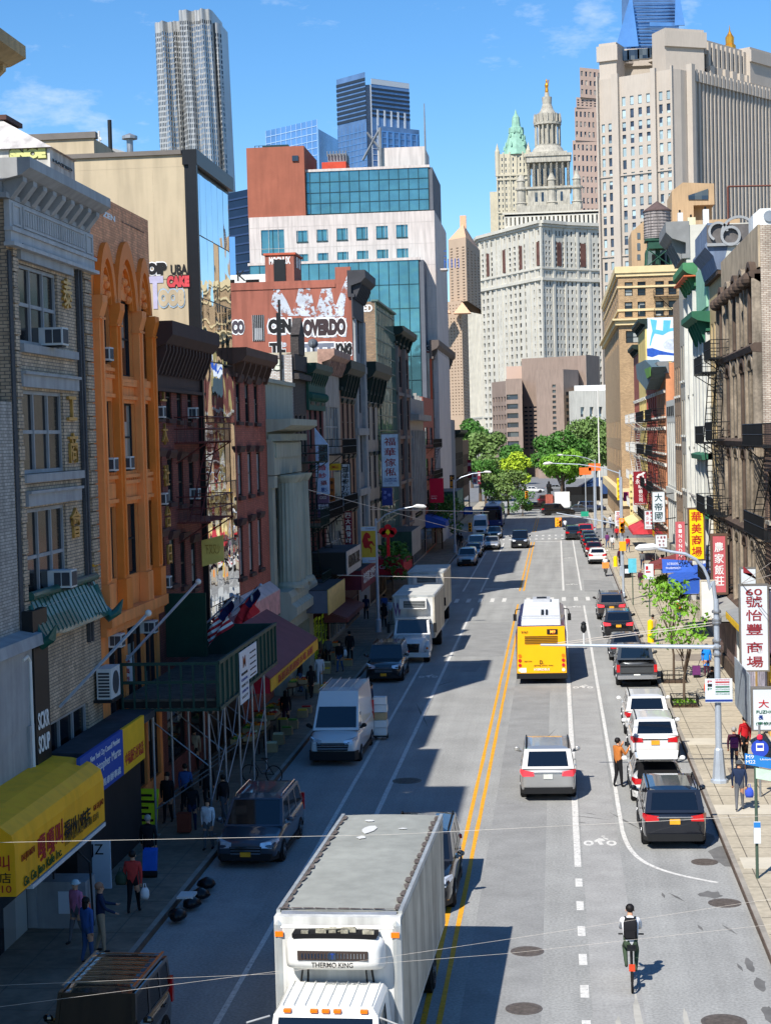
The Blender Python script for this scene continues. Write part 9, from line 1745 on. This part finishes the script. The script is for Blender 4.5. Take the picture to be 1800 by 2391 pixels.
 if near:
  g=MB()
  for sd in(-1,1):g.ball((sd*.035*s,hy+.088*s,hz),.011*s,6,4)
  part(T,'eye',g,inkk);g=MB()
  for sd in(-1,1):g.ball((sd*.092*s,hy+.01*s,hz-.02*s),.026*s,7,5,sc=(.5,.8,1.2))
  part(T,'ear',g,skin)
 return T
def flush_people():
 bpy.context.view_layer.update();dg=bpy.context.evaluated_depsgraph_get()
 res=[bpy.data.meshes.new_from_object(o.evaluated_get(dg))for o,*_ in PPL]
 for me,(o,V,tg,mats)in zip(res,PPL):
  o.modifiers.clear();o.data=me;me.materials.clear()
  for q in mats:me.materials.append(q)
  n=len(me.polygons);c=np.empty(n*3);me.polygons.foreach_get('center',c);c=c.reshape(-1,3)
  d=((c[:,None,:]-V[None])**2).sum(2);
  me.polygons.foreach_set('material_index',tg[d.argmin(1)].astype(int));me.polygons.foreach_set('use_smooth',[True]*n)
K=dict(red=S(190,30,40),coral=S(196,62,56),blue=S(24,132,226),navy=S(30,44,72),black=S(22,22,26),white=S(206,208,212),purple=S(104,48,104),orange=S(186,112,52),jean=S(60,86,124),grey=S(96,98,102),beige=S(170,150,124),tee=S(58,92,150),pink=S(206,120,150),green=S(60,76,58),plum=S(70,30,50));K={k:cloth(k,c)for k,c in K.items()}
def bag(label,x,y,z,mt,w=.28,h=.32,name='carrier_bag',cat='bag'):
 T=thing(name,label,cat,(x,y,z));g=MB();g.smooth=True;g.loft([[(a*w/2*k,b*w*.3*k,zz)for a,b in((-1,-1),(0,-1.2),(1,-1),(1,1),(0,1.2),(-1,1))]for k,zz in((.8,0),(1,h*.3),(.95,h*.7),(.6,h))]);part(T,'sack',g,mt,fixn=True);g=MB();g.tube([(-w*.2,0,h),(-w*.1,0,h+.12),(w*.1,0,h+.12),(w*.2,0,h)],.012,6);part(T,'handle',g,mt)
def backpack(label,x,y,z,rz,mt,h=.45):
 T=thing('backpack',label,'backpack',(x,y,z),rz);g=MB();g.smooth=True;g.loft([[(a*.16*k,-.06-.1*kk*(b<0)-.0,zz)for a,b in((-1,1),(-1,-1),(-.5,-1),(.5,-1),(1,-1),(1,1))]for k,kk,zz in((.8,.6,0),(1,1,.08),(1,1,h*.75),(.75,.5,h))]);part(T,'sack',g,mt,fixn=True);g=MB();g.box(-.11,.11,-.2,-.155,.05,h*.42);part(T,'pocket',g,mt);g=MB()
 for sx in(-1,1):g.tube([(sx*.1,-.05,h),(sx*.12,.1,h-.02),(sx*.12,.14,h*.5),(sx*.14,-.04,.08)],.02,5)
 part(T,'strap',g,mt)
cx_,cy_=1.5,39.98;T=person('cyclist with dark hair, white shirt and black backpack riding away at lower right',cx_,cy_,-.03,K['white'],K['green'],1.72,0,((.75,.35),(.75,.35)),lean=.28,z=.12,near=True,pose='ride',group=None);backpack('large black backpack worn by the cyclist',cx_+.0,cy_+.02,1.12,-.03,K['black'],.5)
T=thing('electric_bike','slim electric scooter bike with orange tail part under the cyclist','bike',(cx_,cy_-.5,0),-.03);
for yy in(0,1.05):g=MB();g.tube([(.0+.24*0,yy+.24*math.cos(t),.25+.24*math.sin(t))for t in np.linspace(0,2*PI,20)],.03,7);o=part(T,'wheel',g,tyrem);g=MB();[g.rod((0,yy,.25),(0,yy+.22*math.cos(t),.25+.22*math.sin(t)),.006)for t in np.linspace(0,2*PI,9)];part(o,'spoke',g,chrome)
g=MB();g.tube([(0,0,.25),(0,.35,.4),(0,.75,.42),(0,1.0,.7),(0,.95,1.08)],.035,8);g.rod((0,1.05,.25),(0,.98,.75),.03);g.rod((0,.3,.4),(0,.22,.95),.025);part(T,'frame',g,blackm);g=MB();g.rod((-.3,.92,1.1),(.3,.92,1.1),.02);part(T,'handlebar',g,blackm);g=MB();g.box(-.1,.1,.05,.35,.95,1.01);part(T,'saddle',g,plas);g=MB();g.box(-.07,.07,-.1,.12,.52,.62);part(T,'tail_part',g,mat('bike_orange',S(214,72,40)))
T=person('man in tan vest and black trousers raising a phone beside the white cars',2.03,62.6,-.9,K['orange'],K['black'],1.78,.06,((.9,1.6),(.5,2.0)),near=True,z=.0,short=False,group=None);single('mobile_phone','small phone held up by the man in the tan vest','phone',MB().box(-.04,.04,-.01,.01,0,.15),blackm,(2.33,62.95,1.45),world=False)
x,y=gnd(1727,1894,.15);person('person in dark blue puffer jacket and grey beanie walking away on the right pavement',x,y,-.1,K['navy'],K['grey'],1.68,.22,hat=mat('beanie',S(72,74,78)),near=True);bag('blue shopping bag carried by the puffer jacket walker',x+.33,y+.05,.6,mat('bag_blue',S(56,84,190)))
x,y=gnd(1715,1800,.15);person('grey haired person in dark plum jacket with cane on the right pavement',x,y,0,K['plum'],K['navy'],1.62,.15,hair=hairg,near=True);backpack('purple backpack on the plum jacket walker',x,y+.02,1.02,0,K['purple'],.4);single('walking_stick','thin brown walking stick beside the plum jacket walker','stick',MB().cyl((0,0,0),(.02,.1,.85),.014,6),mat('stick_brown',S(120,80,50)),(x+.4,y+.1,.15),world=False)
x,y=gnd(1740,1776,.15);person('person in red jacket standing at the shop front under the white light box',x,y,.5,K['red'],K['black'],1.7,.05,near=True)
x,y=gnd(1650,1580,.15);person('person in long bright blue coat pulling a purple cart on the right pavement',x,y,.0,K['blue'],K['plum'],1.68,.18,((-.35,.1),(.1,.2)),coat=.28,near=True)
T=thing('shopping_cart_bag','purple wheeled shopping bag pulled by the blue coat walker','trolley bag',(x-.55,y-.25,.15));g=MB();g.box(-.2,.2,-.14,.14,.1,.6);part(T,'bag',g,K['purple']);g=MB();g.tube([(.1,0,.6),(.2,.1,.85),(.3,.15,.95)],.015,6);part(T,'handle',g,blackm);g=MB();g.cyl((-.15,-.16,.08),(.15,-.16,.08),.07,10);part(T,'wheel',g,tyrem)
x,y=gnd(1664,1640,.15);person('person behind the lamp post holding an orange bag',x,y,.1,K['black'],K['black'],1.66,.1);bag('bright orange bag beside the silver lamp post',x-.25,y-.1,.65,mat('bag_orange',S(236,84,40)),.3,.45)
x,y=gnd(1585,1452,.15);person('person in pale jacket with orange backpack walking up the right pavement',x,y,0,K['white'],K['jean'],1.68,.2);backpack('orange backpack on the pale jacket walker',x,y+.02,1.02,0,cloth('tangerine',S(200,104,46)),.42)
x,y=gnd(1525,1500,.15);person('person in brown coat half hidden behind the street tree',x,y,0,K['beige'],K['grey'],1.66,.1)
for k,(px,py,t,l,lb,ft)in enumerate(((1496,1377,'plum','grey','person with plum backpack and pale hat on the far right pavement','beige'),(1537,1400,'plum','jean','person with dark top and jeans by the planter on the right',None),(1525,1345,'black','red','person in black by the blue awning',None),(1545,1340,'pink','jean','person in pink beside the blue awning',None),(1447,1322,'plum','black','person in maroon coat by the signal pole',None),(1418,1280,'purple','jean','person in purple walking near the far parked cars',None),(1430,1285,'white','grey','person in white beside the purple walker',None),(1440,1262,'red','black','person in red jacket in the far right crowd',None),(1425,1232,'white','jean','person in white shirt by the far signal pole',None),(1412,1240,'navy','black','person in navy at the far right kerb',None),(1466,1290,'red','jean','person in red by the cluttered fruit stand',None),(1500,1330,'grey','navy','person in grey near the white notice boards',None),(1455,1235,'tee','black','person in blue tee far up the right pavement',None),(1432,1245,'black','grey','person in black far up the right pavement beyond the crowd',None))):
 x,y=gnd(px,py,.15);person(lb,x,y,.3*(k%5)-.5,K[t],K[l],1.62+.02*(k%6),.1+.05*(k%4),hat=K[ft]if ft else None,female=k%3==0)
x,y=gnd(1414,1345);person('delivery rider with white cap and tee on the cargo bike by the right kerb',x,y,0,K['white'],K['black'],1.66,0,((.6,.3),(.6,.3)),hat=inkw,pose='ride',z=.1,group=None);T=thing('delivery_bike','delivery bike with an orange box behind the dark parked SUV','bike',(x,y-.4,0));g=MB();g.box(-.3,.3,-.35,.15,.75,1.25);part(T,'box',g,mat('box_orange',S(240,150,70)));g=MB();g.tube([(0,-.3,.3),(0,.9,.35),(0,1.0,1.0)],.03,6);part(T,'frame',g,blackm);
for yy in(-.3,1.0):g=MB();g.tube([(0,yy+.3*math.cos(t),.32+.3*math.sin(t))for t in np.linspace(0,2*PI,16)],.03,6);part(T,'wheel',g,tyrem)
x,y=gnd(*q72(1330,600));person('cyclist in white top crossing the far intersection',x,y,.2,K['white'],K['black'],1.7,0,((.6,.3),(.6,.3)),pose='ride',z=.1,group=None)
def lp(q_,px,py,lb,t,l,rz=0,**k):x,y=gnd(*q_(px,py),.15);return person(lb,x,y,rz,K[t],K[l],**k),x,y
_,x,y=lp(qd,745,555,'person in coral puffer jacket and black trousers walking away on the left pavement','coral','black',near=True,h=1.7,stride=.2);bag('white plastic bag carried by the coral jacket walker',x+.32,y,.55,inkw,.22,.3);bag('dark green shoulder bag of the coral jacket walker',x-.33,y,.95,K['green'],.3,.34)
_,x,y=lp(qd,830,330,'person in black pulling a blue trolley on the left pavement','black','black',h=1.72,stride=.15,hair=hairg)
T=thing('trolley_bag','blue wheeled trolley bag behind the person in black','trolley bag',(x+.12,y-.45,.15));g=MB();g.hexa([(-.2,-.1,.08),(.2,-.1,.08),(.2,.12,.08),(-.2,.12,.08)],[(-.2,.05,.75),(.2,.05,.75),(.2,.3,.8),(-.2,.3,.8)]);part(T,'bag',g,mat('bag_royal',S(40,96,190)));g=MB();g.cyl((-.24,-.1,.1),(.24,-.1,.1),.1,12);part(T,'wheel',g,tyrem)
lp(qd,430,720,'person in pink and brown with a pale hat carrying an orange bag by the cafe','pink','grey',rz=2.6,hat=mat('hat_pale',S(190,204,206)),near=True,h=1.62);x,y=gnd(*qd(490,690),.15);bag('orange shoulder bag of the pale hatted person',x-.05,y-.1,.85,mat('bag_orange'),.3,.3)
lp(qd,565,770,'balding man in navy sweater gesturing at the lower left','navy','beige',rz=-1.2,hair=mat('hair_thin',S(150,112,90)),arms=((.5,.9),(.3,.8)),near=True,h=1.75,stride=.05);lp(qd,490,830,'person with long dark hair in blue denim jacket beside the balding man','tee','jean',rz=-.6,female=True,near=True,h=1.62,stride=.05)
for k,(q_,px,py,t,l,rz,lb)in enumerate(((qc,1160,1390,'white','grey',2.9,'person in white hoodie and grey trousers by the minivan'),(qc,1070,1290,'black','navy',.2,'person in black with white shoes and a red suitcase by the kerb'),(qc,1035,1180,'tee','black',0,'person in blue shirt walking under the shed'),(qc,935,1240,'black','black',3,'person in black with a white cap at the shop door'),(qc,1155,1170,'black','black',.4,'long haired person in black under the shed'),(qc,1245,1240,'black','grey',1,'person in black leaning near a shed post'),(qc,1085,950,'beige','black',0,'person in beige coat with blue bag under the shed'),(qc,1590,715,'black','plum',0,'person in black tee and patterned trousers walking past the stalls'),(qc,1300,720,'purple','grey',2,'person in lilac top behind the shed posts'),(q7,700,600,'black','jean',1.4,'person in black and jeans choosing fruit'),(q7,770,640,'black','black',.6,'person in dark clothes by the fruit stalls'),(q7,825,560,'white','white',.2,'person in white tee and white trousers by the fruit stalls'),(q7,880,430,'grey','black',.3,'person in grey jacket farther along the market'),(q7,955,470,'black','jean',2.8,'person in black top and jeans holding a white bag in the market'),(q7,1020,400,'black','black',0,'person in a big black coat near the yellow barrier'),(q7,1160,770,'navy','beige',-1.5,'worker in navy unloading boxes behind the white van'),(q7,1240,180,'black','black',0,'person in black by the left lamp post'),(q7,1285,150,'white','beige',3,'person in white tee beside the left lamp post'),(q7,1340,200,'grey','grey',0,'person in grey by the scrawled box truck'),(q7,1125,130,'navy','black',0,'person in navy on the far left pavement'),(qf,965,1500,'tee','black',0,'person in blue farther on the left pavement'),(q72,320,745,'black','black',0,'person in black standing by the far left trees'),(q72,290,735,'black','navy',0,'second person in dark clothes by the far left trees'))):
 x,y=gnd(*q_(px,py),.15);person(lb,x,y,rz,K[t],K[l],1.6+.03*(k%5),.08+.06*(k%3),female=k%3==1)
bag('white plastic bag held by the market shopper in jeans',*gnd(*q7(985,410),.15),.5,inkw,.3,.4);x,y=gnd(*qc(1025,1300),.15);T=thing('suitcase','rust red suitcase on the left pavement beside the kerb','suitcase',(x,y,.15));g=MB();g.box(-.22,.22,-.13,.13,.06,.68);part(T,'shell',g,mat('case_rust',S(140,64,44)));g=MB();g.tube([(-.12,.1,.68),(-.12,.1,.95),(.12,.1,.95),(.12,.1,.68)],.012,5);part(T,'handle',g,blackm)
barkm=mat('bark',S(92,78,66),rough=.95,var=.3,scale=6)
def leafm(k,c):return mat('leaf_'+k,c,rough=.6,var=.35,scale=.9)
def tree(label,x,y,h,cr,n,size,lm,trunk=.16,z=0.,cz=.62,squash=.85,bare=.4,nb=9,name='street_tree'):
 T=thing(name,label,'tree',(x,y,z));g=MB();top=h*.75;lob=[]
 g.tube([(0,0,0),(.03*h*.1,.02,h*.25),(rng.normal(0,.03)*h,rng.normal(0,.03)*h,h*.5),(0,0,top)],[trunk,trunk*.8,trunk*.55,trunk*.15],8)
 for k in range(nb):
  a=2*PI*k/nb+rng.uniform(-.3,.3);r=cr*rng.uniform(.35,.85);zz=h*cz+cr*squash*rng.uniform(-.75,.85);lob.append((r*math.cos(a),r*math.sin(a),zz,cr*rng.uniform(.28,.5)));z0=h*rng.uniform(.25,.5);g.tube([(0,0,z0),(r*.45*math.cos(a),r*.45*math.sin(a),(z0+zz)/2+.1),(r*math.cos(a),r*math.sin(a),zz)],[trunk*.4,trunk*.25,trunk*.08],5)
 lob.append((0,0,h*cz+cr*squash*.6,cr*.5));part(T,'trunk',g,barkm)
 L=np.array(lob);w_=L[:,3]**2;idx=rng.choice(len(L),n,p=w_/w_.sum());d=rng.normal(size=(n,3));d/=np.linalg.norm(d,axis=1)[:,None];rr=rng.uniform(.45,1.08,n)**.6
 P=L[idx,:3]+d*(L[idx,3]*rr)[:,None]*np.array([1,1,.8]);nrm=d+rng.normal(0,.7,(n,3));nrm/=np.linalg.norm(nrm,axis=1)[:,None];t=np.cross(nrm,rng.normal(size=(n,3)));t/=np.linalg.norm(t,axis=1)[:,None];b=np.cross(nrm,t);s=size*rng.uniform(.6,1.3,n)[:,None]
 v=np.stack([P-t*s,P-b*s*.55+nrm*s*.2,P+t*s,P+b*s*.55+nrm*s*.2],1).reshape(-1,3)
 me=bpy.data.meshes.new('crown');me.from_pydata(v.tolist(),[],np.arange(4*n).reshape(-1,4).tolist());me.materials.append(lm);o=bpy.data.objects.new('crown',me);C.objects.link(o);o.parent=T;return T
lg=leafm('bright',S(112,158,48));ld=leafm('deep',S(70,114,44));ly_=leafm('lime',S(164,186,48));lo=leafm('olive',S(104,130,70))
def tp(q_,px,py,Y,h,cr,*a,**k):x=float(on('Y',*q_(px,py),Y)[0]);return tree(a[0],x,Y,h,cr,*a[1:],**k)
tp(qM,1040,1500,345,12.5,6.2,'broad bright green tree right of the street end before the brown block',5200,.42,ld,.4);tp(qM,1290,1480,370,15,7.6,'tall dense olive green tree at the right of the plaza',6000,.5,lo,.45);tp(qM,1030,1560,330,8.5,4.2,'lower bright green tree in front of the two big right trees',3000,.36,lg,.3)
tp(qM,620,1560,440,9.5,4.6,'green tree left of the brown block at the plaza',3000,.45,ld,.35);tp(qM,690,1600,400,8,4.2,'yellow lime tree in the centre of the plaza',2800,.4,ly_,.3);tp(qM,395,1480,330,14.5,5,'tall green tree beyond the left corner building',3600,.42,lo,.35);tp(qM,440,1620,300,8.5,3.6,'smaller dark tree in front of the left corner tree',2000,.34,ld,.25);tp(qM,330,1330,420,20,5,'far dark green tree rising behind the left row',2400,.5,ld,.4)
tp(q6,150,470,275,6.5,3.6,'low olive tree on the traffic island behind the blue bus',2200,.26,lo,.2);tp(q6,290,540,270,3.4,2.0,'dark round shrub on the traffic island',900,.2,ld,.1)
for(px,py,lb,h,n)in((990+0,985,'young street tree with sparse leaves in a guarded pit, nearer of two on the right',5.1,300),(910,800,'young leafy street tree in a pit, farther of two on the right',5.4,420)):
 x,y=gnd(*qm(px,py),.15);tree(lb,x,y,h,1.55,n,.14,lg,.07,.15,.74,.7,nb=11);T=thing('tree_guard','low black tree pit guard with green ground plants' if n<350 else 'low black tree pit guard around the farther young tree','tree guard',(x,y-.2,.15));g=MB()
 for a,b in(((-.6,-.7),(.6,-.7)),((.6,-.7),(.6,.7)),((.6,.7),(-.6,.7)),((-.6,.7),(-.6,-.7))):
  for zz in(.2,.45):g.rod((*a,zz),(*b,zz),.018)
  for k in range(5):t=k/4;g.rod((a[0]+(b[0]-a[0])*t,a[1]+(b[1]-a[1])*t,0),(a[0]+(b[0]-a[0])*t,a[1]+(b[1]-a[1])*t,.48),.014)
 part(T,'railing',g,blackm);g=MB();g.box(-.58,.58,-.68,.68,.002,.03);part(T,'soil',g,mat('soil',S(84,66,50)))
 if n<350:
  g=MB()
  for k in range(160):p=rng.uniform(-.5,.5,2);q_=rng.normal(0,.07,3);g.add([(p[0]-.06,p[1]*1.2,.1+abs(q_[2])),(p[0],p[1]*1.2-.05,.22+q_[2]),(p[0]+.06,p[1]*1.2,.14),(p[0],p[1]*1.2+.05,.2)],[(0,1,2,3)])
  part(T,'ground_plants',g,lg)['kind']='stuff'
x,y=gnd(*qi(1320,1240),.15);tree('small dark tree on the left pavement before the bank awning',x,y,5.2,1.7,900,.17,ld,.08,.15,.6);x,y=gnd(*qf(1340,1060),.15);tree('dark leafy tree on the far left pavement behind the box trucks',x,y,6.5,2.4,1300,.2,ld,.1,.15,.6)
x,y=gnd(*qm(900,175),.15);T=thing('planter','tall white planter with a leafy plant beside the right shops','planter',(x,y,.15));g=MB();g.lathe(0,0,[(.22,0),(.36,1.1),(.33,1.1),(.3,1.0)],4,ang=PI/4);part(T,'pot',g,white_p);tree('leafy green plant spilling by the white planter',x-.6,y+1,2.0,.8,420,.13,lg,.04,.15,.6,name='potted_plant')
def pv(k,px,py,kind,pm,rz,lb):x,y=gnd(*q6(px,py));car(kind,lb,x,y,rz,P_[pm],'vehicles at the plaza beyond the crossing',by='c',detail=1,plate=None,name='plaza_car')
for k,(px,py,kd,pm,rz,lb)in enumerate(((625,635,'bigsuv','black',-1.4,'black SUV crossing the far junction'),(860,620,'sedan','slate',-1.5,'pale blue sedan turning at the far junction'),(960,600,'suv','blue',-1.5,'dark blue car behind the turning sedan'),(420,590,'sedan','black',-1.2,'dark car behind the traffic island at the far junction'),(560,530,'suv','wine',-1.4,'dark red car at the plaza edge'),(120,345,'van','white',-1.3,'white van parked far behind the plaza trees'),(60,300,'van','white',-1.2,'white minibus far left behind the plaza'),(395,420,'sedan','white',-1.4,'white car parked at the far plaza'),(620,400,'sedan','silver',-1.3,'silver car parked at the far plaza beside the brick pier'))):pv(k,px,py,kd,pm,rz,lb)
x=float(on('Y',*q6(550,500),290)[0]);T=thing('brick_pier','brick pedestal carrying a dark statue at the plaza','monument',(x,290,0));g=MB();g.box(-.62,.62,0,1.2,0,float(on('Y',*q6(545,435),290)[2]));part(T,'pedestal',g,redb);g=MB();zt=float(on('Y',*q6(545,435),290)[2]);g.lathe(0,.6,[(.42,zt),(.32,zt+.2),(.34,zt+.8),(.46,zt+1.3),(.42,zt+1.7),(.16,zt+1.85),(.2,zt+2.05),(.05,zt+2.3)],10);part(T,'statue',g,blackm)
for(xa,xb,ya,yb,mt_,lb)in((600,750,410,555,'panel_sea','low green kiosk with a white roof board at the plaza'),(760,985,440,560,'tile_green','dark green hoarding along the right of the plaza')):
 a=on('Y',*q6(xa,ya),300);b=on('Y',*q6(xb,yb),300);T=thing('kiosk',lb,'kiosk',(a[0],300,0));g=MB();g.box(a[0],b[0],300,303,0,a[2]-1.5);part(T,'wall',g,MATS[mt_],world=True);g=MB();g.box(a[0],b[0],299.6,299.9,a[2]-3.2,a[2]);part(T,'fascia',g,white_p if xa==600 else blackm,world=True);g=MB();g.box(a[0]+2,a[0]+5,299.7,299.95,1,3.5);part(T,'window',g,darkm,world=True)
a=on('Y',*q6(880,280),330);b=on('Y',*q6(1150,440),330);T=thing('dark_roofed_building','low dark roofed building behind the right hoarding','building',(a[0],330,0));g=MB();g.box(a[0]-2,b[0]+10,330,340,0,a[2]-3);part(T,'wall',g,blk,world=True);g=MB();g.hexa([(a[0]-3,329,a[2]-3),(b[0]+10,329,a[2]-3),(b[0]+10,341,a[2]-3),(a[0]-3,341,a[2]-3)],[(a[0]+2,333,a[2]),(b[0]+8,333,a[2]),(b[0]+8,337,a[2]),(a[0]+2,337,a[2])]);part(T,'roof',g,MATS['spandrel_navy'],world=True)
crm=mat('crate_card',S(176,150,112),rough=.9,var=.2);PR=[mat('produce_'+k,c,rough=.5,var=.3,scale=8)for k,c in(('orange',S(236,120,20)),('green',S(92,140,50)),('red',S(190,40,36)),('yellow',S(230,190,50)),('pale',S(214,206,170)))]
def stall(x,y,lb,n,w=1.5):
 T=thing('market_stall',lb,'stall',(x,y,.15));g=MB();g.hexa([(-.6,-w/2,.5),(.5,-w/2,.75),(.5,w/2,.75),(-.6,w/2,.5)][::-1],[(-.6,-w/2,.56),(.5,-w/2,.81),(.5,w/2,.81),(-.6,w/2,.56)][::-1]);part(T,'table',g,mat('stall_wood',S(110,84,60)))
 for a,b in((-.5,-1),(-.5,1),(.4,-1),(.4,1)):g=MB();g.box(a-.03,a+.03,b*(w/2-.06)-.03,b*(w/2-.06)+.03,0,.52);part(T,'leg',g,blackm)
 for k in range(n):
  cx,cy=(-.3 if k%2 else.22),-w/2+.25+(k//2)*.5;zc=.56+(cx+.6)*.227;T2=thing('produce_crate',['crate of oranges','crate of leafy greens','crate of red fruit','crate of yellow fruit','crate of pale vegetables'][k%5]+f' on the {lb.split(" under")[0].split(" by")[0]}','crate',(x+cx,y+cy,.15+zc+.02),group='produce crates on the market stalls');g=MB();
  for r_ in((-.22,-.2,-.2,.2),(.2,.22,-.2,.2),(-.2,.2,-.22,-.2),(-.2,.2,.2,.22)):g.box(r_[0],r_[1],r_[2],r_[3],0,.2)
  g.box(-.2,.2,-.2,.2,0,.02);part(T2,'box',g,crm);g=MB();g.smooth=True
  for i in range(12):g.ball((rng.uniform(-.15,.15),rng.uniform(-.15,.15),.16+rng.uniform(0,.06)),.06,7,5)
  part(T2,'produce',g,PR[k%5])
for k in range(4):stall(-12.75,68.2+k*2.6,['first fruit stall from the shed under the maroon awning','second fruit stall from the shed under the maroon awning','third fruit stall from the shed under the maroon awning','fourth fruit stall from the shed by the bank'][k],6)
stall(-12.9,84,'fruit stall on the pavement before the bank columns',6);stall(-13.2,99,'vegetable stall below the brown sloping awning',4)
bx=lambda lb,x,y,z,w,d,h,mt_,nm='cardboard_box':tag(single(nm,lb,'box',MB().box(-w/2,w/2,-d/2,d/2,0,h),mt_,(x,y,z),world=False),group='boxes stacked by the left kerb')
for k in range(5):bx(['bottom','second','third','fourth','top'][k]+' white carton of the stack on the hand truck behind the white van',-7.75+.03*(k%2),72.9+.02*k,.2+.33*k,.55,.45,.31,white_p if k!=2 else crm,'carton')
for k in range(26):
 x_,y_=rng.uniform(-13.9,-12.3)if k%3 else-11.9,rng.uniform(66.5,101);h_=rng.uniform(.25,.5);tag(single('produce_box','open cardboard produce box standing on the pavement among the market stalls','box',MB().box(-.24,.24,-.18,.18,0,h_).box(-.2,.2,-.14,.14,h_,h_+.06,1),[crm,PR[k%5]],(x_,y_,.15),world=False),group='produce boxes on the market pavement')
T=thing('hand_truck','black hand truck under the stack of white cartons','hand truck',(-7.75,72.9,0));g=MB();g.box(-.3,.3,-.3,.3,.14,.19);part(T,'plate',g,blackm);g=MB();g.rod((-.22,.3,.15),(-.22,.42,1.3),.02);g.rod((.22,.3,.15),(.22,.42,1.3),.02);g.rod((-.22,.42,1.3),(.22,.42,1.3),.02);part(T,'handle',g,blackm);
for sx in(-.25,.25):g=MB();g.cyl((sx-.04,.32,.11),(sx+.04,.32,.11),.11,10);part(T,'wheel',g,tyrem)
x,y=gnd(*qd(1040,500),.15);bx('white foam lid lying on the rubbish at the left kerb',x,y,.35,.45,.6,.06,white_p,'foam_lid');
for k,(px,py)in enumerate(((985,590),(1060,520),(1110,470),(1150,410))):x,y=gnd(*qd(px,py),.1);g=MB();g.smooth=True;g.loft([[(r_*.26*math.cos(t)*(1+.25*math.sin(3*t+k)),r_*.32*math.sin(t),zz*.7)for t in np.linspace(0,2*PI,10)[:-1]]for r_,zz in((.7,0),(1,.12),(.8,.3),(.2,.42))]);single('rubbish_bag',['nearest black rubbish bag at the left kerb','second black rubbish bag at the left kerb below the foam lid','third black rubbish bag at the left kerb','farthest black rubbish bag at the left kerb'][k],'rubbish bag',g,mat('bag_black',S(18,18,22),rough=.3),(x,y,.1),world=False,fixn=True)
x,y=gnd(*qd(520,470),.15);T=thing('graffiti_board','white graffiti scrawled utility board by the cafe corner','board',(x-.5,y+1,.15));g=MB();g.box(-.75,.75,0,.08,0,1.4);o=part(T,'board',g,signw);text(o,'graffiti','BENJZ',Fac((x-1.25,y+1),(x+.25,y+1)).M(.75,1.25,.01),1,inkk,fit=(1.1,.4))
x,y=gnd(*qd(330,640),.15);T=thing('metal_hatch','grey metal basement hatch box with a poster beside the cafe','hatch',(x,y,.15));g=MB();g.box(-1.,.75,0,.9,0,1.25);part(T,'casing',g,greyp);g=MB();g.box(.0,.4,-.02,-.001,.4,1.0);part(T,'poster',g,signw);g=MB();g.tube([(-.2,.3,1.25),(-.2,.3,1.9),(.5,.3,2.0),(.8,.3,1.7),(.85,.3,0)],.03,6);part(T,'rail',g,blackm)
x,y=gnd(*q7(450,1190),.15);T=thing('bicycle','dark parked bicycle leaning by the shed posts','bicycle',(x,y,.15),1.3);
for yy in(-.5,.5):g=MB();g.tube([(0,yy+.33*math.cos(t),.34+.33*math.sin(t))for t in np.linspace(0,2*PI,20)],.02,6);part(T,'wheel',g,tyrem)
g=MB();g.tube([(0,-.5,.34),(0,-.15,.85),(0,.35,.85),(0,.0,.35),(0,-.5,.34)],.018,6);g.rod((0,.5,.34),(0,.34,1.0),.018);g.rod((-.25,.32,1.02),(.25,.32,1.02),.014);g.box(-.07,.07,-.25,-.02,.9,.95);part(T,'frame',g,blackm)
x,y=gnd(*ql(420,1660),.15);T=thing('litter_bin','black sticker covered litter bin by the signal pole on the right','litter bin',(x,y,.15));g=MB();g.lathe(0,0,[(.4,0),(.45,1.1),(.4,1.1)],12);part(T,'drum',g,blackm);g=MB();g.box(-.2,.2,-.47,-.44,.4,.8);part(T,'sticker',g,signw)
x,y=gnd(*ql(322,1565),.15);single('bollard','yellow bollard at the right kerb by the signal pole','bollard',MB().lathe(0,0,[(.2,0),(.2,.9),(.1,1.0),(.01,1.02)],10),signy,(x,y,.15),world=False)
x,y=gnd(*qm(730,500),.15);single('hydrant_post','yellow post beside the parked pickup on the right pavement','bollard',MB().lathe(0,0,[(.2,0),(.18,1.3),(.02,1.4)],10),signy,(x,y,.15),world=False)
flush_people()
flush_texts()
